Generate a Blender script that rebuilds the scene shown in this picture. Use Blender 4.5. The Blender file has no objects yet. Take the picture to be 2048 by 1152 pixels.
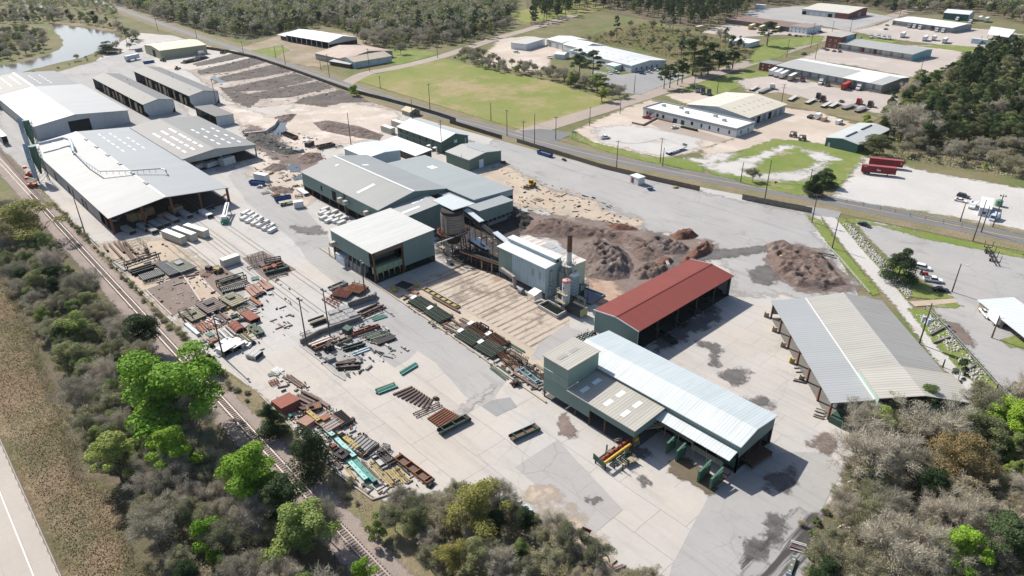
# sawmill seen from the air; world: +X along the railway, +Y along the side street, metres
import bpy,bmesh,math,random
import numpy as np
from mathutils import Vector,noise,geometry
PI=math.pi
rnd=random.Random(11)
SC=bpy.context.scene
COL=SC.collection
FOC=1422.0;CAMH=110.0
TILT=math.radians(28.78);ROLL=math.radians(-.435);YAW=math.radians(47.34)
def _axes():
 fw=np.array([0,math.cos(TILT),-math.sin(TILT)]);rt=np.array([1.0,0,0]);up=np.cross(rt,fw)
 c,s=math.cos(ROLL),math.sin(ROLL)
 rt,up=c*rt+s*up,-s*rt+c*up
 c,s=math.cos(YAW),math.sin(YAW)
 m=np.array([[c,-s,0],[s,c,0],[0,0,1]])
 return m@fw,m@rt,m@up
FW,RT,UP=_axes()
def g(px,py,z=0.0):
 "map coordinates (x, y) at height z of a spot surveyed on the aerial photograph"
 d=FOC*FW+(px-1024)*RT-(py-576)*UP
 t=(z-CAMH)/d[2]
 return(float(d[0]*t),float(d[1]*t))
def G(pts,z=0.0):return[g(p[0],p[1],z)for p in pts]
def link(o,parent=None):
 COL.objects.link(o)
 if parent is not None:o.parent=parent
 return o
def tag(o,label=None,cat=None,group=None,kind=None):
 if label:o['label']=label
 if cat:o['category']=cat
 if group:o['group']=group
 if kind:o['kind']=kind
 return o
def thing(name,label,cat,loc=(0,0,0),rz=0.0,group=None):
 o=bpy.data.objects.new(name,None);o.empty_display_size=.5
 o.location=(loc[0],loc[1],loc[2]if len(loc)>2 else 0);o.rotation_euler=(0,0,rz)
 link(o);return tag(o,label,cat,group)
def dup(root,loc,rz=0.0,label=None,group=None,scale=None):
 def cp(o,par):
  c=o.copy();link(c,par)
  for ch in o.children:cp(ch,c)
  return c
 r=cp(root,None)
 r.location=(loc[0],loc[1],loc[2]if len(loc)>2 else 0);r.rotation_euler=(0,0,rz)
 if scale:r.scale=scale if hasattr(scale,'__len__')else(scale,)*3
 if label:r['label']=label
 if group:r['group']=group
 return r
class MB:
 "collects solids and builds ONE mesh object"
 def __init__(s):s.v=[];s.f=[];s.m=[]
 def add(s,vs,fs,m=0):
  b=len(s.v);s.v+=[tuple(map(float,p))for p in vs]
  s.f+=[tuple(b+i for i in f)for f in fs];s.m+=[m]*len(fs);return s
 def bb(s,x0,x1,y0,y1,z0,z1,m=0):
  return s.add([(x0,y0,z0),(x1,y0,z0),(x1,y1,z0),(x0,y1,z0),(x0,y0,z1),(x1,y0,z1),(x1,y1,z1),(x0,y1,z1)],[(3,2,1,0),(4,5,6,7),(0,1,5,4),(1,2,6,5),(2,3,7,6),(3,0,4,7)],m)
 def box(s,cx,cy,z0,sx,sy,sz,rz=0.0,m=0):
  c,n=math.cos(rz),math.sin(rz);q=[]
  for z in(z0,z0+sz):
   for a,b in((-1,-1),(1,-1),(1,1),(-1,1)):
    x,y=a*sx/2,b*sy/2;q.append((cx+x*c-y*n,cy+x*n+y*c,z))
  return s.add(q,[(3,2,1,0),(4,5,6,7),(0,1,5,4),(1,2,6,5),(2,3,7,6),(3,0,4,7)],m)
 def bar(s,p,q,w=.2,h=None,m=0):
  p=Vector(p);q=Vector(q);h=h or w;d=(q-p)
  if d.length<1e-6:return s
  d.normalize();a=Vector((0,0,1))if abs(d.z)<.95 else Vector((1,0,0))
  u=d.cross(a).normalized();n=u.cross(d).normalized();r=[]
  for e in(p,q):
   for i,j in((-1,-1),(1,-1),(1,1),(-1,1)):r.append(e+u*(i*w/2)+n*(j*h/2))
  return s.add(r,[(3,2,1,0),(4,5,6,7),(0,1,5,4),(1,2,6,5),(2,3,7,6),(3,0,4,7)],m)
 def cyl(s,p,q,r0,r1=None,n=10,m=0,cap=True):
  p=Vector(p);q=Vector(q);r1=r0 if r1 is None else r1;d=(q-p).normalized()
  a=Vector((0,0,1))if abs(d.z)<.95 else Vector((1,0,0));u=d.cross(a).normalized();w=d.cross(u).normalized()
  vs=[]
  for e,r in((p,r0),(q,r1)):
   for k in range(n):
    t=2*PI*k/n;vs.append(e+u*(r*math.cos(t))+w*(r*math.sin(t)))
  fs=[(k,(k+1)%n,n+(k+1)%n,n+k)for k in range(n)]
  if cap:fs+=[tuple(range(n-1,-1,-1)),tuple(range(n,2*n))]
  return s.add(vs,fs,m)
 def tube(s,pts,r,n=8,m=0):
  for a,b in zip(pts[:-1],pts[1:]):s.cyl(a,b,r,r,n,m)
  return s
 def slab(s,q,t=.15,m=0):
  "plate with upper face q (any planar ring), thickness t downwards"
  n=len(q);lo=[(p[0],p[1],p[2]-t)for p in q]
  return s.add(list(q)+lo,[tuple(range(n)),tuple(range(2*n-1,n-1,-1))]+[((k+1)%n,k,n+k,n+(k+1)%n)for k in range(n)],m)
 def prism(s,prof,y0,y1,m=0,ax='y'):
  n=len(prof)
  if ax=='y':a=[(x,y0,z)for x,z in prof];b=[(x,y1,z)for x,z in prof]
  else:a=[(y0,x,z)for x,z in prof];b=[(y1,x,z)for x,z in prof]
  return s.add(a+b,[tuple(range(n)),tuple(range(2*n-1,n-1,-1))]+[((k+1)%n,k,n+k,n+(k+1)%n)for k in range(n)],m)
 def build(s,name,mats,parent=None,loc=None,smooth=False):
  me=bpy.data.meshes.new(name);me.from_pydata(s.v,[],s.f)
  if not isinstance(mats,(list,tuple)):mats=[mats]
  for m in mats:me.materials.append(m)
  if len(mats)>1:me.polygons.foreach_set('material_index',s.m)
  bm=bmesh.new();bm.from_mesh(me);bmesh.ops.recalc_face_normals(bm,faces=bm.faces);bm.to_mesh(me);bm.free()
  if smooth:me.polygons.foreach_set('use_smooth',[True]*len(me.polygons))
  me.update();o=bpy.data.objects.new(name,me)
  if loc:o.location=loc
  return link(o,parent)
def npmesh(name,v,quads,mats,parent=None,midx=None,smooth=False):
 v=np.asarray(v,np.float32);quads=np.asarray(quads,np.int32);k=quads.shape[1]
 me=bpy.data.meshes.new(name);me.vertices.add(len(v));me.vertices.foreach_set('co',v.ravel())
 me.loops.add(quads.size);me.loops.foreach_set('vertex_index',quads.ravel())
 me.polygons.add(len(quads));me.polygons.foreach_set('loop_start',np.arange(0,quads.size,k,dtype=np.int32))
 me.polygons.foreach_set('loop_total',np.full(len(quads),k,np.int32))
 for m in(mats if isinstance(mats,(list,tuple))else[mats]):me.materials.append(m)
 if midx is not None:me.polygons.foreach_set('material_index',np.asarray(midx,np.int32))
 if smooth:me.polygons.foreach_set('use_smooth',np.ones(len(quads),bool))
 me.update(calc_edges=True);me.validate();o=bpy.data.objects.new(name,me)
 return link(o,parent)
class NT:
 def __init__(s,name):
  s.mat=bpy.data.materials.new(name);s.mat.use_nodes=True;s.t=s.mat.node_tree
  s.b=s.t.nodes['Principled BSDF'];s.b.inputs['Specular IOR Level'].default_value=.3
  s._co=None
 def n(s,typ,**kw):
  x=s.t.nodes.new(typ)
  for k,v in kw.items():
   if hasattr(x,k)and k not in x.inputs:setattr(x,k,v)
   else:x.inputs[k].default_value=v
  return x
 def l(s,a,b):s.t.links.new(a,b)
 def co(s):
  if s._co is None:s._co=s.t.nodes.new('ShaderNodeTexCoord').outputs['Object']
  return s._co
 def noise(s,scale,detail=4.0,rough=.6,vec=None,stretch=None,off=(0,0,0),dist=0.0):
  x=s.t.nodes.new('ShaderNodeTexNoise');x.inputs['Scale'].default_value=scale
  x.inputs['Detail'].default_value=detail;x.inputs['Roughness'].default_value=rough;x.inputs['Distortion'].default_value=dist
  mp=s.t.nodes.new('ShaderNodeMapping');s.l(vec or s.co(),mp.inputs['Vector'])
  mp.inputs['Location'].default_value=off
  if stretch:mp.inputs['Scale'].default_value=stretch
  s.l(mp.outputs[0],x.inputs['Vector']);return x.outputs['Fac']
 def ramp(s,fac,a,b,lo=0.0,hi=1.0):
  x=s.t.nodes.new('ShaderNodeMapRange');x.inputs['From Min'].default_value=a;x.inputs['From Max'].default_value=b
  x.inputs['To Min'].default_value=lo;x.inputs['To Max'].default_value=hi
  s.l(fac,x.inputs['Value']);return x.outputs[0]
 def mix(s,fac,a,b,mode='MIX'):
  x=s.t.nodes.new('ShaderNodeMix');x.data_type='RGBA';x.blend_type=mode
  for v,i in((fac,x.inputs[0]),(a,x.inputs[6]),(b,x.inputs[7])):
   if hasattr(v,'default_value')or hasattr(v,'links'):s.l(v,i)
   elif isinstance(v,(int,float)):i.default_value=v
   else:i.default_value=(*v[:3],1)
  return x.outputs[2]
 def math(s,op,a,b=0.0):
  x=s.t.nodes.new('ShaderNodeMath');x.operation=op
  for v,i in((a,x.inputs[0]),(b,x.inputs[1])):
   if isinstance(v,(int,float)):i.default_value=v
   else:s.l(v,i)
  return x.outputs[0]
 def col(s,c):
  if hasattr(c,'links'):s.l(c,s.b.inputs['Base Color'])
  else:s.b.inputs['Base Color'].default_value=(*c[:3],1)
 def bump(s,h,strength=.3,dist=.1):
  x=s.t.nodes.new('ShaderNodeBump');x.inputs['Strength'].default_value=strength;x.inputs['Distance'].default_value=dist
  s.l(h,x.inputs['Height']);s.l(x.outputs[0],s.b.inputs['Normal'])
 def stripe(s,axis,period,duty=.25,soft=.08):
  "0..1 mask of lines across an axis of the object"
  sep=s.t.nodes.new('ShaderNodeSeparateXYZ');s.l(s.co(),sep.inputs[0])
  f=s.math('FRACT',s.math('DIVIDE',sep.outputs['XYZ'.index(axis)],period))
  f=s.math('ABSOLUTE',s.math('SUBTRACT',f,.5))
  return s.ramp(f,duty/2+soft,duty/2,0,1)
 def cell(s,axis,period):
  sep=s.t.nodes.new('ShaderNodeSeparateXYZ');s.l(s.co(),sep.inputs[0])
  f=s.math('FLOOR',s.math('DIVIDE',sep.outputs['XYZ'.index(axis)],period))
  w=s.t.nodes.new('ShaderNodeTexWhiteNoise');w.noise_dimensions='1D';s.l(f,w.inputs['W']);return w.outputs['Value']
def sc(c,k):return tuple(max(0,min(1,x*k))for x in c[:3])
_mats={}
def paint(c,rough=.55,var=.12,scale=.6,dirt=.0,dirtcol=(.12,.09,.07),metal=0.0,name='paint'):
 key=('p',tuple(c),rough,var,scale,dirt,dirtcol,metal,name)
 if key in _mats:return _mats[key]
 t=NT(name);n1=t.noise(scale,5);a=t.mix(n1,sc(c,1-var*1.6),sc(c,1+var*1.2))
 if dirt>0:a=t.mix(t.math('MULTIPLY',t.ramp(t.noise(scale*1.7,6,.7,off=(3,9,1)),.48,.72),dirt),a,dirtcol)
 t.col(a);t.b.inputs['Roughness'].default_value=rough;t.b.inputs['Metallic'].default_value=metal
 _mats[key]=t.mat;return t.mat
def cladding(c,axis='X',period=.9,amt=.10,var=.08,dirt=.15,rough=.58,patch=0.0,patchcol=None,streak=0.0,streakcol=(.2,.1,.06),panel=12.0,name='metal_cladding',metal=.0):
 "ribbed sheet metal: ribs across one axis, sheets of slightly different age, streaks and dirt"
 key=('c',tuple(c),axis,period,amt,var,dirt,rough,patch,patchcol,streak,streakcol,panel,name)
 if key in _mats:return _mats[key]
 t=NT(name);n1=t.noise(.12,5);a=t.mix(n1,sc(c,1-var),sc(c,1+var))
 a=t.mix(t.math('MULTIPLY',t.cell(axis,period*4),.10),a,sc(c,.55))
 if panel:a=t.mix(t.math('MULTIPLY',t.math('GREATER_THAN',t.cell(axis,panel),.62),.16),a,sc(c,.6)if not patchcol else patchcol)
 st=(6,.25,1)if axis=='X' else(.25,6,1)
 if axis=='Z':st=(1,1,6)
 if dirt:a=t.mix(t.math('MULTIPLY',t.ramp(t.noise(.25,6,.7,stretch=st,off=(5,2,7)),.45,.8),dirt),a,(.16,.15,.14))
 if streak:a=t.mix(t.math('MULTIPLY',t.ramp(t.noise(.18,6,.7,stretch=st,off=(1,8,4)),.5,.68),streak),a,streakcol)
 rib=t.stripe(axis,period,.22,.12);a=t.mix(t.math('MULTIPLY',rib,amt),a,sc(c,.35));t.col(a)
 t.bump(rib,.25,.05);t.b.inputs['Specular IOR Level'].default_value=.16;t.b.inputs['Roughness'].default_value=rough;t.b.inputs['Metallic'].default_value=metal
 _mats[key]=t.mat;return t.mat
BLACK=paint((.012,.012,.013),.9,.1,name='flat_black')  # flat black; doorway and opening panels paint the unlit interior with it
GLASS=paint((.03,.04,.05),.12,.05,name='window_glass')
RUST=paint((.16,.065,.035),.85,.35,1.2,.4,(.06,.03,.02),name='rusty_steel')
DKSTEEL=paint((.045,.042,.042),.7,.3,1.5,.3,(.10,.06,.04),name='dark_steel')
GREYSTEEL=paint((.22,.225,.23),.55,.2,1.2,.25,name='grey_steel')
WOODPOLE=paint((.12,.095,.075),.9,.25,1.0,name='pole_wood')
CONC=paint((.40,.37,.34),.9,.12,.5,.25,name='concrete')
RUBBER=paint((.02,.02,.021),.85,.1,name='rubber')
GALV=paint((.45,.47,.49),.4,.12,.8,.1,name='galvanised')
cam=bpy.data.cameras.new('camera');cam.sensor_width=36;cam.lens=FOC/2048*36;cam.clip_start=1;cam.clip_end=9000
co=bpy.data.objects.new('camera',cam);link(co)
from mathutils import Matrix
co.matrix_world=Matrix(((RT[0],UP[0],-FW[0],0),(RT[1],UP[1],-FW[1],0),(RT[2],UP[2],-FW[2],CAMH),(0,0,0,1)))
SC.camera=co
SUN_EL=math.radians(42);SUN_AZ=math.radians(181)
w=bpy.data.worlds.new('World');SC.world=w;w.use_nodes=True
sky=w.node_tree.nodes.new('ShaderNodeTexSky');sky.sky_type='NISHITA';sky.sun_disc=False
sky.sun_elevation=SUN_EL;sky.sun_rotation=PI/2-SUN_AZ
sky.air_density=1.0;sky.dust_density=1.2
bg=w.node_tree.nodes['Background'];bg.inputs['Strength'].default_value=.085
w.node_tree.links.new(sky.outputs[0],bg.inputs['Color'])
sl=bpy.data.lights.new('sun','SUN');sl.energy=4.2;sl.angle=math.radians(.53);sl.color=(1,.955,.88)
so=bpy.data.objects.new('sun',sl);link(so);so.location=(-300,100,300)
sd=Vector((math.cos(SUN_EL)*math.cos(SUN_AZ),math.cos(SUN_EL)*math.sin(SUN_AZ),math.sin(SUN_EL)))
so.rotation_euler=sd.to_track_quat('Z','Y').to_euler()
SC.view_settings.view_transform='Standard';SC.view_settings.look='None';SC.view_settings.gamma=1
SC.view_settings.exposure=.77
try:SC.cycles.use_denoising=True
except Exception:pass
SC.cycles.max_bounces=5;SC.cycles.diffuse_bounces=3;SC.cycles.glossy_bounces=2;SC.cycles.transparent_max_bounces=20
def concrete_mat(name,base,slab=(9,6),tan=.0,stain=.3,joint=.45,patch=.5,tancol=(.45,.35,.25),crack=.35,wet=.0,rot=0.0,rough=.9):
 t=NT(name);co=t.co()
 mp=t.t.nodes.new('ShaderNodeMapping');t.l(co,mp.inputs[0]);mp.inputs['Rotation'].default_value=(0,0,rot)
 wob=t.t.nodes.new('ShaderNodeTexNoise');wob.inputs['Scale'].default_value=.15;t.l(co,wob.inputs['Vector'])
 wv=t.n('ShaderNodeMixRGB');wv.blend_type='LINEAR_LIGHT';wv.inputs[0].default_value=.35;t.l(mp.outputs[0],wv.inputs[1]);t.l(wob.outputs['Color'],wv.inputs[2])
 br=t.t.nodes.new('ShaderNodeTexBrick');t.l(wv.outputs[0],br.inputs['Vector'])
 br.inputs['Scale'].default_value=1;br.inputs['Brick Width'].default_value=slab[0];br.inputs['Row Height'].default_value=slab[1]
 br.inputs['Mortar Size'].default_value=.07;br.inputs['Mortar Smooth'].default_value=.6;br.offset=.37;br.squash=1.4;br.squash_frequency=3
 br.inputs['Color1'].default_value=(0,0,0,1);br.inputs['Color2'].default_value=(1,1,1,1);br.inputs['Mortar'].default_value=(.5,.5,.5,1)
 a=t.mix(t.math('MULTIPLY',br.outputs['Color'],patch*.32),sc(base,1.05),sc(base,.72))
 if tan:a=t.mix(t.math('MULTIPLY',t.ramp(t.noise(.022,6,.65,off=(7,3,0)),.42,.66),tan),a,tancol)
 a=t.mix(t.ramp(t.noise(.055,7,.62,off=(1,5,2)),.3,.75,0,.34),a,sc(base,.55))
 a=t.mix(t.ramp(t.noise(.9,6,.7),.3,.8,0,.18),a,sc(base,.5))
 if stain:a=t.mix(t.math('MULTIPLY',t.ramp(t.noise(.045,7,.68,off=(30,12,4),dist=.8),.58,.74),stain),a,sc(base,.38))
 if stain:a=t.mix(t.math('MULTIPLY',t.ramp(t.noise(.21,6,.7,off=(9,40,4),stretch=(.45,1,1)),.62,.74),stain*.7),a,sc(base,.32))
 if stain:a=t.mix(t.math('MULTIPLY',t.ramp(t.noise(.32,6,.7,off=(2,70,4),stretch=(.10,1,1),dist=.5),.52,.74),stain*.7),a,sc(base,.45))
 a=t.mix(t.math('MULTIPLY',br.outputs['Fac'],joint),a,sc(base,.3))
 if crack:
  v=t.t.nodes.new('ShaderNodeTexVoronoi');v.feature='DISTANCE_TO_EDGE';v.inputs['Scale'].default_value=.085
  w2=t.n('ShaderNodeMixRGB');w2.blend_type='LINEAR_LIGHT';w2.inputs[0].default_value=2.2
  nz=t.t.nodes.new('ShaderNodeTexNoise');nz.inputs['Scale'].default_value=.25;nz.inputs['Detail'].default_value=5;t.l(co,nz.inputs['Vector'])
  t.l(co,w2.inputs[1]);t.l(nz.outputs['Color'],w2.inputs[2]);t.l(w2.outputs[0],v.inputs['Vector'])
  ck=t.math('MULTIPLY',t.ramp(v.outputs['Distance'],.012,.003,0,1),t.ramp(t.noise(.03,3,off=(50,1,1)),.45,.6))
  a=t.mix(t.math('MULTIPLY',ck,crack),a,sc(base,.25))
 t.col(a);t.b.inputs['Roughness'].default_value=rough;t.bump(t.noise(2.5,5),.12,.05)
 return t.mat
def soil_mat(name,c1,c2,scale=.08,c3=None,c3lo=.6,c3hi=.7,fine=.6,finec=.45,rough=.95,bumpd=.3,stretch=None,contrast=(.38,.62)):
 "two (three) tones of loose ground blended in irregular patches, with fine grain"
 t=NT(name)
 a=t.mix(t.ramp(t.noise(scale,8,.68,stretch=stretch),*contrast),c1,c2)
 if c3:a=t.mix(t.ramp(t.noise(scale*1.6,8,.7,off=(17,4,8),stretch=stretch),c3lo,c3hi),a,c3)
 a=t.mix(t.math('MULTIPLY',t.ramp(t.noise(fine,7,.75,off=(2,2,2)),.35,.75),finec),a,sc(c1,.45))
 t.col(a);t.b.inputs['Roughness'].default_value=rough;t.b.inputs['Specular IOR Level'].default_value=.1
 t.bump(t.noise(fine*1.5,6,.7),.6,bumpd);return t.mat
GRASS=(.105,.135,.030);GRASSB=(.16,.19,.035);DRY=(.23,.17,.095);TAN=(.50,.40,.29)
m_base=soil_mat('rough_grassland',(.14,.14,.065),(.22,.18,.11),.03,(.12,.155,.05),.5,.62)
m_field=soil_mat('field_grass',(.185,.215,.060),(.255,.24,.095),.016,(.34,.26,.155),.48,.62,fine=.5,finec=.42,contrast=(.42,.62))
m_lawn=soil_mat('lawn_grass',(.145,.20,.045),(.205,.225,.075),.06,(.32,.27,.17),.55,.68,fine=.7,finec=.4)
m_meadow=soil_mat('dry_meadow',(.27,.195,.125),(.17,.16,.085),.028,(.32,.25,.165),.5,.62,fine=.55,finec=.75,bumpd=1.2,contrast=(.45,.56))
m_verge=soil_mat('weedy_verge',(.27,.215,.145),(.19,.18,.09),.09,(.20,.23,.08),.6,.68,fine=.9,finec=.6,bumpd=.6)
m_under=soil_mat('leaf_litter',(.17,.135,.095),(.125,.12,.065),.09,(.24,.185,.13),.55,.65,fine=.9,finec=.6,bumpd=.7)
m_ballast=soil_mat('track_ballast',(.35,.285,.25),(.275,.23,.20),.12,(.41,.34,.30),.6,.7,fine=2.5,finec=.6)
m_yard=concrete_mat('old_yard_concrete',(.43,.41,.39),(11,7),.5,.5,.5,.5,(.485,.405,.32),.18)
m_yardlow=concrete_mat('pale_yard_concrete',(.445,.42,.392),(17,8.5),.38,.42,.75,.6,(.52,.41,.30),.15)
m_asph=concrete_mat('worn_pale_asphalt',(.335,.325,.315),(40,13),.2,.6,.25,.35,(.42,.37,.30),.22)
m_asphd=concrete_mat('grey_asphalt',(.27,.265,.262),(60,15),.0,.4,.15,.3,crack=.3)
m_road=concrete_mat('road_asphalt',(.165,.163,.165),(30,30),.0,.18,.1,.3,crack=.15)
m_street=concrete_mat('side_street_asphalt',(.33,.275,.235),(22,30),.25,.25,.3,.4,(.40,.30,.23),crack=.4)
m_gravel=soil_mat('white_gravel',(.50,.475,.45),(.43,.41,.385),.03,(.38,.33,.28),.6,.75,fine=.9,finec=.16)
m_gravtan=soil_mat('tan_gravel',(.50,.42,.35),(.42,.35,.29),.03,(.55,.49,.43),.5,.68,fine=.9,finec=.18)
m_lot=soil_mat('pink_gravel',(.44,.38,.34),(.38,.335,.305),.025,(.50,.46,.42),.55,.7,fine=.9,finec=.2)
m_sand=soil_mat('pale_sand',(.53,.45,.385),(.42,.35,.295),.05,(.58,.53,.48),.5,.62,fine=.5,finec=.35)
m_tan=soil_mat('tan_dirt',(.48,.40,.315),(.42,.335,.255),.06,(.36,.31,.265),.52,.66,fine=.5,finec=.4)
m_mulch=soil_mat('dark_wood_mulch',(.105,.09,.082),(.16,.138,.125),.09,(.24,.21,.19),.6,.7,fine=.45,finec=.6,bumpd=.5)
m_mulchwet=soil_mat('trampled_bark',(.165,.128,.112),(.235,.185,.165),.06,(.36,.30,.26),.58,.72,fine=.5,finec=.45)
m_mauve=concrete_mat('stained_dark_slab',(.19,.15,.135),(8,8),.4,.5,.5,.6,(.28,.19,.12))
m_wet=paint((.10,.095,.09),.55,.3,.3,name='damp_stain')
m_oil=paint((.125,.115,.11),.8,.45,.3,.4,(.07,.065,.06),name='old_stain')
m_grey2=concrete_mat('grey_slab',(.36,.34,.325),(24,12),.1,.25,.4,.5,crack=.3)
m_hw=concrete_mat('highway_concrete',(.42,.375,.33),(200,4.2),.2,.1,.2,.4,(.48,.42,.36),.1)
m_white=paint((.72,.70,.66),.7,.1,2,name='white_road_paint')
m_yellow=paint((.55,.36,.10),.7,.2,1,name='yellow_road_paint')
def streak_field():
 t=NT('striped_lumber_apron');base=(.46,.385,.315);a=t.mix(t.noise(.08,6),sc(base,1.06),sc(base,.82))
 s=t.stripe('X',2.35,.30,.05);n=t.ramp(t.noise(.35,6,.72,stretch=(1,.12,1)),.36,.56)
 a=t.mix(t.math('MULTIPLY',t.math('MULTIPLY',s,n),.85),a,(.10,.075,.055))
 a=t.mix(t.ramp(t.noise(.12,7,.7,off=(4,4,4)),.53,.64,0,.85),a,(.15,.115,.095));a=t.mix(t.ramp(t.noise(.07,5,.6,off=(14,4,4)),.6,.7,0,.7),a,(.24,.12,.06));a=t.mix(t.ramp(t.noise(.9,6,.7),.4,.75,0,.4),a,(.2,.16,.13))
 t.col(a);t.b.inputs['Roughness'].default_value=.9;return t.mat
m_streak=streak_field()
def tyre_smear():
 t=NT('smeared_asphalt');base=(.30,.285,.275);a=t.mix(t.noise(.08,6),sc(base,1.1),sc(base,.8))
 n=t.ramp(t.noise(.22,6,.7,stretch=(2.2,.14,1),dist=.4),.46,.56);a=t.mix(t.math('MULTIPLY',n,.95),a,(.04,.037,.035))
 t.col(a);t.b.inputs['Roughness'].default_value=.8;return t.mat
m_smear=tyre_smear()
def water_mat(name,c,rough=.06):
 t=NT(name);t.col(c);t.b.inputs['Roughness'].default_value=rough;t.b.inputs['Specular IOR Level'].default_value=.5
 t.bump(t.noise(.35,3),.04,.2);return t.mat
m_pond=water_mat('muddy_water',(.13,.115,.10),.1);m_puddle=water_mat('shallow_water',(.05,.06,.065),.04)
LV=.018
_zc=[0]
_soft={}
def softened(mat,amp):
 "copy of a ground material that thins out into what lies below along a ragged border"
 key=(mat.name,round(amp,2))
 if key in _soft:return _soft[key]
 m=mat.copy();m.name=mat.name;t=m.node_tree;N=t.nodes;Ls=t.links
 out=[n for n in N if n.type=='OUTPUT_MATERIAL'][0];pb=[n for n in N if n.type=='BSDF_PRINCIPLED'][0]
 at=N.new('ShaderNodeAttribute');at.attribute_name='inset';tc=N.new('ShaderNodeTexCoord')
 nz=N.new('ShaderNodeTexNoise');nz.inputs['Scale'].default_value=.55/amp;nz.inputs['Detail'].default_value=7;nz.inputs['Roughness'].default_value=.68
 Ls.new(tc.outputs['Object'],nz.inputs['Vector'])
 def mth(op,a,b):
  x=N.new('ShaderNodeMath');x.operation=op
  for v,i in((a,x.inputs[0]),(b,x.inputs[1])):
   if isinstance(v,(int,float)):i.default_value=v
   else:Ls.new(v,i)
  return x.outputs[0]
 f=mth('ADD',mth('DIVIDE',at.outputs['Fac'],amp),mth('MULTIPLY',mth('SUBTRACT',nz.outputs['Fac'],.5),5.2))
 mr=N.new('ShaderNodeMapRange');mr.inputs['From Min'].default_value=-.45;mr.inputs['From Max'].default_value=.5;Ls.new(f,mr.inputs['Value'])
 tr=N.new('ShaderNodeBsdfTransparent');mx=N.new('ShaderNodeMixShader');Ls.new(mr.outputs[0],mx.inputs[0]);Ls.new(tr.outputs[0],mx.inputs[1]);Ls.new(pb.outputs[0],mx.inputs[2])
 Ls.new(mx.outputs[0],out.inputs['Surface']);_soft[key]=m;return m
def sdist(P,X,Y):
 "signed distance of points to a polygon, inside positive"
 d=np.full(X.shape,1e9);ins=np.zeros(X.shape,bool);n=len(P)
 for i in range(n):
  ax,ay=P[i];bx,by=P[(i+1)%n];ex,ey=bx-ax,by-ay;L=ex*ex+ey*ey+1e-12
  t=np.clip(((X-ax)*ex+(Y-ay)*ey)/L,0,1);d=np.minimum(d,np.hypot(X-ax-t*ex,Y-ay-t*ey))
  c=((ay>Y)!=(by>Y))&(X<(bx-ax)*(Y-ay)/((by-ay)if abs(by-ay)>1e-9 else 1e-9)+ax);ins^=c
 return np.where(ins,d,-d)
def soft_sheet(name,P,z,mat,amp,kind):
 A=np.array(P);lo=A.min(0)-1.6*amp;hi=A.max(0)+1.6*amp;n=(hi-lo);c=max(amp*.45,math.sqrt(n[0]*n[1]/9000))
 nx,ny=int(n[0]/c)+2,int(n[1]/c)+2;xs=np.linspace(lo[0],hi[0],nx);ys=np.linspace(lo[1],hi[1],ny)
 X,Y=np.meshgrid(xs,ys,indexing='ij');D=sdist(P,X,Y);ids=np.arange(nx*ny).reshape(nx,ny)
 q=np.stack([ids[:-1,:-1],ids[1:,:-1],ids[1:,1:],ids[:-1,1:]],-1).reshape(-1,4)
 keep=D.ravel()[q].max(1)>-1.5*amp;q=q[keep]
 v=np.stack([X.ravel(),Y.ravel(),np.full(X.size,z)],1);used,inv=np.unique(q.ravel(),return_inverse=True)
 o=npmesh(name,v[used],inv.reshape(-1,4),softened(mat,amp))
 a=o.data.attributes.new('inset','FLOAT','POINT');a.data.foreach_set('value',D.ravel()[used].astype(np.float32))
 return tag(o,kind=kind)
SOFT={}
def sheet(name,pts,lvl,mat,jit=.5,step=4.0,px=True,kind='structure',label=None,cat=None,z=None):
 P=G(pts)if px else list(pts);out=[];n=len(P);_zc[0]+=1;z=lvl*LV+_zc[0]*.0004 if z is None else z
 sf=SOFT.get(name)
 if sf:return soft_sheet(name,P,z,mat,sf(jit)if callable(sf)else sf,kind)
 r=random.Random(len(P)*7+int(abs(P[0][0])*3))
 for i in range(n):
  a=Vector(P[i]);b=Vector(P[(i+1)%n]);L=(b-a).length;k=max(1,min(60,int(L/step)))
  nn=Vector((-(b-a).y,(b-a).x)).normalized()if L>1e-6 else Vector((0,0))
  for j in range(k):
   p=a+(b-a)*(j/k)
   if jit:p=p+nn*(jit*(noise.noise(Vector((p.x*.11,p.y*.11,lvl)))*1.6+r.uniform(-.5,.5)*.8+noise.noise(Vector((p.x*.5,p.y*.5,3)))))
   out.append((p.x,p.y))
 tri=geometry.tessellate_polygon([[Vector((x,y,0))for x,y in out]])
 me=bpy.data.meshes.new(name);me.from_pydata([(x,y,z)for x,y in out],[],[tuple(t)for t in tri])
 me.materials.append(mat)
 bm=bmesh.new();bm.from_mesh(me)
 for f in bm.faces:
  if f.normal.z<0:f.normal_flip()
 bm.to_mesh(me);bm.free()
 return tag(link(bpy.data.objects.new(name,me)),label,cat,None,kind)
for k_,v_ in dict(meadow=3,woodland_floor=3,railway_verge=.8,ballast=.9,thicket_floor=1.6,tan_dirt=4,pale_sand=4,tyre_smears=1.5,pale_asphalt=3.5,pale_concrete_apron=2.5,stain=lambda j:max(.9,j*2.4),bark_litter=3.2,log_yard=3,bark_band=1.9,grass_field=1.2,lawn=lambda j:2*j+.4,gravel_lot=lambda j:3*j+.5,gravel_track=3.5,truck_lot=3,grass_strip=1.2,scrub_ground=4,car_park=1.5,earth_lot=5,lane=.8,grass_bank=.8,lot=1.0,reed_bank=4,paved_apron=2).items():SOFT[k_]=v_
def rect(name,x0,x1,y0,y1,lvl,mat,jit=.0,step=6.0):
 return sheet(name,[(x0,y0),(x1,y0),(x1,y1),(x0,y1)],lvl,mat,jit,step,px=False)
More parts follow.
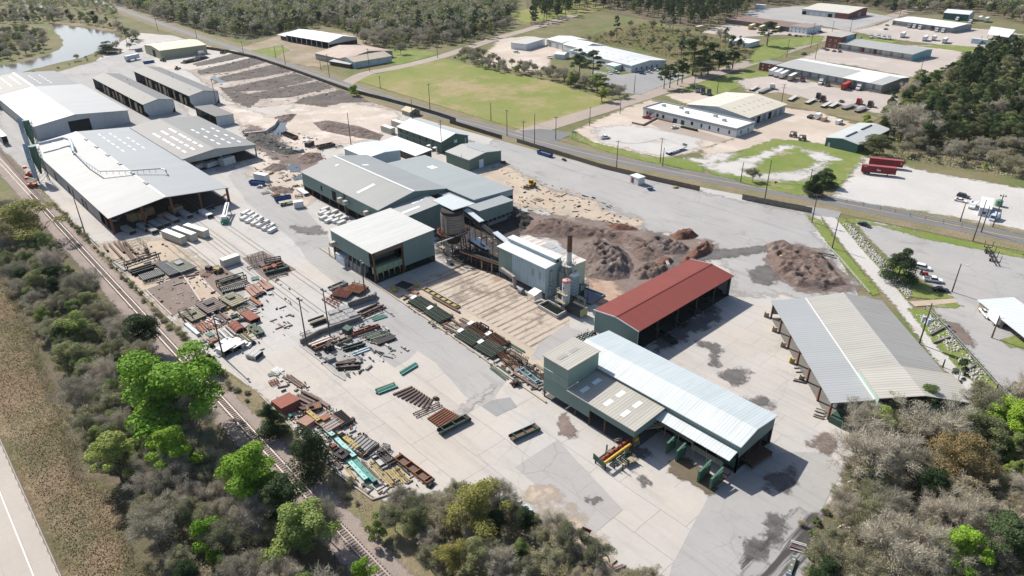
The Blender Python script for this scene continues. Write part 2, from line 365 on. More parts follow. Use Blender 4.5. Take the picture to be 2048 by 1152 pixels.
def ribbon(name,pts,width,lvl,mat,px=True,z=None):
 _zc[0]+=1
 P=[Vector(p)for p in(G(pts)if px else pts)];L=[];Rr=[]
 for i,p in enumerate(P):
  d=(P[min(i+1,len(P)-1)]-P[max(i-1,0)]).normalized();n=Vector((-d.y,d.x));w_=width[i]if hasattr(width,'__len__')else width
  L.append(p+n*w_/2);Rr.append(p-n*w_/2)
 z=lvl*LV+_zc[0]*.0004 if z is None else z;v=[(p.x,p.y,z)for p in L+Rr];k=len(P)
 me=bpy.data.meshes.new(name);me.from_pydata(v,[],[(i,k+i,k+i+1,i+1)for i in range(k-1)]);me.materials.append(mat)
 return tag(link(bpy.data.objects.new(name,me)),kind='structure')
def smooth(pts,n=8):
 out=[];P=[Vector(p)for p in pts]
 for i in range(len(P)-1):
  p0=P[max(i-1,0)];p1=P[i];p2=P[i+1];p3=P[min(i+2,len(P)-1)]
  for j in range(n):
   t=j/n;out.append(tuple(.5*((2*p1)+(p2-p0)*t+(2*p0-5*p1+4*p2-p3)*t*t+(3*p1-p0-3*p2+p3)*t**3)))
 return out+[tuple(P[-1])]
rect('ground',-4000,1500,-1500,4500,-.2,m_base)
rect('highway',-420,60,-30,-.9,3,m_hw)
rect('highway_lane_line',-420,60,-4.55,-4.35,4,m_white)
for k in range(20):rect('highway_lane_dash',-400+k*12,-397+k*12,-8.6,-8.4,4,m_white)
sheet('meadow',[(-330,-.7),(0,-.7),(0,12),(-95,13),(-120,10),(-135,14),(-150,9),(-172,12),(-195,13),(-225,16),(-260,17),(-330,20)],1,m_meadow,1.2,3,px=False)
sheet('woodland_floor',[(-330,20),(-260,17),(-225,16),(-195,13),(-172,12),(-150,9),(-135,14),(-120,10),(-95,13),(0,12),(0,40),(-330,40)],2,m_under,1.0,3,px=False)
sheet('railway_verge',[(-420,46),(-280,45),(-60,45),(20,46),(20,62),(-60,66),(-98,53),(-118,50.5),(-139,51.5),(-150,51.5),(-170,48.2),(-276,47.8),(-420,48.5)],4,m_verge,.6,3,px=False)
sheet('ballast',[(-480,39.0),(-300,38.6),(-60,38.8),(30,38.8),(30,47.2),(-60,47.2),(-120,47.0),(-280,46),(-480,48)],5,m_ballast,.5,3,px=False)
sheet('thicket_floor',[(-98,53),(-92,63.5),(-83,72),(-70,74),(-59,74.5),(-40,76),(30,76),(30,47),(-60,47),(-100,50)],3,m_under,.8,3,px=False)
sheet('thicket_floor',[(1612,1152),(1632,1050),(1672,990),(1700,905),(1700,850),(1790,800),(1930,770),(2048,800),(2300,900),(2300,1300),(1640,1300)],6,m_under,.8,3)
sheet('yard',[(-480,48.5),(-276,47.8),(-170,48.2),(-150,51.5),(-139,51.5),(-118,50.5),(-98,53),(-92,63.5),(-83,72),(-70,74),(-59,74.5),(-30,75),(-10,100),(-20,132),(-38,140),(-44,165),(-58,196),(-74,218),(-95,246),(-113,272),(-140,264),(-163,258.5),(-212,247.5),(-250,243.5),(-300,243),(-420,243),(-600,244),(-720,238),(-760,220),(-700,180),(-640,150),(-600,90),(-560,60)],1,m_yard,.6,5,px=False)
sheet('yard',[(-150,51.5),(-139,51.5),(-118,50.5),(-98,53),(-92,63.5),(-83,72),(-70,74),(-59,74.5),(-40,80),(-40,100),(-101,102),(-112,102.6),(-128,103),(-141,96),(-143,88),(-141,70),(-164,69.5),(-170,49)],2,m_yardlow,.2,5,px=False)
sheet('paved_apron',[(0,175),(110,146),(190,124),(262,100),(320,84),(345,110),(322,132),(300,150),(340,190),(372,218),(392,258),(440,262),(500,300),(470,335),(440,345),(330,250),(255,275),(130,290),(70,300),(70,370),(30,345),(0,320)],3,m_asph,.5,4)
sheet('paved_lane',[(455,352),(478,334),(530,328),(560,345),(575,375),(600,405),(655,470),(662,505),(700,540),(756,575),(850,640),(944,703),(1018,757),(1006,772),(985,800),(960,812),(930,790),(870,728),(835,702),(790,735),(740,700),(690,760),(600,692),(690,640),(738,626),(700,590),(620,525),(585,480),(535,440),(490,400)],3,m_asph,.4,4)
sheet('paved_lane',[(1420,988),(1500,930),(1560,905),(1650,905),(1690,935),(1652,1000),(1625,1070),(1610,1200),(1325,1200),(1345,1130)],4,m_asph,.15,5)
sheet('grey_slab',[(1030,935),(1115,880),(1246,1020),(1190,1066)],4,m_grey2,.1,5)
sheet('grey_slab',[(962,812),(985,800),(1020,795),(1035,815),(990,835)],4,m_asphd,.4,3)
sheet('tan_dirt',[(1040,1000),(1075,975),(1190,1066),(1230,1152),(1240,1200),(1200,1130),(1130,1070)],4,m_tan,.6,3)
sheet('tyre_smears',[(1590,1015),(1640,1035),(1620,1090),(1612,1200),(1470,1200),(1490,1110)],5,m_smear,1.0,2)
sheet('tan_dirt',[(190,490),(240,480),(330,475),(365,500),(410,540),(480,590),(500,640),(470,690),(430,680),(345,635),(262,555)],3,m_tan,.9,3)
sheet('tan_dirt',[(930,360),(1010,330),(1080,372),(1170,395),(1230,430),(1285,445),(1260,462),(1150,440),(1080,420),(1030,415),(1010,390)],3,m_tan,1.3,3)
sheet('pale_sand',[(400,210),(470,210),(560,240),(590,205),(680,200),(780,215),(800,235),(775,262),(740,280),(720,285),(660,290),(610,330),(590,400),(560,395),(500,330),(520,300),(470,240)],3,m_sand,1.4,3)
sheet('pale_sand',[(490,345),(600,330),(690,330),(650,395),(600,415),(560,385)],4,m_sand,1.0,3)
sheet('pale_concrete_apron',[(290,122),(345,104),(470,100),(520,118),(470,128),(380,140),(320,140)],5,m_yardlow,.8,3)
sheet('striped_apron',[(-172,117),(-172,138.5),(-122,136),(-116,128),(-116,116)],4,m_streak,.3,3,px=False)
rect('roll_case_bed',-176,-100,104.2,116.3,4,concrete_mat('roll_case_slab',(.44,.37,.30),(7,4),.5,.6,.5,.7,(.50,.37,.24)),.2)
sheet('grey_slab',[(1075,690),(1130,650),(1190,672),(1150,700),(1100,720),(1060,720)],5,m_grey2,.3,3)
sheet('stained_slab',[(291,580),(340,561),(362,545),(402,604),(345,632)],5,m_mauve,.15,3)
sheet('stained_slab',[(393,543),(436,530),(500,566),(441,593)],5,m_mauve,.15,3)
sheet('stained_slab',[(485,517),(526,502),(592,539),(533,563)],5,m_mauve,.15,3)
sheet('pale_asphalt',[(1000,275),(1060,290),(1200,332),(1400,383),(1480,402),(1620,430),(1640,480),(1700,560),(1760,640),(1700,620),(1560,590),(1470,590),(1450,520),(1380,480),(1290,462),(1280,440),(1210,412),(1100,380),(1010,330),(960,300)],2,m_asph,1.2,4)
def stain(pts,m=None,jit=.7,lvl=7,name='stain'):return sheet(name,pts,lvl,m or m_oil,jit,1.6)
stain([(1300,540),(1370,508),(1420,500),(1475,498),(1550,488),(1545,500),(1470,515),(1420,520),(1370,535)])
stain([(1430,690),(1450,700),(1434,718),(1440,735),(1420,728),(1424,705),(1400,690),(1392,680)])
stain([(1440,745),(1470,735),(1500,745),(1490,765),(1460,770)])
stain([(1500,540),(1535,530),(1560,550),(1540,572),(1505,565)])
stain([(1640,865),(1668,878),(1672,900),(1645,912),(1618,890)],m_mulchwet)
stain([(1340,925),(1370,915),(1430,960),(1432,985),(1415,992),(1390,970),(1335,945)],paint((.13,.10,.065),.6,.3,.4,name='muddy_stain'),.4)
stain([(1275,955),(1285,950),(1302,968),(1285,976)],m_oil,.3);stain([(1115,838),(1130,825),(1152,862),(1148,876),(1122,870)],m_mulchwet,.3)
stain([(905,650),(930,645),(942,665),(925,672),(908,665)],m_oil,.4);stain([(892,835),(985,770),(990,780),(905,845)],m_grey2,.5)
stain([(1170,1000),(1190,990),(1205,1000),(1190,1008)],m_oil,.4)
for a in([(1235,690),(1262,700),(1275,725),(1300,740),(1280,750),(1250,735),(1225,710)],[(1300,640),(1340,630),(1370,640),(1340,660)],[(1400,620),(1430,612),(1440,622),(1410,632)],[(1540,945),(1580,940),(1590,970),(1560,990),(1530,975)],[(1535,1030),(1560,1028),(1565,1048),(1540,1050)],[(1532,1056),(1552,1054),(1550,1072),(1528,1070)],[(1512,1080),(1545,1084),(1540,1100),(1505,1092)],[(1492,1098),(1530,1106),(1526,1122),(1488,1112)],[(1300,690),(1360,650),(1420,620),(1440,640),(1360,680),(1310,710)],[(1240,880),(1262,892),(1300,905),(1290,925),(1262,912)],[(1010,470),(1060,480),(1090,500),(1050,505),(1000,490)],[(1480,800),(1530,795),(1545,815),(1500,812)],[(700,460),(740,480),(700,490),(680,470)],[(580,452),(640,455),(650,470),(600,468)]):
 stain(a,m_oil,1.0)
sheet('bark_litter',[(1000,440),(1060,425),(1180,440),(1240,450),(1330,470),(1410,480),(1440,500),(1400,530),(1330,560),(1260,600),(1210,610),(1175,575),(1160,520),(1110,480),(1040,470),(1010,470)],6,m_mulchwet,1.5,2)
sheet('bark_litter',[(1530,520),(1600,490),(1650,500),(1680,540),(1720,580),(1690,590),(1600,580),(1540,560)],6,m_mulchwet,1.2,2)
sheet('bark_litter',[(1165,560),(1220,560),(1260,590),(1215,612),(1190,600)],7,soil_mat('red_dirt',(.36,.24,.18),(.44,.33,.26),.2),.8,2)
sheet('bark_litter',[(880,440),(1010,400),(1060,440),(1010,500),(1000,540),(960,540),(905,530),(870,500)],7,paint((.045,.038,.035),.95,.4,.3,.4,(.11,.085,.075),name='near_black_ground'),.8,2)  # very dark ground sheet around the foot of the fuel silo
sheet('log_yard',[(370,135),(470,102),(560,130),(640,160),(700,190),(780,220),(700,205),(600,205),(520,215),(470,210),(440,190)],4,soil_mat('dirty_sand',(.42,.36,.31),(.29,.25,.225),.06,(.50,.45,.40),.52,.64,fine=.5,finec=.4),1.0,3)
for pts in([(395,133),(385,128),(480,104),(500,112),(440,125)],[(400,150),(395,142),(505,115),(535,124),(470,142)],[(430,167),(425,158),(545,130),(585,143),(520,155)],[(455,185),(448,177),(590,147),(630,160),(540,180)],[(480,200),(475,192),(635,163),(668,175),(580,195)],[(590,207),(600,198),(680,180),(700,188),(740,205),(690,205),(650,214)],[(440,175),(465,178),(520,200),(500,215),(470,205)]):
 sheet('bark_band',pts,6,m_mulch,.9,2)
sheet('bark_litter',[(500,250),(545,262),(560,280),(610,318),(640,330),(690,310),(665,330),(600,345),(560,325),(520,300),(490,270)],6,m_mulchwet,1.0,2)
road_c=[(-1900,300),(-1200,285),(-970,264),(-840,258),(-720,253.5),(-610,252),(-505,250.5),(-412,246.5),(-322,247.2),(-283,250),(-250,252.3),(-215,256),(-165,266.5),(-115.5,279.8),(-46,295.3),(60,320),(200,353)]
rc=smooth(road_c,6)
ribbon('road_verge',rc,24,2.2,m_verge,px=False)
ribbon('road',rc,9.6,5,m_road,px=False)
ribbon('road_centre_line',rc,.35,6,m_yellow,px=False)
for s in(-1,1):
 P=[Vector(p)for p in rc];e=[]
 for i,p in enumerate(P):
  d=(P[min(i+1,len(P)-1)]-P[max(i-1,0)]).normalized();e.append(tuple(p+Vector((-d.y,d.x))*s*4.5))
 ribbon('road_edge_line',e,.14,6,paint((.35,.34,.33),.8,.2,name='worn_white_paint'),px=False)
ribbon('driveway_asphalt',[(1648,418),(1640,432)],13,5.5,m_asphd)
st=smooth([(-267.5,250),(-268,262),(-270,300),(-272,345),(-277,420),(-282,505),(-289,600),(-296,702),(-306,850),(-312,1000)],6)
ribbon('street',st,13,4,m_street,px=False)
sheet('street_mouth',[(1035,262),(1080,258),(1120,262),(1145,268),(1115,282),(1090,281),(1060,272)],5.2,m_road,.2,3)
ribbon('street',smooth([g(688,170),g(730,148),g(790,136),g(870,117),g(930,98),g(1000,75),g(1060,58),g(1150,30)],6),[11]*43,4,m_street,px=False)
for P_ in([(225,6),(330,38),(420,66),(500,80),(560,66),(640,46),(700,60),(760,88),(880,88),(970,74),(1030,44),(1035,-60),(560,-90),(160,-60)],[(1062,54),(1180,18),(1300,40),(1400,62),(1480,32),(1600,8),(1720,14),(1800,30),(1950,28),(2060,50),(2300,60),(2300,-60),(1040,-80)],[(1742,294),(1738,262),(1775,238),(1812,214),(1805,190),(1850,163),(1915,148),(1975,110),(2048,88),(2400,40),(2400,360),(2048,318),(1900,312)]):sheet('woodland_floor',P_,2.9,m_under,1,4)
sheet('grass_field',[(700,158),(790,140),(870,122),(890,117),(960,135),(1020,148),(1110,163),(1150,180),(1240,205),(1075,260),(1035,258),(1000,248),(900,218),(800,188)],3,m_field,.5,4)
sheet('lawn',[(1120,265),(1145,262),(1185,285),(1310,315),(1400,318),(1415,326),(1405,345),(1300,325),(1200,300)],4,m_lawn,.5,3)
sheet('gravel_lot',[(1150,262),(1195,240),(1255,215),(1300,200),(1480,235),(1520,262),(1405,300),(1330,318),(1185,286)],3,m_gravtan,.8,3)
sheet('gravel_lot',[(1190,255),(1270,250),(1400,275),(1400,296),(1330,314),(1200,284)],4,m_gravel,1.0,3)
sheet('parking_bays',[(1300,248),(1320,240),(1460,280),(1430,285),(1400,278),(1330,262)],5,m_street,.2,4)
sheet('gravel_lot',[(1480,240),(1570,215),(1640,225),(1700,245),(1720,262),(1660,292),(1560,290),(1480,302),(1410,318),(1400,300),(1510,262)],3,m_gravtan,.8,3)
sheet('lawn',[(1400,335),(1405,318),(1480,303),(1550,278),(1600,282),(1660,290),(1740,305),(1722,330),(1680,372),(1600,392),(1500,372),(1440,355)],4,m_lawn,.8,3)
for pts in([(1400,330),(1440,345),(1520,360),(1600,365),(1640,345),(1610,340),(1530,350),(1480,345),(1560,305),(1600,295),(1570,290),(1500,315),(1440,325)],[(1605,300),(1640,305),(1680,318),(1650,330),(1630,345),(1590,350),(1640,325)],[(1370,318),(1410,315),(1440,305),(1480,310),(1440,322),(1420,332)]):
 sheet('gravel_track',pts,5,m_gravel,1.5,2)
sheet('lawn',[(1448,353),(1500,362),(1620,372),(1640,385),(1600,392),(1500,370)],6,m_lawn,.5,3)
sheet('gravel_lot',[(1660,398),(1690,365),(1730,315),(1860,345),(2048,378),(2400,430),(2400,540),(2048,462),(1850,424)],4,m_gravel,.6,4)
sheet('lawn',[(1330,158),(1400,165),(1470,150),(1500,140),(1560,150),(1600,170),(1560,185),(1480,175),(1430,195),(1380,185)],3.4,m_lawn,.8,3)
sheet('gravel_lot',[(1330,190),(1400,180),(1440,200),(1400,215),(1350,200)],3.5,m_gravtan,.6,3)
sheet('truck_lot',[(1470,160),(1560,150),(1690,178),(1790,190),(1800,215),(1770,230),(1700,215),(1600,195),(1500,185)],4,m_lot,.8,3)
sheet('grass_strip',[(1480,190),(1560,185),(1640,205),(1720,225),(1760,235),(1740,250),(1640,225),(1560,210)],5,m_verge,.6,3)
sheet('truck_lot',[(1600,118),(1650,95),(1860,90),(1930,105),(1900,140),(1820,155),(1700,130),(1620,122)],4,m_lot,.8,3)
sheet('truck_lot',[(1700,62),(1760,50),(1790,35),(1900,55),(2000,60),(2048,70),(2048,95),(1960,95),(1860,88),(1760,75)],4,m_lot,.8,3)
sheet('truck_lot',[(1500,20),(1600,12),(1720,22),(1790,35),(1700,62),(1640,52),(1560,42),(1480,40)],4,m_asph,.8,3)
sheet('truck_lot',[(1400,65),(1480,40),(1560,45),(1640,55),(1690,62),(1660,72),(1560,70),(1480,75)],4.2,m_lot,.8,3)
sheet('lawn',[(1500,110),(1540,80),(1600,75),(1650,72),(1640,85),(1590,95),(1560,115),(1500,128)],4.4,m_lawn,.8,3)
sheet('lawn',[(1705,75),(1760,78),(1800,84),(1760,90),(1700,88)],4.5,m_lawn,.6,3)
sheet('lawn',[(1830,92),(1900,90),(1960,96),(1950,108),(1900,100)],4.6,m_lawn,.6,3)
sheet('scrub_ground',[(1150,75),(1290,48),(1400,70),(1470,85),(1520,105),(1460,140),(1330,115),(1260,95),(1180,85)],3,soil_mat('scrub',(.15,.13,.06),(.22,.165,.09),.05,(.10,.14,.035),.5,.62),1,3)
sheet('gravel_lot',[(960,120),(1000,78),(1060,72),(1150,88),(1130,100),(1100,115),(1100,135),(1060,145),(1000,135)],3.3,m_gravtan,.8,3)
sheet('car_park',[(1180,140),(1240,150),(1310,140),(1380,150),(1330,170),(1280,190),(1240,185),(1200,160)],3.4,m_asphd,.5,3)
sheet('earth_lot',[(470,98),(560,70),(640,62),(740,70),(760,100),(700,122),(640,135),(580,128),(520,110)],2.6,soil_mat('bare_lot',(.34,.27,.20),(.22,.19,.12),.04,(.42,.35,.28),.55,.7),1,3)
sheet('lawn',[(500,102),(560,92),(580,100),(540,118)],3.6,m_lawn,.6,3)
sheet('lawn',[(760,118),(780,98),(860,102),(880,108),(800,130),(770,128)],3.6,m_lawn,.6,3)
sheet('lawn',[(1010,30),(1100,5),(1180,0),(1220,15),(1120,40),(1050,45)],2.5,m_field,.6,4)
sheet('lane',[(1642,432),(1672,436),(1730,500),(1800,585),(1850,650),(1930,740),(2020,830),(1980,830),(1870,720),(1790,612),(1700,510)],5,m_gravel,.2,4)
sheet('grass_bank',[(1612,430),(1640,440),(1700,515),(1760,588),(1745,592),(1690,535),(1650,480)],6,m_lawn,.4,3)
sheet('grass_bank',[(1672,436),(1690,440),(1750,505),(1830,590),(1815,600),(1730,505)],6,m_lawn,.4,3)
sheet('grass_bank',[(1765,512),(1830,560),(1910,597),(1860,600),(1822,595),(1790,560)],7,m_lawn,.3,3)
sheet('grass_bank',[(1815,618),(1860,620),(1920,690),(2000,780),(2060,860),(2030,860),(1950,770),(1870,690)],6,m_lawn,.5,3)
sheet('grass_bank',[(1862,612),(1905,606),(1925,612),(1905,617),(1870,616)],8,m_lawn,.2,3)
sheet('lot',[(1700,438),(1760,446),(2048,515),(2400,600),(2400,900),(2080,860),(1990,760),(1920,680),(1862,612),(1905,597),(1850,565),(1770,510)],3,m_asph,.5,4)
sheet('grass_strip',[(1690,436),(1850,466),(2048,506),(2048,518),(1850,478),(1760,452),(1700,446)],6,m_lawn,.4,3)
sheet('tan_slab',[(1818,604),(1905,598),(1915,606),(1830,614)],8,m_tan,.1,3)
stain([(1893,642),(1920,650),(1945,680),(1950,695),(1930,690),(1905,670)],m_mulchwet,.5,7)
sheet('lawn',[(2005,680),(2030,672),(2060,690),(2060,700),(2020,695)],7,m_lawn,.3,2)
sheet('pond',[(100,46),(140,52),(205,62),(243,73),(235,88),(200,101),(167,114),(83,135),(0,156),(-120,175),(-120,140),(0,131),(43,126),(93,112),(122,94),(128,80),(113,68)],2,m_pond,2.0,6)
sheet('pond',[(40,8),(120,6),(112,14),(50,17)],2,m_pond,2,6);sheet('pond',[(185,-4),(215,0),(205,12),(180,8)],2,m_pond,2,6)
sheet('reed_bank',[(95,44),(150,44),(240,60),(250,70),(205,62),(140,52)],1.5,m_meadow,1.5,4)
for pts in([(540,270),(548,248),(572,245),(575,260),(560,275)],[(570,335),(598,328),(602,342),(585,345)],[(582,355),(602,350),(605,360),(590,362)],[(420,155),(430,150),(440,160),(455,165),(440,166)]):
 sheet('puddle',pts,7,m_puddle,.6,1.5)
C_GREEN=(.175,.25,.23);C_GREEN2=(.22,.30,.26);C_WHITE=(.60,.60,.58)
ROOFGREY=cladding((.40,.40,.385),'X',.9,.16,.06,.25,panel=14,name='grey_roof_sheet')
ROOFTAN=cladding((.385,.37,.34),'X',.9,.2,.07,.35,panel=16,name='weathered_roof_sheet')
ROOFDK=cladding((.30,.305,.305),'X',.9,.15,.06,.25,panel=20,name='dull_roof_sheet')
ROOFPALE=cladding((.55,.555,.555),'X',.9,.10,.05,.15,panel=18,name='pale_roof_sheet')
ROOFBLUE=cladding((.40,.44,.46),'X',.9,.12,.05,.15,panel=24,name='blue_grey_roof_sheet')
ROOFWHITE=cladding((.56,.585,.58),'X',.75,.17,.07,.3,panel=0,name='white_roof_sheet')
ROOFCREAM=cladding((.42,.395,.345),'X',.8,.34,.06,.35,panel=0,name='cream_roof_sheet')
ROOFRED=cladding((.20,.050,.040),'X',.8,.26,.10,.2,panel=15,patchcol=(.17,.075,.065),name='red_roof_sheet')
def wallm(c,axis,**k):return cladding(c,axis,k.pop('period',.7),k.pop('amt',.25),k.pop('var',.1),k.pop('dirt',.35),**k)
TRIM=paint((.62,.62,.60),.5,.05,name='white_trim');GTRIM=paint((.12,.17,.155),.5,.08,name='green_trim')
SKYL=paint((.74,.76,.76),.35,.06,2,name='translucent_sheet')
SKYD=paint((.30,.30,.28),.5,.2,2,name='dull_skylight_sheet')
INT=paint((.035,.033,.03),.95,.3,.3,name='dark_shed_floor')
class Hall:
 def __init__(s,name,label,cat,c,L,W,rz=0.0,prof=None,group=None):
  s.t=thing(name,label,cat,(c[0],c[1],0),rz,group);s.L=L;s.W=W;s.prof=prof
 def zroof(s,y):
  p=s.prof
  for(a,za),(b,zb)in zip(p[:-1],p[1:]):
   if a-1e-6<=y<=b+1e-6:return za+(zb-za)*(y-a)/(b-a)
  return p[0][1]if y<p[0][0]else p[-1][1]
 def roof(s,mats,over=.35,overx=None,t=.22,x0=None,x1=None):
  mats=mats if isinstance(mats,(list,tuple))else[mats];p=s.prof;h=s.L/2;ox=over if overx is None else overx
  x0=-h-ox if x0 is None else x0;x1=h+ox if x1 is None else x1;n=len(p)-1
  for i in range(n):
   (a,za),(b,zb)=p[i],p[i+1];k=(zb-za)/(b-a);mb=MB()
   if i==0:a-=over;za-=k*over
   if i==n-1:b+=over;zb+=k*over
   mb.slab([(x0,a,za+t),(x1,a,za+t),(x1,b,zb+t),(x0,b,zb+t)],t)
   mb.build('roof',mats[min(i,len(mats)-1)],s.t)
  return s
 def cap(s,m=None,w=.5,idx=None):
  p=s.prof;idx=idx if idx is not None else max(range(len(p)),key=lambda i:p[i][1]);y,z=p[idx]
  MB().bb(-s.L/2-.36,s.L/2+.36,y-w/2,y+w/2,z+.18,z+.32).build('ridge_cap',m or GALV,s.t);return s
 def wall(s,side,m,z0=0.0,z1=None,a=None,b=None,t=.16,proud=0.0,name='wall'):
  h,w=s.L/2,s.W/2;mb=MB()
  if side in 'lr':
   a=-h if a is None else a;b=h if b is None else b;y=-w if side=='l' else w
   zt_=s.zroof(y)-.02 if z1 is None else z1;sg=-1 if side=='l' else 1
   mb.bb(a,b,min(y+sg*proud,y+sg*proud-sg*t),max(y+sg*proud,y+sg*proud-sg*t),z0,zt_)
  else:
   a=-w+t if a is None else a;b=w-t if b is None else b;x=h if side=='f' else-h;sg=1 if side=='f' else-1
   ys=[a]+[p[0]for p in s.prof if a+1e-3<p[0]<b-1e-3]+[b]
   top=[(y,(s.zroof(y)-.02 if z1 is None else z1))for y in ys]
   mb.prism([(a,z0)]+top+[(b,z0)],min(x+sg*proud,x+sg*proud-sg*t),max(x+sg*proud,x+sg*proud-sg*t),ax='x')
  mb.build(name,m,s.t);return s
 def panel(s,side,u,z0,w_,h_,m,name='door',proud=.07):
  h,w=s.L/2,s.W/2;mb=MB()
  if side=='l':mb.bb(u-w_/2,u+w_/2,-w-proud,-w+.01,z0,z0+h_)
  if side=='r':mb.bb(u-w_/2,u+w_/2,w-.01,w+proud,z0,z0+h_)
  if side=='f':mb.bb(h-.01,h+proud,u-w_/2,u+w_/2,z0,z0+h_)
  if side=='b':mb.bb(-h-proud,-h+.01,u-w_/2,u+w_/2,z0,z0+h_)
  return mb.build(name,m,s.t)
 def posts(s,side,us,m,w_=.35,z0=0,inset=.3,name='column'):
  h,w=s.L/2,s.W/2
  for u in us:
   x,y={'l':(u,-w+inset),'r':(u,w-inset),'f':(h-inset,u),'b':(-h+inset,u)}[side]
   MB().box(x,y,z0,w_,w_,s.zroof(max(-w,min(w,y)))-z0-.05).build(name,m,s.t)
  return s
 def skylights(s,rows,us,l,w_,m=None):
  for y in rows:
   for u in us:
    z=s.zroof(y);dz=s.zroof(y+.5)-z;q=[(u-w_/2,y-l/2),(u+w_/2,y-l/2),(u+w_/2,y+l/2),(u-w_/2,y+l/2)]
    MB().slab([(a,b,s.zroof(b)+.262)for a,b in q],.03).build('skylight',m or SKYL,s.t)
  return s
 def trim(s,m=None,sides='fb',w_=.18):
  for sd in sides:
   x=s.L/2+.36 if sd=='f' else-s.L/2-.36
   mb=MB();p=[(s.prof[0][0]-.37,s.prof[0][1])]+list(s.prof[1:-1])+[(s.prof[-1][0]+.37,s.prof[-1][1])]
   for(a,za),(b,zb)in zip(p[:-1],p[1:]):mb.bar((x+.01,a,za+.1),(x+.01,b,zb+.1),.12,.34)
   mb.build('eave_trim',m or TRIM,s.t)
  return s
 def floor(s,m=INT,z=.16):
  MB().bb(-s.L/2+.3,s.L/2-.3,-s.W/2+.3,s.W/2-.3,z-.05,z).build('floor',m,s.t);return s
def gab(W,e,r,at=0.0):return[(-W/2,e),(at,r),(W/2,e)]
def ctr(x0,x1,y0,y1):return((x0+x1)/2,(y0+y1)/2)
h=Hall('drying_shed','long drying shed under a rust red ribbed roof, open along its shaded side','shed',ctr(-112,-96.5,135.3,181.5),46.2,15.5,PI/2,gab(15.5,7.0,8.1))
h.roof([ROOFRED,ROOFRED]).cap(paint((.17,.035,.03),.6,.1)).trim()
h.wall('b',wallm(C_GREEN,'Y')).wall('f',wallm((.30,.33,.33),'Y')).wall('r',wallm(C_GREEN,'X'))
h.posts('l',[-22.7,-14,-4.5,5,14,22.7],DKSTEEL)
h.panel('b',-7.72,0,.12,7.0,TRIM,'corner_trim');h.panel('b',7.72,0,.12,7.0,TRIM,'corner_trim')
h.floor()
for u in(16,17.8,19.6,21.3):MB().bb(u-.1,u+.1,-7.3,7.2,6.2,6.4).build('roof_beam',DKSTEEL,h.t)
for k in range(5):MB().bar((22.6,-7+k*3.4,.2),(22.6,-7+k*3.4,6.9),.16).build('frame_stud',DKSTEEL,h.t)
h=Hall('planing_mill','long green mill building under a bright white ribbed roof','mill',ctr(-101,-52.4,113.7,128.3),48.6,14.6,0,[(-7.3,7.8),(-1.4,9.1),(7.3,7.8)])
h.roof([ROOFWHITE,cladding((.45,.50,.515),'X',.75,.17,.07,.3,panel=0,name='white_roof_sheet')])
h.wall('l',wallm(C_GREEN,'X'),5.6).wall('r',wallm(C_GREEN,'X'),0).wall('b',wallm(C_GREEN,'Y'),0).wall('f',wallm(C_GREEN,'Y'),4.6)
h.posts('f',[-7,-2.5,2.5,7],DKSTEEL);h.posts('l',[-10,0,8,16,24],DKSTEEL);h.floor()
a=MB();a.slab([(4.6,-10.6,5.65),(24,-10.6,5.65),(24,-7.45,6.35),(4.6,-7.45,6.35)],.16);a.build('lean_to_roof',ROOFWHITE,h.t)
GREENMACH=paint((.055,.135,.095),.6,.2,.8,.3,name='green_machine_paint');RAILP=paint((.40,.37,.27),.6,.15,name='cream_handrail')
def railing(mb,p,q,hgt=1.1,n=None):
 p=Vector(p);q=Vector(q);n=n or max(1,int((q-p).length/1.6));u=Vector((0,0,1))
 for z in(.55,hgt):mb.bar(p+u*z,q+u*z,.09)
 for i in range(n+1):mb.bar(p+(q-p)*(i/n),p+(q-p)*(i/n)+u*hgt,.08)
def walkway(x0,x1,y0,y1,z,parent):
 mb=MB();mb.bb(x0,x1,y0,y1,z-.15,z)
 for x in(x0+.3,(x0+x1)/2,x1-.3):mb.box(x,(y0+y1)/2,.2,.2,.2,z-.4)
 railing(mb,(x0,y0,z),(x1,y0,z));mb.build('walkway',RAILP,parent)
walkway(6,14,-8.9,-7.8,3.2,h.t);walkway(14.3,22,-9.6,-8.6,2.4,h.t);walkway(12,20,-6.4,-5.4,3.6,h.t)
mb=MB()
for s in(-.6,.6):mb.bar((1.6,-9.5+s,.2),(6,-8.6+s,3.2),.12,.3);railing(mb,(1.6,-9.5+s,.2),(6,-8.6+s,3.2),1.0,4)
for k in range(11):t_=k/10;mb.box(1.6+4.4*t_,-9.5+.9*t_,.25+2.95*t_,.35,1.2,.06)
mb.build('stairs',RAILP,h.t)
for k,(x,y,l)in enumerate(((10.2,-11.2,3.2),(13.2,-11.8,3.2),(20.2,-13.2,4.2),(23.2,-13.2,4.2))):
 m=MB();m.box(x,y,.2,.35,l,2.6);m.box(x,y-l/2,.2,.5,.3,3.0);m.bar((x,y-l/2,3.0),(x,y+l/2,3.6),.45,.35)
 m.build('feeder_frame',GREENMACH,h.t)
for x0,y0,l in((9,-5,5),(15,-4,6),(19,-6,4)):
 m=MB();m.bb(x0,x0+l,y0,y0+2.2,.2,2.6);m.cyl((x0+.5,y0-.4,1.4),(x0+.5,y0+2.6,1.4),.7,n=12);m.bb(x0+.3,x0+l*.6,y0+.3,y0+1.8,2.6,3.4);m.build('planer_machine',GREENMACH,h.t)
m=MB()
for k in range(4):m.bar((22,-14+k*1.4,1.0),(24,-14+k*1.4,1.0),.16);
m.bar((22,-14.5,1.1),(22,-9,1.1),.2,.3);m.bar((24,-14.5,1.1),(24,-9,1.1),.2,.3);m.build('roller_frame',RUST,h.t)
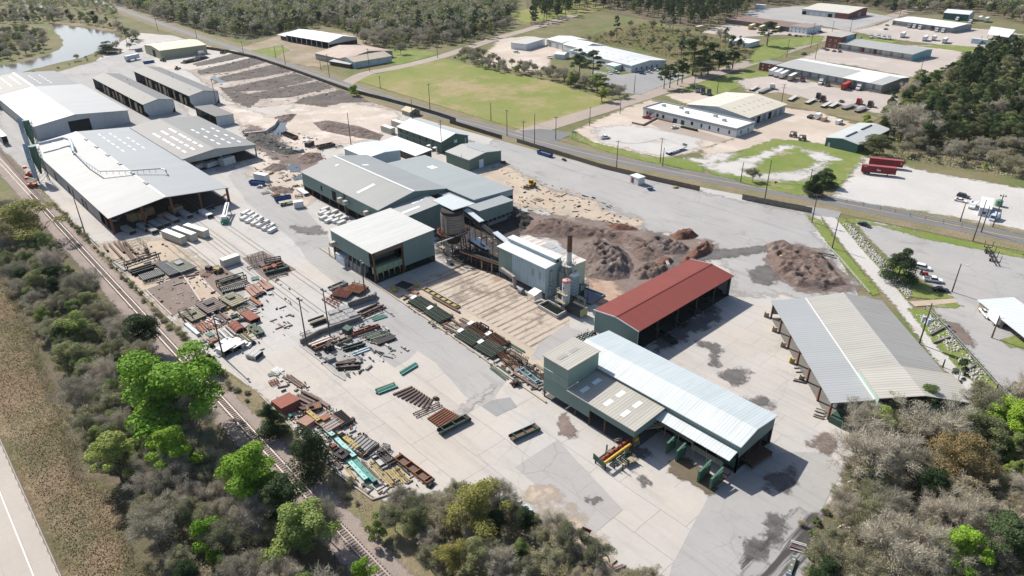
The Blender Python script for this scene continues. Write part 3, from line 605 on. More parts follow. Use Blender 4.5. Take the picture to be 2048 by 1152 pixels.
h=Hall('mill_annex','green annex with a cream ribbed roof and a taller tower block at one end','annex',ctr(-100.3,-71.9,102.8,113.4),28.4,10.6,0,[(-5.3,6.4),(5.3,6.9)])
h.roof(ROOFCREAM,x0=-6.2,x1=14.5)
h.wall('l',wallm(C_GREEN,'X'),4.5,None,.9,14.2).wall('l',wallm(C_GREEN,'X'),2.3,None,-14.2,.9,proud=.01)
h.wall('f',wallm(C_GREEN,'Y'),4.4).wall('b',wallm(C_GREEN,'Y'),2.3)
T=MB();T.bb(-14.2,-14.04,-5.3,5.75,6.9,12.3);T.bb(-6.36,-6.2,-5.3,5.75,6.95,12.3);T.bb(-14.04,-6.36,-5.3,-5.14,6.42,12.3);T.bb(-14.04,-6.36,5.59,5.75,6.9,12.3)
T.build('tower_wall',wallm(C_GREEN2,'X',dirt=.25),h.t)
MB().slab([(-14.5,-5.6,12.52),(-5.9,-5.6,12.52),(-5.9,6.05,12.6),(-14.5,6.05,12.6)],.2).build('tower_roof',ROOFCREAM,h.t)
for y in(-2.6,1.6):MB().slab([(-11.2,y-1.4,12.6),(-10,y-1.4,12.6),(-10,y+1.4,12.62),(-11.2,y+1.4,12.62)],.03).build('skylight',SKYD,h.t)
MB().bb(-14.3,-6.2,-5.47,-5.32,9.0,9.12).build('flashing',paint((.36,.42,.40),.5),h.t)
h.skylights([-2.4,1.9],[-3.2,9.2],2.6,1.2);h.skylights([-2.2,2.2],[4.0],2.6,1.2)
h.posts('l',[-14,-3.6,.9,5.6,14],RUST,.3);h.posts('r',[5,14],RUST,.3);h.floor(paint((.11,.105,.10),.9,.2,.3))
ang=math.atan2(-33.4,34.1);ux=Vector((math.cos(ang),math.sin(ang)));uy=Vector((-math.sin(ang),math.cos(ang)))
c0=Vector((-81.2,178.8));cc=c0+ux*23.85+uy*15.75
h=Hall('storage_shed','wide open-sided storage shed with a striped beige and grey roof beside the lane','shed',cc,47.7,31.5,ang,[(-15.75,5.4),(-6.25,6.35),(4.15,8.2),(15.75,5.7)])
h.roof([cladding((.315,.325,.33),'X',.95,.22,.05,.12,panel=0,name='blue_grey_roof_sheet'),cladding((.37,.355,.325),'X',.95,.34,.06,.35,panel=13,name='striped_beige_roof'),cladding((.32,.31,.295),'X',.95,.34,.06,.45,panel=9,patchcol=(.40,.43,.43),name='striped_grey_roof')]).cap(paint((.36,.36,.34),.6,.1))
for i,(a_,z_)in enumerate(((-6.25,6.6),)):MB().bb(-24,24,a_-.15,a_+.15,z_,z_+.12).build('flashing',TRIM,h.t)
h.posts('l',[-23.3,-15.2,-7.2,.6,8.4,16.2,23.3],RUST,.45)
h.wall('r',wallm((.25,.25,.24),'X')).floor(paint((.16,.15,.14),.9,.2,.3)).wall('b',wallm((.33,.35,.35),'Y'),1.2,4.6,-15.2,-6.4,name='slatted_wall')
for k in range(3):MB().bb(-23.95,-23.85,-15.3,-6.4,1.6+k*1.3,1.75+k*1.3).build('girt',RUST,h.t)
an=MB();an.slab([(13.6,-6.1,8.1),(25.5,-6.1,8.1),(25.5,4.15,9.0),(13.6,4.15,9.0)],.18);an.slab([(13.6,4.15,9.0),(25.5,4.15,9.0),(25.5,17,6.7),(13.6,17,6.7)],.18)
an.build('annex_roof',cladding((.43,.405,.36),'X',.95,.34,.06,.3,panel=0,name='striped_beige_roof'),h.t)
MB().prism([(13.6,6.6),(13.6,8.0),(25.4,8.0),(25.4,3.6),(24.1,3.6),(24.1,6.6)],-6.1,-5.95).build('annex_wall',wallm((.36,.46,.40),'X'),h.t)
MB().bb(25.3,25.45,-5.9,16.6,2.4,6.5).build('annex_wall',wallm(C_GREEN,'Y'),h.t)
for k,u in enumerate((-23.3,-15.2,-7.2,.6,8.4)):
 m=MB();m.box(u-.9,-16.6,0,.35,1.5,1.3);m.box(u-.9,-17.1,0,.5,.35,1.9);m.build('column_guard',paint((.42,.37,.26),.85,.2)if k!=3 else paint((.50,.40,.12),.7,.2),h.t)
h=Hall('sawmill','large grey-roofed green sawmill hall with a pale ridge vent and hanging side wall','sawmill',ctr(-271,-213,129.3,161.5),58,32.2,0,[(-16.1,9.0),(.2,12.0),(16.1,9.0)])
h.roof([cladding((.29,.29,.28),'X',.9,.2,.06,.25,panel=17,name='grey_roof_sheet'),cladding((.265,.28,.285),'X',.9,.16,.06,.2,panel=22,name='blue_grey_roof_sheet')]).cap(TRIM,.9)
h.wall('l',wallm(C_GREEN,'X'),3.2).wall('f',wallm(C_GREEN,'Y'),8.1).wall('b',wallm(C_GREEN,'Y')).wall('r',wallm(C_GREEN,'X'))
h.posts('l',[-28.6,-22,-15,-8,-1,6,13,20,28.6],RUST,.4);h.floor()
h.panel('l',-3,3.6,3.2,4.0,BLACK,'doorway');h.panel('l',-13,5,1.2,2.2,BLACK,'doorway');h.panel('l',20,3.2,5,2.4,BLACK,'doorway')
for u in(3.2,7.4,22):
 m=MB();m.prism([(-1.1,0),(1.1,0),(.8,1.5),(-.8,1.5)],-1.9,0);o=m.build('vent_hood',paint((.45,.42,.36),.6,.2,1.5,.5,(.25,.10,.05)),h.t,loc=(u,-16.2,5.4))
h.skylights([5],[-12],3,1.5);h.skylights([-9],[10],8,1.6);h.skylights([-4],[-20],1.6,.9)
MB().bar((5.3,-16.4,0),(5.3,-16.4,9.2),.5).build('duct',paint((.09,.14,.125),.5),h.t)
h=Hall('chipper_hall','low green-walled hall with a broad flat grey roof behind the sawmill','hall',ctr(-255,-196.5,161.6,182),58.5,20.4,0,[(-10.2,8.9),(10.2,7.9)])
h.roof(cladding((.30,.325,.33),'X',.9,.13,.05,.25,panel=20,name='blue_grey_roof_sheet')).wall('l',wallm(C_GREEN,'X')).wall('r',wallm(C_GREEN,'X')).wall('f',wallm((.36,.42,.46),'Y'),5.5).wall('b',wallm(C_GREEN,'Y'))
h.skylights([2],[-14,-11.8],3.5,1.6);h.floor()
m=MB();[m.box(22+k*.5,-3-k*.4,8.6,1.4,.14,.16,.5*k)for k in range(5)];m.build('roof_debris',DKSTEEL,h.t)
h=Hall('fuel_hall','green hall standing on steel legs beside the round fuel silo','hall',ctr(-213,-188.5,157.5,174.5),24.5,17,0,[(-8.5,7.9),(8.5,7.4)])
h.roof(cladding((.30,.32,.32),'X',.9,.13,.05,.25,panel=8,name='blue_grey_roof_sheet')).wall('f',wallm(C_GREEN,'Y'),3.0).wall('l',wallm(C_GREEN,'X'),3.0).wall('r',wallm(C_GREEN,'X'),3.0)
h.posts('f',[-8.2,0,8.2],DKSTEEL,.35);h.posts('l',[-10,0,11.9],DKSTEEL,.35);h.floor()
m=MB();[m.bb(11.5,11.9,-4+k*2.2,-3.7+k*2.2,0,3)for k in range(6)];m.bb(11.3,12.3,-5,8,1.6,1.8);m.bb(12,12.2,-4,6,.5,1.6);m.build('timber_frame',GREYSTEEL,h.t)
h=Hall('link_bay','low green gabled bay linking the sawmill to the white-roofed block','bay',ctr(-212.8,-201.7,129.6,151.5),11.1,21.9,0,[(-10.9,8.2),(8.6,9.3),(10.9,8.9)])
h.roof([cladding((.35,.35,.34),'X',.9,.18,.05,.2,panel=0,name='grey_roof_sheet')]*2).wall('f',wallm(C_GREEN,'Y'),0).wall('l',wallm(C_GREEN,'X'),4);h.skylights([-2],[2],8,1.4);h.skylights([4],[-2.4],5,1.4)
h=Hall('sorter_block','tall green block with a white roof and an open corner on red steel legs','block',ctr(-205,-179.4,105,129.5),25.6,24.5,0,[(-12.25,11.2),(12.25,11.9)])
h.roof(cladding((.51,.505,.485),'X',.9,.2,.07,.35,panel=7,name='pale_roof_sheet'))
h.wall('l',wallm(C_GREEN,'X'),5.6,None,-12.8,10.6).wall('r',wallm(C_GREEN,'X'),0).wall('f',wallm(C_GREEN,'Y'),2.6,7.2,-.4,12.1,name='lower_wall').wall('f',wallm(C_GREEN,'Y',dirt=.2),7.2,None,-.4,12.1,proud=.03).wall('b',wallm(C_GREEN,'Y'))
h.posts('l',[-12.4,-10.6,-3.2,12.5],RUST,.5,inset=.5);h.posts('f',[-.6,12],RUST,.45,inset=.5);h.floor()
MB().bb(12.3,12.75,-12.2,-.5,9.9,11.0).build('lintel',paint((.17,.095,.08),.7,.2),h.t)
m=MB();m.bb(2,10,-11,-1.5,5.0,5.6);m.cyl((3,-10,7),(3,-1.5,7),1.4,n=14);m.cyl((8,-10,7.2),(8,-1.5,7.2),1.2,n=14);m.bb(-6,1,-9,4,3,8);m.build('sorter_drums',paint((.05,.07,.06),.7,.2),h.t)
m=MB();m.bb(10.6,12.2,-11.6,1.0,3.2,5.4)
for k in range(6):m.bb(12.2,12.5,-11+k*2.2,-10.7+k*2.2,2.6,5.6);m.bar((12.3,-10.8+k*2.2,3.0),(11,-9.9+k*2.2,.1),.2)
m.build('infeed_chute',paint((.25,.34,.22),.6,.2,1,.3),h.t)
m=MB();m.bb(-11,-5.5,-12.6,-9.6,.2,3.4);m.bb(-9.6,-6.6,-12.66,-12.55,1.3,2.4);m.build('control_cabin',paint((.55,.60,.66),.5,.1),h.t)
m=MB();m.bb(-5,4,-12,-9,.2,3.2);[m.bar((-4+k*2.6,-12.2,0),(-2.6+k*2.6,-12.2,5.5),.25)for k in range(5)];m.build('steel_bracing',GREYSTEEL,h.t)
m=MB();m.prism([(-1.0,0),(1.0,0),(.7,1.5),(-.7,1.5)],-1.8,0);m.build('vent_hood',paint((.45,.42,.36),.6,.2,1.5,.5,(.25,.10,.05)),h.t,loc=(-10.8,-12.3,6.2))
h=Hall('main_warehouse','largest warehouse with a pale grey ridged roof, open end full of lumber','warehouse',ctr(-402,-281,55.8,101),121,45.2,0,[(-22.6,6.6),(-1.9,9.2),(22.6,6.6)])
h.roof([cladding((.38,.38,.37),'X',1.0,.14,.07,.35,panel=22,name='pale_roof_sheet'),cladding((.31,.325,.335),'X',1.0,.10,.04,.1,panel=30,name='blue_grey_roof_sheet')],over=.6).cap(TRIM,1.0)  # slope colours carry the light: left brighter, right greyer
h.wall('l',wallm((.33,.33,.33),'X'),0,None,-60,46).wall('b',wallm((.4,.4,.4),'Y')).wall('r',wallm((.4,.4,.4),'X'),0,None,-60,30)
for u,w_ in((-20,2),(2,3),(8,1.6),(22,2.4),(27,1.8)):h.panel('l',u,0,w_,3.4,BLACK,'doorway')
for u in(-46,-22,6,30):h.panel('l',u,5.4,16,1.1,paint((.12,.09,.075),.9,.4,1.0),'rotten_siding',.05)
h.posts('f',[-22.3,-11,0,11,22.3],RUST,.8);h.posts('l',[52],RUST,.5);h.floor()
for k in range(6):MB().bb(-44+k*16.5,-40.5+k*16.5,-2.4,-1.4,9.5,9.9).build('roof_vent',GREYSTEEL,h.t)
h.skylights([-14,-9],[-52,-48,-44],1.0,4);h.skylights([-17,-12],[-34,-30],1.0,4);h.skylights([6,11],[-50,-43,-36,-29,-22,-15],1.0,4,paint((.55,.58,.60),.4))
h.skylights([15.5],[-38,-31,-24,-17],1.0,4,paint((.55,.58,.60),.4))
h=Hall('lumber_store','grey ridged store roof dotted with pale skylights, joined to the largest warehouse','store',ctr(-400,-329,101.2,135.8),71,34.6,0,[(-17.3,7.0),(-2.2,8.6),(17.3,6.3)])
h.roof([cladding((.225,.215,.205),'X',1.0,.12,.05,.25,panel=0,name='dull_roof_sheet'),cladding((.225,.225,.22),'X',1.0,.12,.05,.25,panel=0,name='dull_roof_sheet')])
h.wall('f',wallm((.42,.42,.41),'Y'),4.9).wall('r',wallm((.40,.40,.40),'X'),0,None,-35,20);h.posts('f',[-17,0,17],GREYSTEEL,.5);h.floor()
h.skylights([-13,-9,-5],[-12,-7,1,6,12,19,26],1.1,4.2);h.skylights([3,8,13],[-4,2,12,20,27],1.1,3.6)
h=Hall('white_warehouse','warehouse with one roof slope whitened for sun glare and a dark doorway in its grey end wall','warehouse',ctr(-526,-437.3,65.3,111.5),88.7,46.2,0,[(-23.1,7.0),(-3.2,9.6),(23.1,7.0)])
h.roof([cladding((.54,.54,.53),'X',1.0,.08,.05,.25,panel=19,name='white_roof_sheet'),cladding((.36,.365,.37),'X',1.0,.06,.05,.2,panel=28,name='pale_roof_sheet')],over=.6)  # sun glare put into the left slope's colour, right slope kept greyer
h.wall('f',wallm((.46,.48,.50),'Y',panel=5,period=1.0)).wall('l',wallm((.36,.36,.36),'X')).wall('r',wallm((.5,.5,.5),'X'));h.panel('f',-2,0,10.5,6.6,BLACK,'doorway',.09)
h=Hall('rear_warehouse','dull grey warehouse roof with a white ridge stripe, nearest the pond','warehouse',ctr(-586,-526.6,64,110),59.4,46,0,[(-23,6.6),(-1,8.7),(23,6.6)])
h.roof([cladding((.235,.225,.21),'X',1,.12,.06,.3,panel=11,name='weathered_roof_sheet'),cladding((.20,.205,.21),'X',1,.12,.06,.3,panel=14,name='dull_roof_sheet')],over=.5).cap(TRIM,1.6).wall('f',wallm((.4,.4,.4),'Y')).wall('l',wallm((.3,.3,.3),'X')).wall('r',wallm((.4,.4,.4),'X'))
h.skylights([-16,-10,-5],[-20,-13,-6,1,8],1.0,4);h.skylights([5,11],[-14,-7,0,7,14],1.0,4,paint((.42,.44,.46),.4))
DRK=cladding((.165,.16,.15),'X',1.0,.1,.05,.2,panel=0,name='dull_roof_sheet');DRK2=cladding((.155,.155,.155),'X',1.0,.1,.05,.2,panel=0,name='dark_roof_sheet')
for(x0,x1,y0,y1,lab)in((-541,-443.3,122,139,'long grey kiln shed with a flared pale end wall, nearer the white warehouse'),(-543.5,-445,149,166.5,'long grey kiln shed with tan bay panels, nearer the log yard')):
 W_=y1-y0;h=Hall('kiln_shed',lab,'shed',ctr(x0,x1,y0,y1),x1-x0,W_,0,gab(W_,7.2,8.9),'kiln sheds between warehouse and log yard')
 h.roof([DRK,DRK2]);w_=W_/2
 MB().prism([(-w_+2.2,0),(-w_,3.4),(-w_,7.1),(0,8.8),(w_,7.1),(w_,3.4),(w_-2.2,0)],(x1-x0)/2-.2,(x1-x0)/2,ax='x').build('wall',wallm((.46,.485,.50),'Y',panel=4,period=1.0),h.t)
 h.wall('b',wallm((.25,.25,.25),'Y')).wall('r',wallm((.3,.3,.3),'X')).floor()
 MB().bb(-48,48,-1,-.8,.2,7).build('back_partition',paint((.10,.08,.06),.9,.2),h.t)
 for k,u in enumerate((-30,-24,-12,-5,2,9,20,30,38)):MB().bb(u,u+(2.2,4.5)[k%3==1],-w_+.6,-w_+.9,0,6.2-(k%3)*.9).build('bay_panel',paint((.42,.36,.25),.8,.15),h.t)
 h.posts('l',[-48,-36,-24,-12,0,12,24,36,47],DKSTEEL)
 m=MB();m.bar((0,0,8.9),(0,0,10.2),.15);m.bar((38,-4,8),(38,-4,9.2),.12);m.bar((-20,5,8),(-20,5,9),.2);m.build('roof_pipe',DKSTEEL,h.t)
h=Hall('machine_shed','small open-fronted shed with a plain grey roof beyond the kiln sheds','shed',ctr(-424,-395,143.7,153.6),29,9.9,0,[(-4.95,5.6),(4.95,5.0)])
h.roof(DRK).wall('f',wallm((.52,.54,.56),'Y')).wall('b',wallm((.4,.4,.4),'Y')).wall('r',wallm((.4,.4,.4),'X')).posts('l',[-14,-5,5,14],DKSTEEL).floor()
h=Hall('beige_workshop','pale yellow metal workshop with a dark doorway beside the blue skip','workshop',ctr(-646,-611,190,226.6),36.6,35,PI/2,gab(35,6.6,8.3))
h.roof(cladding((.56,.52,.40),'X',1,.05,.04,.1,panel=0,name='cream_roof_sheet')).wall('l',wallm((.40,.375,.25),'X')).wall('b',wallm((.42,.39,.27),'Y')).wall('f',wallm((.4,.38,.27),'Y')).wall('r',wallm((.4,.38,.27),'X'));h.panel('b',-3,0,6,5.4,BLACK,'doorway')
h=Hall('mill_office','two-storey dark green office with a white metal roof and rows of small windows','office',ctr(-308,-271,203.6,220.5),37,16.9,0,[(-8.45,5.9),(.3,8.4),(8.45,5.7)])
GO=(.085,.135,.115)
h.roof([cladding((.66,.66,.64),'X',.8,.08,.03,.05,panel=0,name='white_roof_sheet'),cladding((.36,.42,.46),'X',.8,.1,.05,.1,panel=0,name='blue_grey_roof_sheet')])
for sd,ax in(('l','X'),('r','X'),('f','Y'),('b','Y')):h.wall(sd,wallm(GO,ax))
for u in(-15.5,-10,-4.5,1,6.5,12):h.panel('l',u,3.9,1.0,1.5,GLASS,'window');h.panel('l',u,.9,1.0,1.5,GLASS,'window')if u<6 else None
h.panel('f',.5,3.8,1.8,1.4,paint((.62,.64,.62),.4),'window');h.panel('f',2.6,0,1.2,2.3,TRIM);h.panel('f',6.8,0,.8,4.8,paint((.35,.40,.38)),'downpipe');h.panel('f',1.2,1.2,.8,.8,TRIM,'sign')
MB().slab([(18.6,-7.5,2.4),(20.6,-7.5,1.9),(20.6,-2.5,1.9),(18.6,-2.5,2.4)],.12).build('awning',GREYSTEEL,h.t)
m=MB();m.bar((-18,-8.7,3.3),(6,-8.7,3.0),.25,.2);m.build('outside_pipe',paint((.12,.17,.15)),h.t)
for u in(8.6,13.5):MB().slab([(u,-10.4,2.5),(u+1.8,-10.4,2.5),(u+1.8,-8.5,2.8),(u,-8.5,2.8)],.1).build('door_hood',TRIM,h.t);h.panel('l',u+.9,0,1.1,2.2,TRIM)
m=MB();m.slab([(14,8.6,2.7),(20.5,8.6,2.7),(20.5,11.2,2.5),(14,11.2,2.5)],.14);[m.box(x,10.9,0,.2,.2,2.4)for x in(14.4,20.2)];m.build('porch',GREYSTEEL,h.t)
h=Hall('green_garage','single-storey green garage with a grey roof and one white door','garage',ctr(-259.4,-242.4,197.4,217),17,19.6,0,gab(19.6,5.2,6.6))
h.roof([cladding((.38,.375,.355),'X',.9,.1,.05,.2,panel=0,name='grey_roof_sheet'),cladding((.34,.35,.35),'X',.9,.1,.05,.2,panel=0,name='grey_roof_sheet')])
for sd,ax in(('l','X'),('r','X'),('f','Y'),('b','Y')):h.wall(sd,wallm((.13,.19,.155),ax))
h.panel('f',-2.6,0,2.6,3.9,paint((.62,.66,.72),.5),'door');h.panel('f',-2.4,4.5,.7,.3,DKSTEEL,'lamp')
MB().bb(-4,7.5,-.6,-.2,6.75,7.0).build('roof_pipe',GALV,h.t);h.panel('f',9.7,0,.16,5,paint((.35,.42,.38)),'downpipe');h.panel('l',3,0,.25,6.6,GREYSTEEL,'vent_stack')
h=Hall('white_roof_shed','low dark-walled shed under a glaring white roof behind the green office','shed',ctr(-298.6,-268.8,186.5,195.8),29.8,9.3,0,[(-4.65,3.4),(4.65,4.3)])
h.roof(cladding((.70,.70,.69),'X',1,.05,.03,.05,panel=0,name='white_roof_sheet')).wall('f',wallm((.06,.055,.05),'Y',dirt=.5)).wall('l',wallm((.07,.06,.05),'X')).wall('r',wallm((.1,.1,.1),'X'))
h=Hall('filing_room','pale blue-grey block with a white roof tucked behind the sawmill ridge','block',ctr(-291,-271.6,162,180),19.4,18,0,[(-9,7.4),(0,8.0),(9,7.0)])
h.roof([cladding((.66,.68,.69),'X',1,.06,.03,.05,panel=0,name='white_roof_sheet'),cladding((.52,.56,.58),'X',1,.06,.03,.05,panel=0,name='pale_roof_sheet')]).wall('f',wallm((.42,.50,.55),'Y')).wall('l',wallm((.42,.48,.5),'X')).wall('r',wallm((.42,.5,.55),'X')).wall('b',wallm((.42,.5,.55),'Y'))
h=Hall('gate_house','tiny tan-roofed guard hut beside the roadside fence','hut',g(822,229),8,7,0,gab(7,2.6,4.0))
h.roof(cladding((.42,.36,.24),'X',.6,.1,.1,.2,panel=0,name='tan_shingles')).wall('f',paint((.14,.15,.13))).wall('l',paint((.26,.25,.21))).wall('r',paint((.2,.2,.18))).wall('b',paint((.2,.2,.18)));h.panel('f',0,.8,1.6,1.0,GLASS,'window')
WP=paint((.56,.59,.60),.6,.06,.3,.12,name='white_wall_paint')
def fhall(name,label,A,B,depth,prof_fn,roofm,wallf,walls_=None,cat='building',z=0.0,over=.4):
 "hall whose long front wall runs from survey spot A to B; depth away from the camera"
 a=Vector(g(*A,z));b=Vector(g(*B,z));d=(b-a);L=d.length;ang=math.atan2(d.y,d.x);n=Vector((-d.y,d.x)).normalized()
 c=(a+b)/2+n*depth/2;h=Hall(name,label,cat,c,L,depth,ang,prof_fn(depth));h.roof(roofm,over=over)
 for sd in 'lfrb':h.wall(sd,(walls_ or{}).get(sd,wallf))
 return h
OW=paint((.60,.63,.64),.7,.05,.3,.1,name='white_masonry');OG=paint((.33,.35,.36),.7,.1,.3,name='grey_parapet')
h=Hall('front_office','single-storey white office with a flat white roof, grey parapet and dark windows','office',(-216,338.5),60,17.5,0,[(-8.75,4.2),(8.75,4.2)])
h.roof(cladding((.66,.665,.66),'X',3,.03,.05,.12,panel=0,name='flat_roof_membrane'),over=-.2)
for sd in 'lrfb':h.wall(sd,OW,0,4.1)
m=MB();[m.bb(-30.2,30.2,y-.2,y+.2,3.6,5.0)for y in(-8.9,8.9)];[m.bb(x-.2,x+.2,-8.7,8.7,3.6,5.0)for x in(-30,30)];m.build('parapet',OG,h.t)
for u in(-27,-25,-20,-16,3,9,14,19.5,26):h.panel('l',u,1.1,1.0 if u>5 else 1.5,1.9,GLASS,'window')
for u,w_ in((-8,2.6),(-3,2.2)):h.panel('l',u,0,w_,2.6,GLASS,'entrance')
for v in(-4,3):h.panel('f',v,1.1,1.0,1.9,GLASS,'window')
m=MB();m.slab([(-26,-10.2,2.9),(-22.5,-10.2,2.9),(-22.5,-8.8,3.2),(-26,-8.8,3.2)],.1);m.build('awning',DKSTEEL,h.t)
for x,y in((-24,2),(-14,5),(-6,-1),(9,4),(17,0)):
 m=MB();m.box(x,y,4.45,2.0,1.4,1.1);m.box(x+.2,y,5.5,1.2,1.0,.3);m.build('rooftop_unit',paint((.42,.42,.40),.5,.15),h.t)
tag(MB().box(0,0,0,10,1.6,1.1).build('hedge',paint((.02,.03,.015),.9,.4,2),loc=(*g(1378,259),0)),'clipped dark hedge under the office windows','hedge')
t=thing('retaining_wall','low brown brick retaining wall bent around the office steps','wall',(*g(1290,250),0));o=Vector((t.location.x,t.location.y));P=[Vector(g(*p))-o for p in((1264,247),(1286,252),(1312,238),(1345,246))]
m=MB();[m.bar((a.x,a.y,.5),(b.x,b.y,.5),.7,1.0)for a,b in zip(P[:-1],P[1:])];m.build('brickwork',paint((.27,.19,.14),.9,.2,1.5),t)
h=Hall('tan_warehouse','wide warehouse with a cream ribbed roof standing behind the white office','warehouse',(-212,372),40,39,PI/2,gab(39,5.0,7.4));h.roof([cladding((.54,.50,.41),'X',1,.06,.04,.1,panel=0,name='cream_roof_sheet'),cladding((.60,.555,.46),'X',1,.06,.04,.1,panel=0,name='cream_roof_sheet')],over=.8)
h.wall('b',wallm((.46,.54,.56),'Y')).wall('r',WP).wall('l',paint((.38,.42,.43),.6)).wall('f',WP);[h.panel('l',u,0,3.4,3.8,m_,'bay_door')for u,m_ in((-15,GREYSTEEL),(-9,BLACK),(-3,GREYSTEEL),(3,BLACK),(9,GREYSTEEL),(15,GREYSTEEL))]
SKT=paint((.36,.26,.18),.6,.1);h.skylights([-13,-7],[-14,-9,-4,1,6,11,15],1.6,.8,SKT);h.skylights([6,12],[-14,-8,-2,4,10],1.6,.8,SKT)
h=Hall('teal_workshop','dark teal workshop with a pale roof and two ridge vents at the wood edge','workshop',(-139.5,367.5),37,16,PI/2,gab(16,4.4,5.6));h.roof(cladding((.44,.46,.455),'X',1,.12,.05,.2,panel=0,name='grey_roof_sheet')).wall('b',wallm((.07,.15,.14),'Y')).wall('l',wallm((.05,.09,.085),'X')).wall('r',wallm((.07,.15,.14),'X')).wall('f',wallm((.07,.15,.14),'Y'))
for u in(-9,8):MB().bb(u-6,u+6,-.35,.35,5.6,6.2).build('ridge_vent',paint((.10,.10,.10),.7),h.t)
h.panel('b',6,0,1.0,2.2,TRIM)
BRK=paint((.20,.075,.05),.9,.2,1.2,.2,(.12,.06,.04),name='red_brick')
def dock(label,A,B,depth,zr,rm,wf,nd,dm,lo=1.2,canopy=3.0,**k):
 a=Vector(g(*A,zr));b=Vector(g(*B,zr));d=b-a;L=d.length;ang=math.atan2(d.y,d.x);n=Vector((-d.y,d.x)).normalized();c=(a+b)/2+n*depth/2
 h=Hall('freight_dock',label,'dock',c,L,depth,ang,[(-depth/2,zr),(depth*.2,zr+k.get('rise',1.2)),(depth/2,zr+.3)]);h.roof(rm,over=.3)
 m=MB();m.bb(-L/2+.3,L/2-.3,-depth/2+canopy,-depth/2+canopy+.2,0,zr+.2);m.build('wall',wf,h.t);h.wall('f',k.get('fm',wf)).wall('b',wf).wall('r',wf)
 m=MB();m.bb(-L/2+.5,L/2-.5,-depth/2+.8,-depth/2+canopy,0,lo);m.build('loading_platform',CONC,h.t)
 for i in range(nd):u=-L/2+L*(i+.5)/nd;MB().bb(u-L/nd*.36,u+L/nd*.36,-depth/2+canopy-.08,-depth/2+canopy-.01,lo,zr-.5).build('bay_door',dm,h.t)
 m=MB();[m.box(-L/2+L*i/6,-depth/2+.3,0,.25,.25,zr)for i in range(7)];m.build('post',GREYSTEEL,h.t);return h
h=dock('long freight dock with a half grey, half white roof and a row of white doors',(1551,131),(1764,171),34,5,[cladding((.37,.37,.355),'X',1,.05,.04,.2,panel=0,name='grey_roof_sheet'),cladding((.66,.67,.66),'X',1,.05,.04,.1,panel=0,name='white_roof_sheet')],paint((.32,.30,.28),.8,.15),12,paint((.58,.60,.62),.6))
MB().slab([(12,-17.3,5.28),(30.9,-17.3,5.28),(30.9,6.8,6.5),(12,6.8,6.5)],.05).build('white_roof_end',cladding((.60,.65,.66),'X',1,.05,.03,.05,panel=0,name='white_roof_sheet'),h.t)
a=g(1532,143);t=Hall('brick_office','small brick office block at the left end of the half-white freight dock','office',(a[0],a[1]+6),12,12,0,[(-6,5.4),(6,5.4)]);t.roof(paint((.24,.24,.24),.8,.2),over=0);[t.wall(s_,BRK)for s_ in 'lrfb'];[t.panel('l',u,1,.9,1.2,TRIM,'window')for u in(-3,2)];[t.panel('l',u,3.6,.9,.8,TRIM,'window')for u in(-3,2)]
h=dock('long freight dock with a dull grey roof and turquoise end wall',(1677,87),(1825,109.5),30,5,cladding((.335,.335,.32),'X',1,.05,.04,.2,panel=0,name='grey_roof_sheet'),paint((.30,.30,.28),.8,.15),7,paint((.50,.52,.52),.6),fm=paint((.20,.42,.45),.6,.1))
b0=g(1661,97);TQ=paint((.19,.42,.46),.6,.08)
t=Hall('brick_tower','two-storey red brick block with a turquoise band beside the grey freight dock','office',(b0[0]+1,b0[1]+14),28,12,PI/2,[(-6,9.4),(6,9.4)]);t.roof(cladding((.38,.36,.32),'X',3,.02,.05,.2,panel=0,name='flat_roof_membrane'),over=.1);[t.wall(s_,BRK)for s_ in 'lrfb'];t.panel('l',3,5.4,14,3.8,TQ,'turquoise_band');[t.panel('b',u,z,1.3,1.9,TRIM,'window')for u in(-2,2.4)for z in(1.2,5.2)]
[t.panel('b',u,z+.15,.9,1.5,GLASS,'pane',.1)for u in(-2,2.4)for z in(1.2,5.2)]
h=dock('farthest freight dock, white-roofed, with truck cabs parked along it',(1786,40.5),(1904,56),34,4.6,cladding((.66,.665,.65),'X',1,.05,.03,.08,panel=0,name='white_roof_sheet'),paint((.40,.41,.40),.8,.1),9,paint((.46,.48,.50),.6),fm=paint((.28,.30,.31),.7))
h=fhall('brick_warehouse','distant warehouse with a cream roof and a tall red brick end wall',(1603,29),(1695,39),42,lambda w:[(-w/2,5.5),(w*.25,8),(w/2,7.4)],cladding((.52,.49,.43),'X',1,.05,.04,.1,panel=0,name='cream_roof_sheet'),paint((.44,.46,.47),.6,.1),{'f':BRK},'warehouse')
h.panel('l',18,0,14,5,BRK,'brick_front');h.panel('f',4,0,7,4.5,GREYSTEEL,'bay_door');[h.panel('l',u,.2,4.4,3.4,m_,'bay_door')for u,m_ in((-22,BLACK),(-14,WP),(-8,WP),(-1,WP),(6,BLACK))]
h=fhall('brown_roof_depot','low depot under a dark brown roof with a white front office end',(1450,47),(1576,64),22,lambda w:[(-w/2,4.2),(w/2,5.2)],paint((.20,.135,.11),.9,.2,.2,.2),paint((.12,.11,.10),.8),None,'depot')
h=fhall('white_depot_office','white-walled office end with tiny windows under the brown depot roof',(1577,64),(1612,69),24,lambda w:[(-w/2,5.4),(w/2,5.4)],paint((.26,.21,.19),.9,.2),paint((.60,.64,.66),.7,.1),None,'office');[h.panel('l',u,z,.9,.9,GLASS,'window')for u in(-6,-2,2,6)for z in(1,3.4)]
h=fhall('green_barn','dark teal metal barn with a white roof at the far right lot',(1885,38),(1934.6,42.5),20,lambda w:gab(w,6,8.4),cladding((.58,.61,.62),'X',1,.05,.03,.05,panel=0,name='white_roof_sheet'),paint((.035,.11,.10),.6),{'f':paint((.30,.38,.38),.6)},'barn')
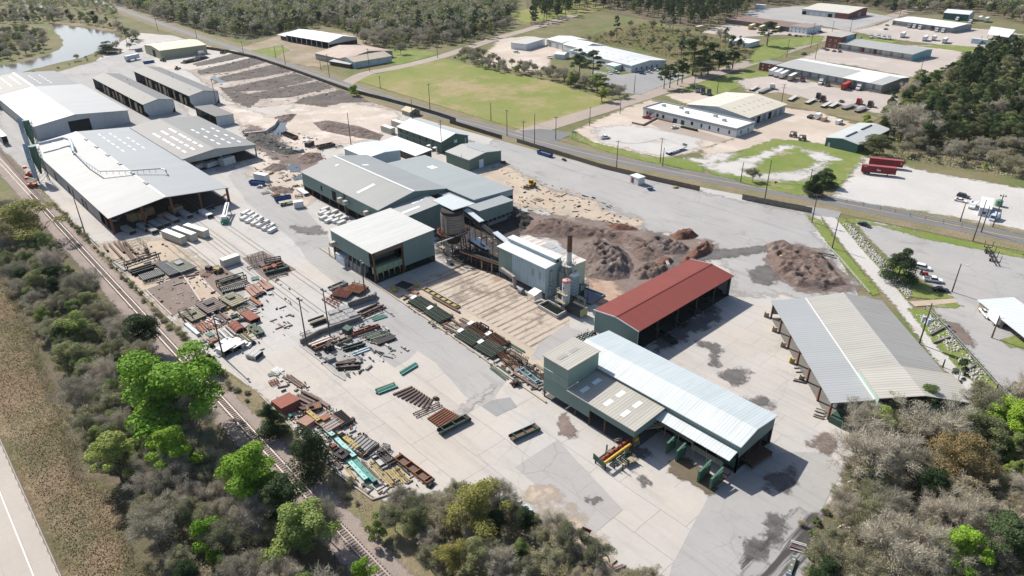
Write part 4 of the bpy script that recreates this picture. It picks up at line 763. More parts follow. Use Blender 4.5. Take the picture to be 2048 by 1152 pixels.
t=thing('carport','flat white carport roof on thin posts at the far right edge','carport',(*g(2002,70),0));a=[Vector(g(*p,4))-Vector((t.location.x,t.location.y))for p in((1975,69),(1982,53),(2031,60),(2017,75))]
MB().slab([(*p,4.2)for p in a],.25).build('roof',cladding((.64,.66,.67),'X',2,.1,panel=0,name='white_roof_sheet'),t);m=MB();[m.box(p.x*.92,p.y*.92,0,.25,.25,4)for p in a];m.build('post',GREYSTEEL,t)
h=fhall('storage_trailer','long pale blue storage trailer parked behind the pines',(1941,87),(1985,92),4,lambda w:[(-w/2,4),(w/2,4)],paint((.50,.58,.62),.5),paint((.42,.52,.60),.5),None,'trailer')
h=fhall('long_white_plant','long white plant building with a ribbed white roof and awning',(1139,113),(1262,145),34,lambda w:[(-w/2,4.6),(0,6.4),(w/2,4.6)],cladding((.55,.565,.57),'X',1.2,.1,.05,.1,panel=7,name='white_roof_sheet'),WP,None,'plant')
[h.panel('f',v,1,1.2,1.6,GLASS,'window')for v in(-12,-7,-2,3,8,13)];h.panel('l',26,0,1.5,2.2,GLASS,'window');h.skylights([-11,-5],[-30,-22,-14,-6,2,10,18,26],1.4,1.2,SKYD)
MB().slab([(16,-24,3.4),(26,-24,3.4),(26,-17,4.0),(16,-17,4.0)],.2).build('porch_roof',cladding((.60,.61,.61),'X',1,.05,panel=0,name='white_roof_sheet'),h.t);MB().bb(16.3,25.8,-23.8,-17.2,0,3.35).build('porch',WP,h.t);MB().bb(24.8,27.6,-24.8,-22,2.2,2.9).build('awning',paint((.03,.30,.12),.6),h.t)
h=fhall('plant_wing','low flat-roofed white wing at the right end of the long white plant',(1270,137),(1328,135),12,lambda w:[(-w/2,3.6),(w/2,3.6)],cladding((.50,.50,.48),'X',2,.04,panel=0,name='flat_roof_membrane'),WP,None,'wing');[h.panel('l',u,.9,1.2,1.5,GLASS,'window')for u in(-12,-6,0,6,12)]
h=fhall('white_store','boxy white store with a flat roof beside the gravel lot',(1022,98),(1052,101.5),30,lambda w:[(-w/2,5),(w/2,5)],cladding((.47,.46,.43),'X',2,.04,.1,.3,panel=0,name='flat_roof_membrane'),WP,None,'store')
h=fhall('white_garage','white gabled garage with two grey doors next to the boxy white store',(1093,92),(1124,100),26,lambda w:gab(w,5.5,7),cladding((.58,.59,.59),'X',1,.05,panel=0,name='white_roof_sheet'),paint((.52,.52,.48),.7),None,'garage');[h.panel('l',u,0,3.6,3.8,m_,'bay_door')for u,m_ in((-6,GREYSTEEL),(4,paint((.28,.34,.40),.5)))]
h=fhall('plant_gable','white gabled bay joining the garage to the long white plant',(1126,101),(1160,110),24,lambda w:gab(w,5,7.4),cladding((.64,.65,.65),'X',1,.05,panel=0,name='white_roof_sheet'),WP,None,'bay')
h=fhall('white_cabin','tiny white gabled cabin in the gravel lot before the long plant',(1109,117),(1128,119),9,lambda w:gab(w,3.4,4.6),cladding((.62,.63,.62),'X',1,.05,panel=0,name='white_roof_sheet'),WP,None,'cabin')
h=fhall('white_bungalow','flat-roofed white bungalow among scrub by the street',(1454,90),(1496,96),18,lambda w:[(-w/2,3.6),(w/2,3.9)],cladding((.64,.65,.64),'X',2,.03,panel=0,name='white_roof_sheet'),WP,None,'bungalow');[h.panel('l',u,.9,1.6,1.4,GLASS,'window')for u in(-7,0,6)]
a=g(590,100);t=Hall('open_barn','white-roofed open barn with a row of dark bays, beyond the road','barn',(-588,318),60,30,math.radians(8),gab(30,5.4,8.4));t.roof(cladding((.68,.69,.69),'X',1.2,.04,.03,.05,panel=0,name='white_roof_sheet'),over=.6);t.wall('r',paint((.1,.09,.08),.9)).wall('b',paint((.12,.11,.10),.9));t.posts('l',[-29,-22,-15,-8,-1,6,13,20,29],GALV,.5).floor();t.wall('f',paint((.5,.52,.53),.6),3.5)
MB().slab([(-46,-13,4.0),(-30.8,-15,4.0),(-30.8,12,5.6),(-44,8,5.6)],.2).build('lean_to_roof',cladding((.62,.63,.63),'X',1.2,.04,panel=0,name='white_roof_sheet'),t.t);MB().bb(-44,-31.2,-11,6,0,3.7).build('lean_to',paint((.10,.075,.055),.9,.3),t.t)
RR=cladding((.44,.36,.30),'X',1.1,.08,.1,.2,streak=.95,streakcol=(.27,.085,.045),panel=6,patchcol=(.30,.12,.08),name='rusting_roof_sheet')
RU=paint((.30,.30,.29),.8,.3,.4,.6,(.22,.11,.07),name='stained_tin_wall')
h=fhall('rusty_shed','long tin shed with a red rusting roof next to the open barn',(632,119),(690,132),46,lambda w:gab(w,4.6,7.6),RR,RU,None,'shed')
h=fhall('tin_shed','tin shed with a tan and grey roof and blue-stained walls by the road junction',(709,137),(784,124),20,lambda w:gab(w,4.4,6.6),cladding((.44,.38,.30),'X',1.1,.1,.08,.2,streak=.5,streakcol=(.34,.22,.12),panel=7,name='tan_tin_roof'),paint((.40,.47,.52),.7,.25,.3,.5,(.24,.20,.17)),None,'shed')
h=fhall('tin_lean_to','low dark-fronted lean-to in front of the rusting roof',(660,130),(700,137),11,lambda w:[(-w/2,2.8),(w/2,4)],cladding((.42,.41,.39),'X',1,.1,streak=.3,panel=0,name='tin_roof'),paint((.07,.05,.04),.9,.3),None,'lean-to')
tag(MB().box(0,0,0,8,3.4,3.2).build('storage_hut',paint((.17,.18,.18),.7,.2),loc=(*g(645,70),0)),'little dark storage hut at the edge of the wood behind the barn','hut')
t=Hall('tan_shelter','low tan shelter with a white ribbed roof at the right edge of the lower lot','shelter',g(2045,664),26,10,math.radians(-40),[(-5,2.9),(5,3.4)]);t.roof(cladding((.55,.575,.58),'X',.8,.3,.04,.1,panel=0,name='white_roof_sheet'),over=.6)
t.wall('b',paint((.42,.38,.22),.8,.2)).wall('r',paint((.40,.36,.22),.8,.2)).wall('f',paint((.40,.36,.22),.8)).wall('l',paint((.25,.22,.15),.8),0,None,-13,-2)
a=Vector(g(1955,431.5));b=Vector(g(1977,435.5));d=(b-a).normalized();n=Vector((-d.y,d.x));c=(a+b)/2+n*6.5
t=Hall('site_office','small white-roofed site office with pale blue walls on the gravel lot','office',c,(b-a).length,13,math.atan2(d.y,d.x),[(-6.5,3.4),(6.5,3.4)]);t.roof(cladding((.70,.71,.71),'X',1,.03,.03,.05,panel=0,name='white_roof_sheet'),over=.2);[t.wall(s_,paint((.40,.43,.50),.6,.06))for s_ in 'lrfb'];t.panel('l',0,1.1,1.1,.9,GLASS,'window');t.panel('l',1.4,0,.9,2.1,paint((.46,.48,.53)))
t=thing('boiler_house','tall pale blue boiler house with a white roof and streaked metal walls','boiler house',(-143,143.5,0))
BW=cladding((.40,.50,.54),'X',.9,.22,.12,.3,streak=.55,streakcol=(.22,.30,.37),panel=5,patchcol=(.33,.40,.43),name='streaked_blue_wall');BWY=cladding((.46,.55,.55),'Y',.9,.22,.1,.3,streak=.4,streakcol=(.33,.38,.38),panel=0,name='streaked_blue_wall')
BGR=wallm((.24,.32,.28),'X');BCR=wallm((.50,.53,.40),'Y',dirt=.2);RW=cladding((.56,.57,.56),'X',.9,.06,.04,.15,panel=0,name='white_roof_sheet')
MB().bb(-6.5,8.5,-5.6,-5.4,2.2,11).build('wall',BW,t);MB().bb(-13,-6.5,-5.6,-5.4,2.2,11).build('wall',BGR,t)
MB().bb(8.3,8.5,-5.4,-1.2,.3,11.2).build('wall',BWY,t);MB().bb(8.3,8.5,-1.2,.9,.3,12.4).build('wall',BWY,t);MB().bb(8.3,8.5,.9,2.2,.3,11.2).build('wall',BWY,t)
MB().bb(-13,-12.8,-5.4,7.4,.5,11).build('wall',BWY,t)
MB().bb(12.7,12.9,1.6,7.6,.2,10.9).build('wall',BCR,t);MB().bb(8.5,12.7,1.5,1.7,.2,10.9).build('wall',BW,t);MB().bb(-12.8,12.7,7.4,7.6,.2,10.9).build('wall',BW,t)
MB().slab([(-13.4,-6,11.15),(8.9,-6,11.15),(8.9,-1.2,11.45),(-13.4,-1.2,11.45)],.2).build('roof',RW,t)
m=MB();m.bb(-13.2,8.6,-1.2,-1.0,11.2,12.6);m.bb(-13.2,8.6,.9,1.1,11.2,12.6);m.build('monitor_wall',cladding((.36,.45,.50),'X',.9,.1,panel=0,name='blue_sheet'),t)
MB().slab([(-13.4,-1.5,12.8),(8.9,-1.5,12.8),(8.9,1.4,12.9),(-13.4,1.4,12.9)],.2).build('monitor_roof',RW,t)
MB().slab([(-13.2,1.4,11.3),(13.2,1.4,11.3),(13.2,7.9,10.9),(-13.2,7.9,10.9)],.2).build('roof',cladding((.56,.54,.50),'X',.9,.1,.06,.2,streak=.75,streakcol=(.30,.10,.06),panel=0,name='rust_streaked_roof'),t)
for x in(-4,1):MB().slab([(x,5,11.2),(x+4.4,5,11.2),(x+4.4,8.6,10.98),(x,8.6,10.98)],.05).build('roof_patch',paint((.33,.34,.34),.5),t)
MB().bb(8.5,8.56,-.9,.2,11.3,12.2).build('louvre',BLACK,t);MB().bb(12.9,12.96,4.4,5.9,.2,3.2).build('doorway',BLACK,t);MB().bb(12.9,13.0,2.6,3.6,8.6,8.9).build('vent',DKSTEEL,t)
for x in(2.6,5.6):MB().bb(x,x+.8,-5.66,-5.58,6.4,8.8).build('window',paint((.28,.29,.27),.5,.2),t)
m=MB();[m.box(x,-5.4,0,.3,.3,2.3)for x in(-12.6,-9,-5,-1,3,8)];m.build('base_column',DKSTEEL,t)
MB().bb(-12.5,8,-3,7,.3,6).build('boiler',INT,t)
m=MB();m.slab([(4.6,-9.6,2.7),(7.9,-9.6,2.7),(7.9,-6.4,3.3),(4.6,-6.4,3.3)],.1);m.bb(7.8,7.9,-9.6,-6.4,.8,2.7);[m.box(x,y,0,.12,.12,2.6)for x in(4.7,7.7)for y in(-9.5,-6.6)];m.build('side_canopy',TRIM,t)
m=MB();m.bar((-10,-7.2,4.6),(-3.8,-7.2,3.6),1.0,1.1);m.cyl((-3.8,-7.2,3.6),(-3.6,-7.2,.3),.6);m.build('rusty_duct',paint((.36,.33,.30),.7,.3,1.2,.6,(.26,.08,.04)),t)
m=MB();m.cyl((-.6,-8,.9),(1.0,-8,.9),.9,n=14);m.cyl((1,-8,.9),(1.4,-8,.9),.5);m.box(.4,-8,0,2.4,1.2,.4);m.build('fan_housing',GREYSTEEL,t)
m=MB();[m.cyl((8.9,-3.6+.3*math.sin(k),9.6-k*1.25),(8.95,-3.5+.3*math.cos(k*2),8.6-k*1.25),.55)for k in range(6)];m.build('elbow_duct',paint((.30,.34,.35),.6,.2,1,.3),t)
m=MB();m.box(10.6,.4,3,2.2,2.2,5.8);m.cyl((10.4,.4,8.8),(10.4,-.3,10.2),.9,.5);m.build('flue_box',paint((.28,.32,.32),.6,.2,1,.4),t)
m=MB();[m.bb(13,14.2,3.2+k*.02,3.3+k*.02,.2,4)for k in(0,60)];railing(m,(13,7.2,3),(15,7.2,3));m.bb(13,15,6,7.4,2.8,3);[m.box(x,7.3,0,.12,.12,3)for x in(13.2,14.9)];m.build('side_platform',GREYSTEEL,t)
sx,sy=-130.2,143.6
t=thing('chimney_stack','tall rust-topped steel chimney rising beside the pale blue boiler house','chimney',(sx,sy,0))
MB().cyl((0,0,0),(0,0,13),.95,.95,16).build('lower_shaft',paint((.24,.25,.25),.6,.2,1,.4),t,smooth=False)
MB().cyl((0,0,13.0),(0,0,16.4),.80,.80,16).build('middle_shaft',paint((.52,.53,.52),.5,.1,1,.3),t)
MB().cyl((0,0,16.4),(0,0,21.6),.80,.76,16).build('upper_shaft',paint((.15,.075,.04),.85,.35,.7,.5,(.05,.03,.02)),t);MB().cyl((0,0,21.6),(0,0,21.9),.82,.82,16).build('rim',DKSTEEL,t)
m=MB();m.cyl((0,0,11.9),(0,0,12.1),2.2,2.2,16);[m.bar((2.1*math.cos(a),2.1*math.sin(a),12.1),(2.1*math.cos(a),2.1*math.sin(a),13.2),.1)for a in np.linspace(0,2*PI,13)]
m.tube([(2.1*math.cos(a),2.1*math.sin(a),13.2)for a in np.linspace(0,2*PI,17)],.06,5);m.build('service_platform',paint((.42,.42,.38),.6),t)
b=g(1131,619);H_=9.6
t=thing('feed_silo','slim white silo with a red rim and handrailed platforms below the chimney','silo',(b[0],b[1],0))
MB().cyl((0,0,2.2),(0,0,H_),1.25,1.25,18).build('shell',paint((.50,.50,.50),.5,.25,.8,.4,(.2,.2,.2)),t);MB().cyl((0,0,H_),(0,0,H_+.55),1.3,1.3,18).build('rim',paint((.55,.13,.13),.5,.15),t)
MB().cyl((0,0,H_+.56),(0,0,H_+.75),1.1,.9,18).build('lid',paint((.55,.42,.40),.5,.25),t);MB().cyl((0,0,.3),(0,0,2.2),.8,1.25,14).build('hopper',GREYSTEEL,t)
for z,x0 in((3.2,-2.6),(6.2,-1.9)):
 m=MB();m.bb(x0,1.9,-2.2,-.9,z-.12,z)
 for p,q in(((x0,-2.2,z),(1.9,-2.2,z)),((x0,-.9,z),(x0,-2.2,z)),((1.9,-2.2,z),(1.9,-.9,z))):railing(m,p,q,1.1)
 [m.box(x,-2.0,0,.14,.14,z)for x in(x0+.1,1.8)];m.build('platform',RAILP,t)
m=MB();m.add([(-.35,-1.27,7.9),(0,-1.29,7.5),(.35,-1.27,7.9),(0,-1.29,8.3)],[(0,1,2,3)]);m.build('hazard_diamond',paint((.05,.06,.16),.5),t)
m=MB();railing(m,(-1,-.6,H_+.7),(1,-.6,H_+.7),.9);railing(m,(1,-.6,H_+.7),(1,.9,H_+.7),.9);m.build('top_rail',DKSTEEL,t)
b=g(1147,602)
t=thing('scrubber_tower','ribbed blue-grey scrubber tower with a white cap next to the red-rimmed silo','tower',(b[0],b[1],0))
MB().box(0,0,2.4,2.0,2.2,6.6).build('casing',paint((.24,.30,.35),.5,.2,1,.3),t);m=MB();[m.box(0,0,3+k*1.1,2.25,2.45,.16)for k in range(6)];m.build('stiffener',paint((.36,.40,.43),.5),t)
MB().prism([(-1.1,0),(1.1,0),(.4,.9),(-.4,.9)],-1.1,1.1).build('cap',TRIM,t,loc=(0,0,9.0));m=MB();[m.box(x,y,0,.2,.2,2.5)for x in(-.9,.9)for y in(-1,1)];m.build('leg',DKSTEEL,t)
m=MB();m.bb(1.1,4.8,-.6,.6,2.1,2.3);railing(m,(1.1,-.6,2.3),(4.8,-.6,2.3));[m.box(x,0,0,.2,.9,2.1)for x in(2,4.5)];m.build('walkway',RAILP,t)
Q=[g(1076,616),g(1114,638),g(1133,627),g(1096,607)]
def basin(name,label,Q,hgt,wm,wat,th=.35):
 cx,cy=sum(p[0]for p in Q)/4,sum(p[1]for p in Q)/4;t=thing(name,label,'basin',(cx,cy,0));L=[(p[0]-cx,p[1]-cy)for p in Q]
 m=MB();[m.bar((*L[i],hgt/2),(*L[(i+1)%4],hgt/2),th,hgt)for i in range(4)];m.build('rim_wall',wm,t)
 MB().slab([(x*.97,y*.97,hgt*.55)for x,y in L],hgt*.5).build('water',wat,t);return t
basin('settling_basin','open concrete basin of black water at the foot of the boiler house',Q,1.3,CONC,water_mat('black_water',(.012,.014,.012)))
basin('settling_pond','dark blue rectangular settling pond behind the red-roofed shed',[g(1167,576),g(1209,592),g(1181,611),g(1150,596)],.7,paint((.16,.17,.18),.8,.2),water_mat('blue_black_water',(.010,.022,.055),.12))
t=thing('ash_bin','long dark-topped ash bin with a yellowish end plate by the settling basin','bin',(*g(1152,626),0),.0);MB().bb(-6,3.0,-1.5,1.5,.5,2.7).build('body',paint((.06,.055,.05),.8,.2),t);MB().bb(3.0,3.2,-1.5,1.5,.4,2.8).build('end_plate',paint((.42,.38,.22),.7,.2,1,.3),t)
m=MB();[m.box(x,y,0,.3,.3,.5)for x in(-5.5,2.6)for y in(-1.2,1.2)];m.build('leg',DKSTEEL,t)
cx,cy=-182.6,140.2
t=thing('fuel_silo','round rust-stained fuel silo ringed by a gallery under a flat metal canopy','silo',(cx,cy,0))
MB().cyl((0,0,7.6),(0,0,14.2),4.1,4.1,28).build('shell',cladding((.28,.235,.21),'Z',.95,.5,.2,.4,streak=.7,streakcol=(.13,.085,.06),panel=0,name='rusty_silo_plate'),t);MB().cyl((0,0,14.2),(0,0,15.4),4.0,3.9,28).build('top_opening',paint((.035,.03,.028),.9),t)
MB().cyl((0,0,3.0),(0,0,7.6),2.2,4.0,24).build('cone',paint((.07,.05,.042),.85,.3,1,.5),t)
m=MB();m.tube([(5.4*math.cos(a),5.4*math.sin(a),7.2)for a in np.linspace(0,2*PI,25)],.25,6);m.tube([(5.4*math.cos(a),5.4*math.sin(a),8.2)for a in np.linspace(0,2*PI,25)],.08,5)
[m.bar((4*math.cos(a),4*math.sin(a),7.2),(5.5*math.cos(a),5.5*math.sin(a),7.2),.25)for a in np.linspace(0,2*PI,19)];[m.bar((5.4*math.cos(a),5.4*math.sin(a),7.2),(5.4*math.cos(a),5.4*math.sin(a),8.2),.08)for a in np.linspace(0,2*PI,25)];m.build('gallery',RUST,t)
m=MB();[m.cyl((4.6*math.cos(a),4.6*math.sin(a),0),(3.9*math.cos(a),3.9*math.sin(a),7.4),.22,n=6)for a in np.linspace(0,2*PI,9)[:-1]];m.build('leg',DKSTEEL,t)
m=MB();[m.bar((x,-4.7,0),(x,-4.5,14),.12)for x in(1.6,2.3)];[m.bar((1.6,-4.6,.5+k*.7),(2.3,-4.6,.5+k*.7),.08)for k in range(19)];m.bb(-1.2,1.2,-5.6,-4.2,2.3,2.5);railing(m,(-1.2,-5.6,2.5),(2.2,-5.6,2.5));m.build('ladder',RAILP,t)
m=MB();m.slab([(-9.6,-1.2,16.3),(2.6,-1.6,16.3),(4.4,6.6,16.9),(-9,6.2,16.9)],.2);m.build('canopy',cladding((.46,.50,.51),'X',.9,.12,panel=0,name='pale_roof_sheet'),t);m=MB();[m.box(x,y,14.8,.2,.2,1.6)for x,y in((-3,1),(2.4,-1),(3.4,3),(-2,4))];m.build('canopy_post',DKSTEEL,t)
def incline(name,label,p,q,w_=1.4,cover=None,legs=4,cat='conveyor',m1=None):
 p=Vector(p);q=Vector(q);t=thing(name,label,cat,((p.x+q.x)/2,(p.y+q.y)/2,0));o=Vector((t.location.x,t.location.y,0));p=p-o;q=q-o
 m=MB();d=(q-p).normalized();s=d.cross(Vector((0,0,1))).normalized()*(w_/2)
 m.bar(p,q,w_,.25);[m.bar(p+e+Vector((0,0,k)),q+e+Vector((0,0,k)),.12)for e in(s,-s)for k in(0,-1.0)];n=max(3,int((q-p).length/2.2))
 for i in range(n+1):
  c=p+(q-p)*(i/n);[m.bar(c+e,c+e-Vector((0,0,1)),.09)for e in(s,-s)]
 m.build('gantry',m1 or DKSTEEL,t);m=MB()
 for i in range(legs):
  c=p+(q-p)*((i+.5)/legs)
  if c.z>1.2:[m.bar(c+e,(c.x+e.x*1.6,c.y+e.y*1.6,0),.2)for e in(s,-s)]
 if m.v:m.build('trestle',DKSTEEL,t)
 m=MB();m.bar(p+Vector((0,0,.35)),q+Vector((0,0,.35)),w_*.7,.1);m.build('belt',RUBBER,t)
 if cover:
  for a,b in cover:
   m=MB();A=p+(q-p)*a+Vector((0,0,1.0));B=p+(q-p)*b+Vector((0,0,1.0));m.bar(A,B,w_*1.15,.3);m.build('cover',cladding((.52,.56,.58),'X',1,.05,panel=0,name='pale_sheet'),t)
 return t
incline('fuel_conveyor','long inclined conveyor with white covers climbing from the boiler house to the fuel silo',(-153,142,9.5),(-179.5,144,14.2),1.8,[(0,.38),(.66,1.0)],4)
incline('bark_conveyor','low rusty conveyor trough curving past the foot of the fuel silo',(-153,139.6,4),(-174,136.5,3.6),1.8,None,4,m1=RUST)
for k,(a,b,l)in enumerate(((g(955,478,4),g(975,500,4),'short grey conveyor lying under the inclined fuel conveyor'),(g(938,483,3),g(968,502,3),'blue-grey trough conveyor under the silo gallery'))):incline('trough_conveyor',l,(*a,3.4),(*b,3.4),1.5,[(0,1)],2)
b=g(972,528);t=thing('fuel_bunker','black-walled fuel bunker with a rusty rim under the low conveyor','bunker',(b[0],b[1],0));BK=paint((.022,.02,.02),.95,.3)
P=[(9.5*math.cos(a),5.5*math.sin(a)+2)for a in np.linspace(-PI*.95,-PI*.05,9)]
for a,c in zip(P[:-1],P[1:]):MB().bar((*a,1.6),(*c,1.6),.25,3.2).build('wall',BK,t)
m=MB();m.tube([(*p,3.3)for p in P],.14,5);m.build('rim',RUST,t);MB().slab([(-9,2,.3),(-6,-2.4,.3),(6,-2.4,.3),(9,2,.3)],.25).build('fuel',BK,t);[MB().box(x,y,0,.35,.35,3.2).build('pier',RAILP,t)for x,y in((-4,-3.1),(2,-3.6),(6,-2.6))]
t=thing('pipe_bridge','white twin pipes carried on a lattice trestle from the sorter block','pipes',(*g(899,527),0))
o=Vector((t.location.x,t.location.y,0));P=[Vector((*g(850,478,7),7)),Vector((*g(868,489,7),7)),Vector((*g(938,463,7),7)),Vector((*g(938,463,7),3.2))]
m=MB();[m.tube([p-o+Vector((.4*k,.5*k,.25*k))for p in P],.2,8)for k in(0,1)];m.build('pipe',paint((.66,.67,.68),.4,.05),t)
m=MB();[m.bar((x*.5,y*.5,1.4),(x*.3,y*.3,7.2),.14)for x in(-1,1)for y in(-1,1)];[m.bar((-.5,-.5*s,1.6+k*.9),(.5,.5*s,2.4+k*.9),.08)for k in range(6)for s in(-1,1)];m.build('trestle',GREYSTEEL,t);MB().box(0,0,0,1.3,1.3,1.6).build('footing',CONC,t)
def collector(label,base,top_px,hgt,long_):
 t=thing('dust_collector',label,'dust collector',(base[0],base[1],0));GR=paint((.06,.14,.10),.6,.25,.8,.3);BL=paint((.33,.41,.45),.5,.15,.6,.2)
 m=MB();[m.bar((x*2,y*2,0),(x*1.6,y*1.6,hgt),.25)for x in(-1,1)for y in(-1,1)]
 for k in range(5):
  z=hgt*k/5;[m.bar((-1.9,1.9*s,z),(1.9,1.9*s,z+hgt/5),.12)for s in(-1,1)];[m.bar((1.9*s,-1.9,z),(1.9*s,1.9,z+hgt/5),.12)for s in(-1,1)]
 m.build('frame',paint((.10,.13,.12),.7,.2),t)
 MB().cyl((0,0,hgt*.62),(0,0,hgt+1),1.45,1.45,16).build('cyclone_drum',GR,t);MB().cyl((0,0,hgt*.22),(0,0,hgt*.62),.4,1.45,16).build('cyclone_cone',GR,t)
 m=MB();m.bar((2.6,-2.8,2.5),(1.0,-2.8,hgt*.72),1.7,1.5);m.bar((1.0,-2.8,hgt*.72),(-3.6,-2.0,hgt+1.2),1.6,1.5);m.build('intake_duct',BL,t)
 m=MB();[m.bar((2.6,y,0),(2.6,y,3),.25)for y in(-3.3,-2.3)];m.build('duct_leg',DKSTEEL,t)
 m=MB();[m.bar((x,2.4,0),(x,2.4,hgt+.6),.1)for x in(-.3,.4)];[m.bar((-.3,2.4,z),(.4,2.4,z),.07)for z in np.arange(.5,hgt,.8)];m.build('ladder',GREYSTEEL,t);return t
b1=g(92,366);b2=g(72,305)
collector('green dust collector with a bent blue-grey duct at the corner of the largest warehouse',(b1[0]-4,b1[1]),0,15,1)
collector('green cyclone dust collector against the white-roofed warehouse',(b2[0]+1,b2[1]),0,15.5,1)
t=thing('blow_pipe','pale pipe looping across the roof of the largest warehouse','pipe',(*g(120,280,9),0));o=Vector((t.location.x,t.location.y,0))
P=[(*g(78,288,10.5),10.5),(*g(100,283,11),11),(*g(128,276,11.5),11.5),(*g(139,279,11.5),11.5),(*g(144,290,11),11),(*g(147,304,9.2),9.2)]
MB().tube([Vector(p)-o for p in P],.75,10).build('main_pipe',paint((.42,.46,.50),.45,.1),t)
P=[(*g(147,303,9.4),9.4),(*g(172,324,10.6),10.6),(*g(200,342,10.8),10.8),(*g(262,341,11),11),(*g(322,337,10.6),10.6),(*g(331,340,10.4),10.4),(*g(333,345,8.6),8.6)]
m=MB();m.tube([Vector(p)-o for p in P],.28,8);m.build('thin_pipe',paint((.40,.43,.45),.45,.1),t);m=MB()
for a,b in zip(P[1:4],P[2:5]):
 for k in range(5):c=Vector(a)+(Vector(b)-Vector(a))*(k/5)-o;m.bar(c,c-Vector((0,0,1.6)),.12)
m.build('pipe_stand',GREYSTEEL,t)
def heap(name,label,pts,hgt,mat,lump=.6,fr=.25,ridges=None,group=None,cell=.8,edge=5.0,k=.62):
 cell*=k;hgt*=.72
 P=G(pts);A=np.array(P);lo=A.min(0)-1;hi=A.max(0)+1;nx,ny=int((hi[0]-lo[0])/cell)+2,int((hi[1]-lo[1])/cell)+2
 X,Y=np.meshgrid(np.linspace(lo[0],hi[0],nx),np.linspace(lo[1],hi[1],ny),indexing='ij');D=sdist(P,X,Y);cxy=A.mean(0)
 Z=np.zeros_like(X);s=len(pts)*3.1+pts[0][0]
 for i in range(nx):
  for j in range(ny):
   if D[i,j]>-1:
    x,y=X[i,j],Y[i,j];f=min(1,max(0,D[i,j])/edge);f=f*f*(3-2*f)
    n1=noise.fractal(Vector((x*fr*.35+s,y*fr*.35,1)),1,2,3);n2=1-abs(noise.fractal(Vector((x*fr+s,y*fr,5)),.9,2.1,4));n3=noise.noise(Vector((x*1.1,y*1.1,s)))+.7*noise.noise(Vector((x*2.3,y*2.3,s)))
    Z[i,j]=f*hgt*(.55+.35*n1+lump*(n2-.55))+.30*n3*f-.12
 ids=np.arange(nx*ny).reshape(nx,ny);q=np.stack([ids[:-1,:-1],ids[1:,:-1],ids[1:,1:],ids[:-1,1:]],-1).reshape(-1,4);q=q[D.ravel()[q].max(1)>0]
 v=np.stack([X.ravel()-cxy[0],Y.ravel()-cxy[1],Z.ravel()+.12],1);u,inv=np.unique(q.ravel(),return_inverse=True)
 o=npmesh(name,v[u],inv.reshape(-1,4),mat,smooth=False);o.location=(cxy[0],cxy[1],0);return tag(o,label,'heap',group)
M_BARK=soil_mat('old_bark',(.165,.125,.11),(.235,.185,.165),.12,(.30,.25,.225),.55,.64,fine=.7,finec=.95,bumpd=1.0);M_RED=soil_mat('fresh_red_bark',(.15,.078,.056),(.20,.108,.078),.15,(.125,.072,.058),.55,.66,fine=.8,finec=.5,bumpd=.5)
M_BROWN=soil_mat('mixed_bark',(.165,.118,.10),(.235,.175,.15),.1,(.31,.265,.235),.55,.64,fine=.7,finec=.9,bumpd=1.0);M_CHIP=soil_mat('yellow_chips',(.45,.30,.13),(.52,.37,.18),.3)
heap('bark_heap','largest heap of grey-brown bark, right behind the boiler house',[(1150,505),(1165,480),(1210,482),(1260,505),(1275,535),(1262,560),(1215,566),(1172,556)],5.2,M_BARK,.9,.22,edge=6)
heap('bark_heap','broad low heap of trampled bark stretching away behind the chimney',[(1040,440),(1110,432),(1180,448),(1250,460),(1330,490),(1340,520),(1280,530),(1230,490),(1165,482),(1120,480),(1040,470)],3.2,M_BROWN,1.0,.28,cell=1.0,edge=8)
heap('bark_heap','lumpy brown bark heap touching the far side of the red roof',[(1258,545),(1290,525),(1330,525),(1345,540),(1310,560),(1275,563)],3.2,M_BROWN,1.0,.35,edge=3)
heap('bark_heap','row of grey bark mounds in the middle of the bark yard',[(1280,475),(1330,475),(1385,495),(1375,512),(1320,512),(1285,500)],3.4,M_BARK,1.0,.32,edge=4)
heap('bark_heap','longest ridge of fresh red bark beyond the red-roofed shed',[(1352,525),(1375,505),(1408,482),(1430,490),(1428,505),(1390,525),(1362,535)],3.8,M_RED,.9,.3,edge=3)
heap('bark_heap','fresh red bark heap at the top edge of the bark yard',[(1338,470),(1362,460),(1385,460),(1400,472),(1385,482),(1350,482)],3.0,M_RED,.9,.3,edge=3)
heap('bark_heap','small red bark mound nearest the red-roofed shed',[(1310,520),(1330,513),(1352,522),(1345,532),(1318,534)],2.6,M_RED,.9,.35,edge=2.5)
heap('bark_heap','low red bark heap at the back of the bark yard, left of the others',[(1208,450),(1230,447),(1275,455),(1280,463),(1230,463)],2.2,M_RED,.9,.35,edge=2.5)
heap('bark_heap','black heap of fine fuel against the hall on steel legs',[(1026,432),(1045,430),(1070,436),(1072,452),(1050,462),(1026,455)],3.2,paint((.035,.03,.03),.95,.3,.6),.8,.3,edge=3)
heap('bark_heap','broad dark red bark heap standing alone by the lane',[(1530,487),(1560,483),(1620,500),(1660,520),(1700,572),(1650,585),(1590,575),(1545,548),(1532,515)],3.4,M_BROWN,1.1,.2,edge=4)
heap('chip_heap','small yellow chip heap on the flank of the lone bark heap',[(1548,513),(1566,509),(1574,520),(1558,526)],3.3,M_CHIP,.4,.3,edge=2)
heap('soil_heap','low dark soil mound in the sandy yard behind the sawmill',[(622,245),(660,240),(720,252),(770,270),(760,282),(700,275),(640,262)],1.8,M_BARK,.8,.2,cell=1.2,edge=5)
heap('soil_heap','dark bank of soil at the mouth of the grey store',[(522,340),(545,326),(575,328),(580,338),(550,346)],1.5,M_BARK,.8,.3,edge=3)
heap('soil_heap','muddy heap beside the upper puddle',[(545,235),(580,228),(596,228),(580,245),(556,246)],1.6,M_BARK,.9,.3,edge=3)
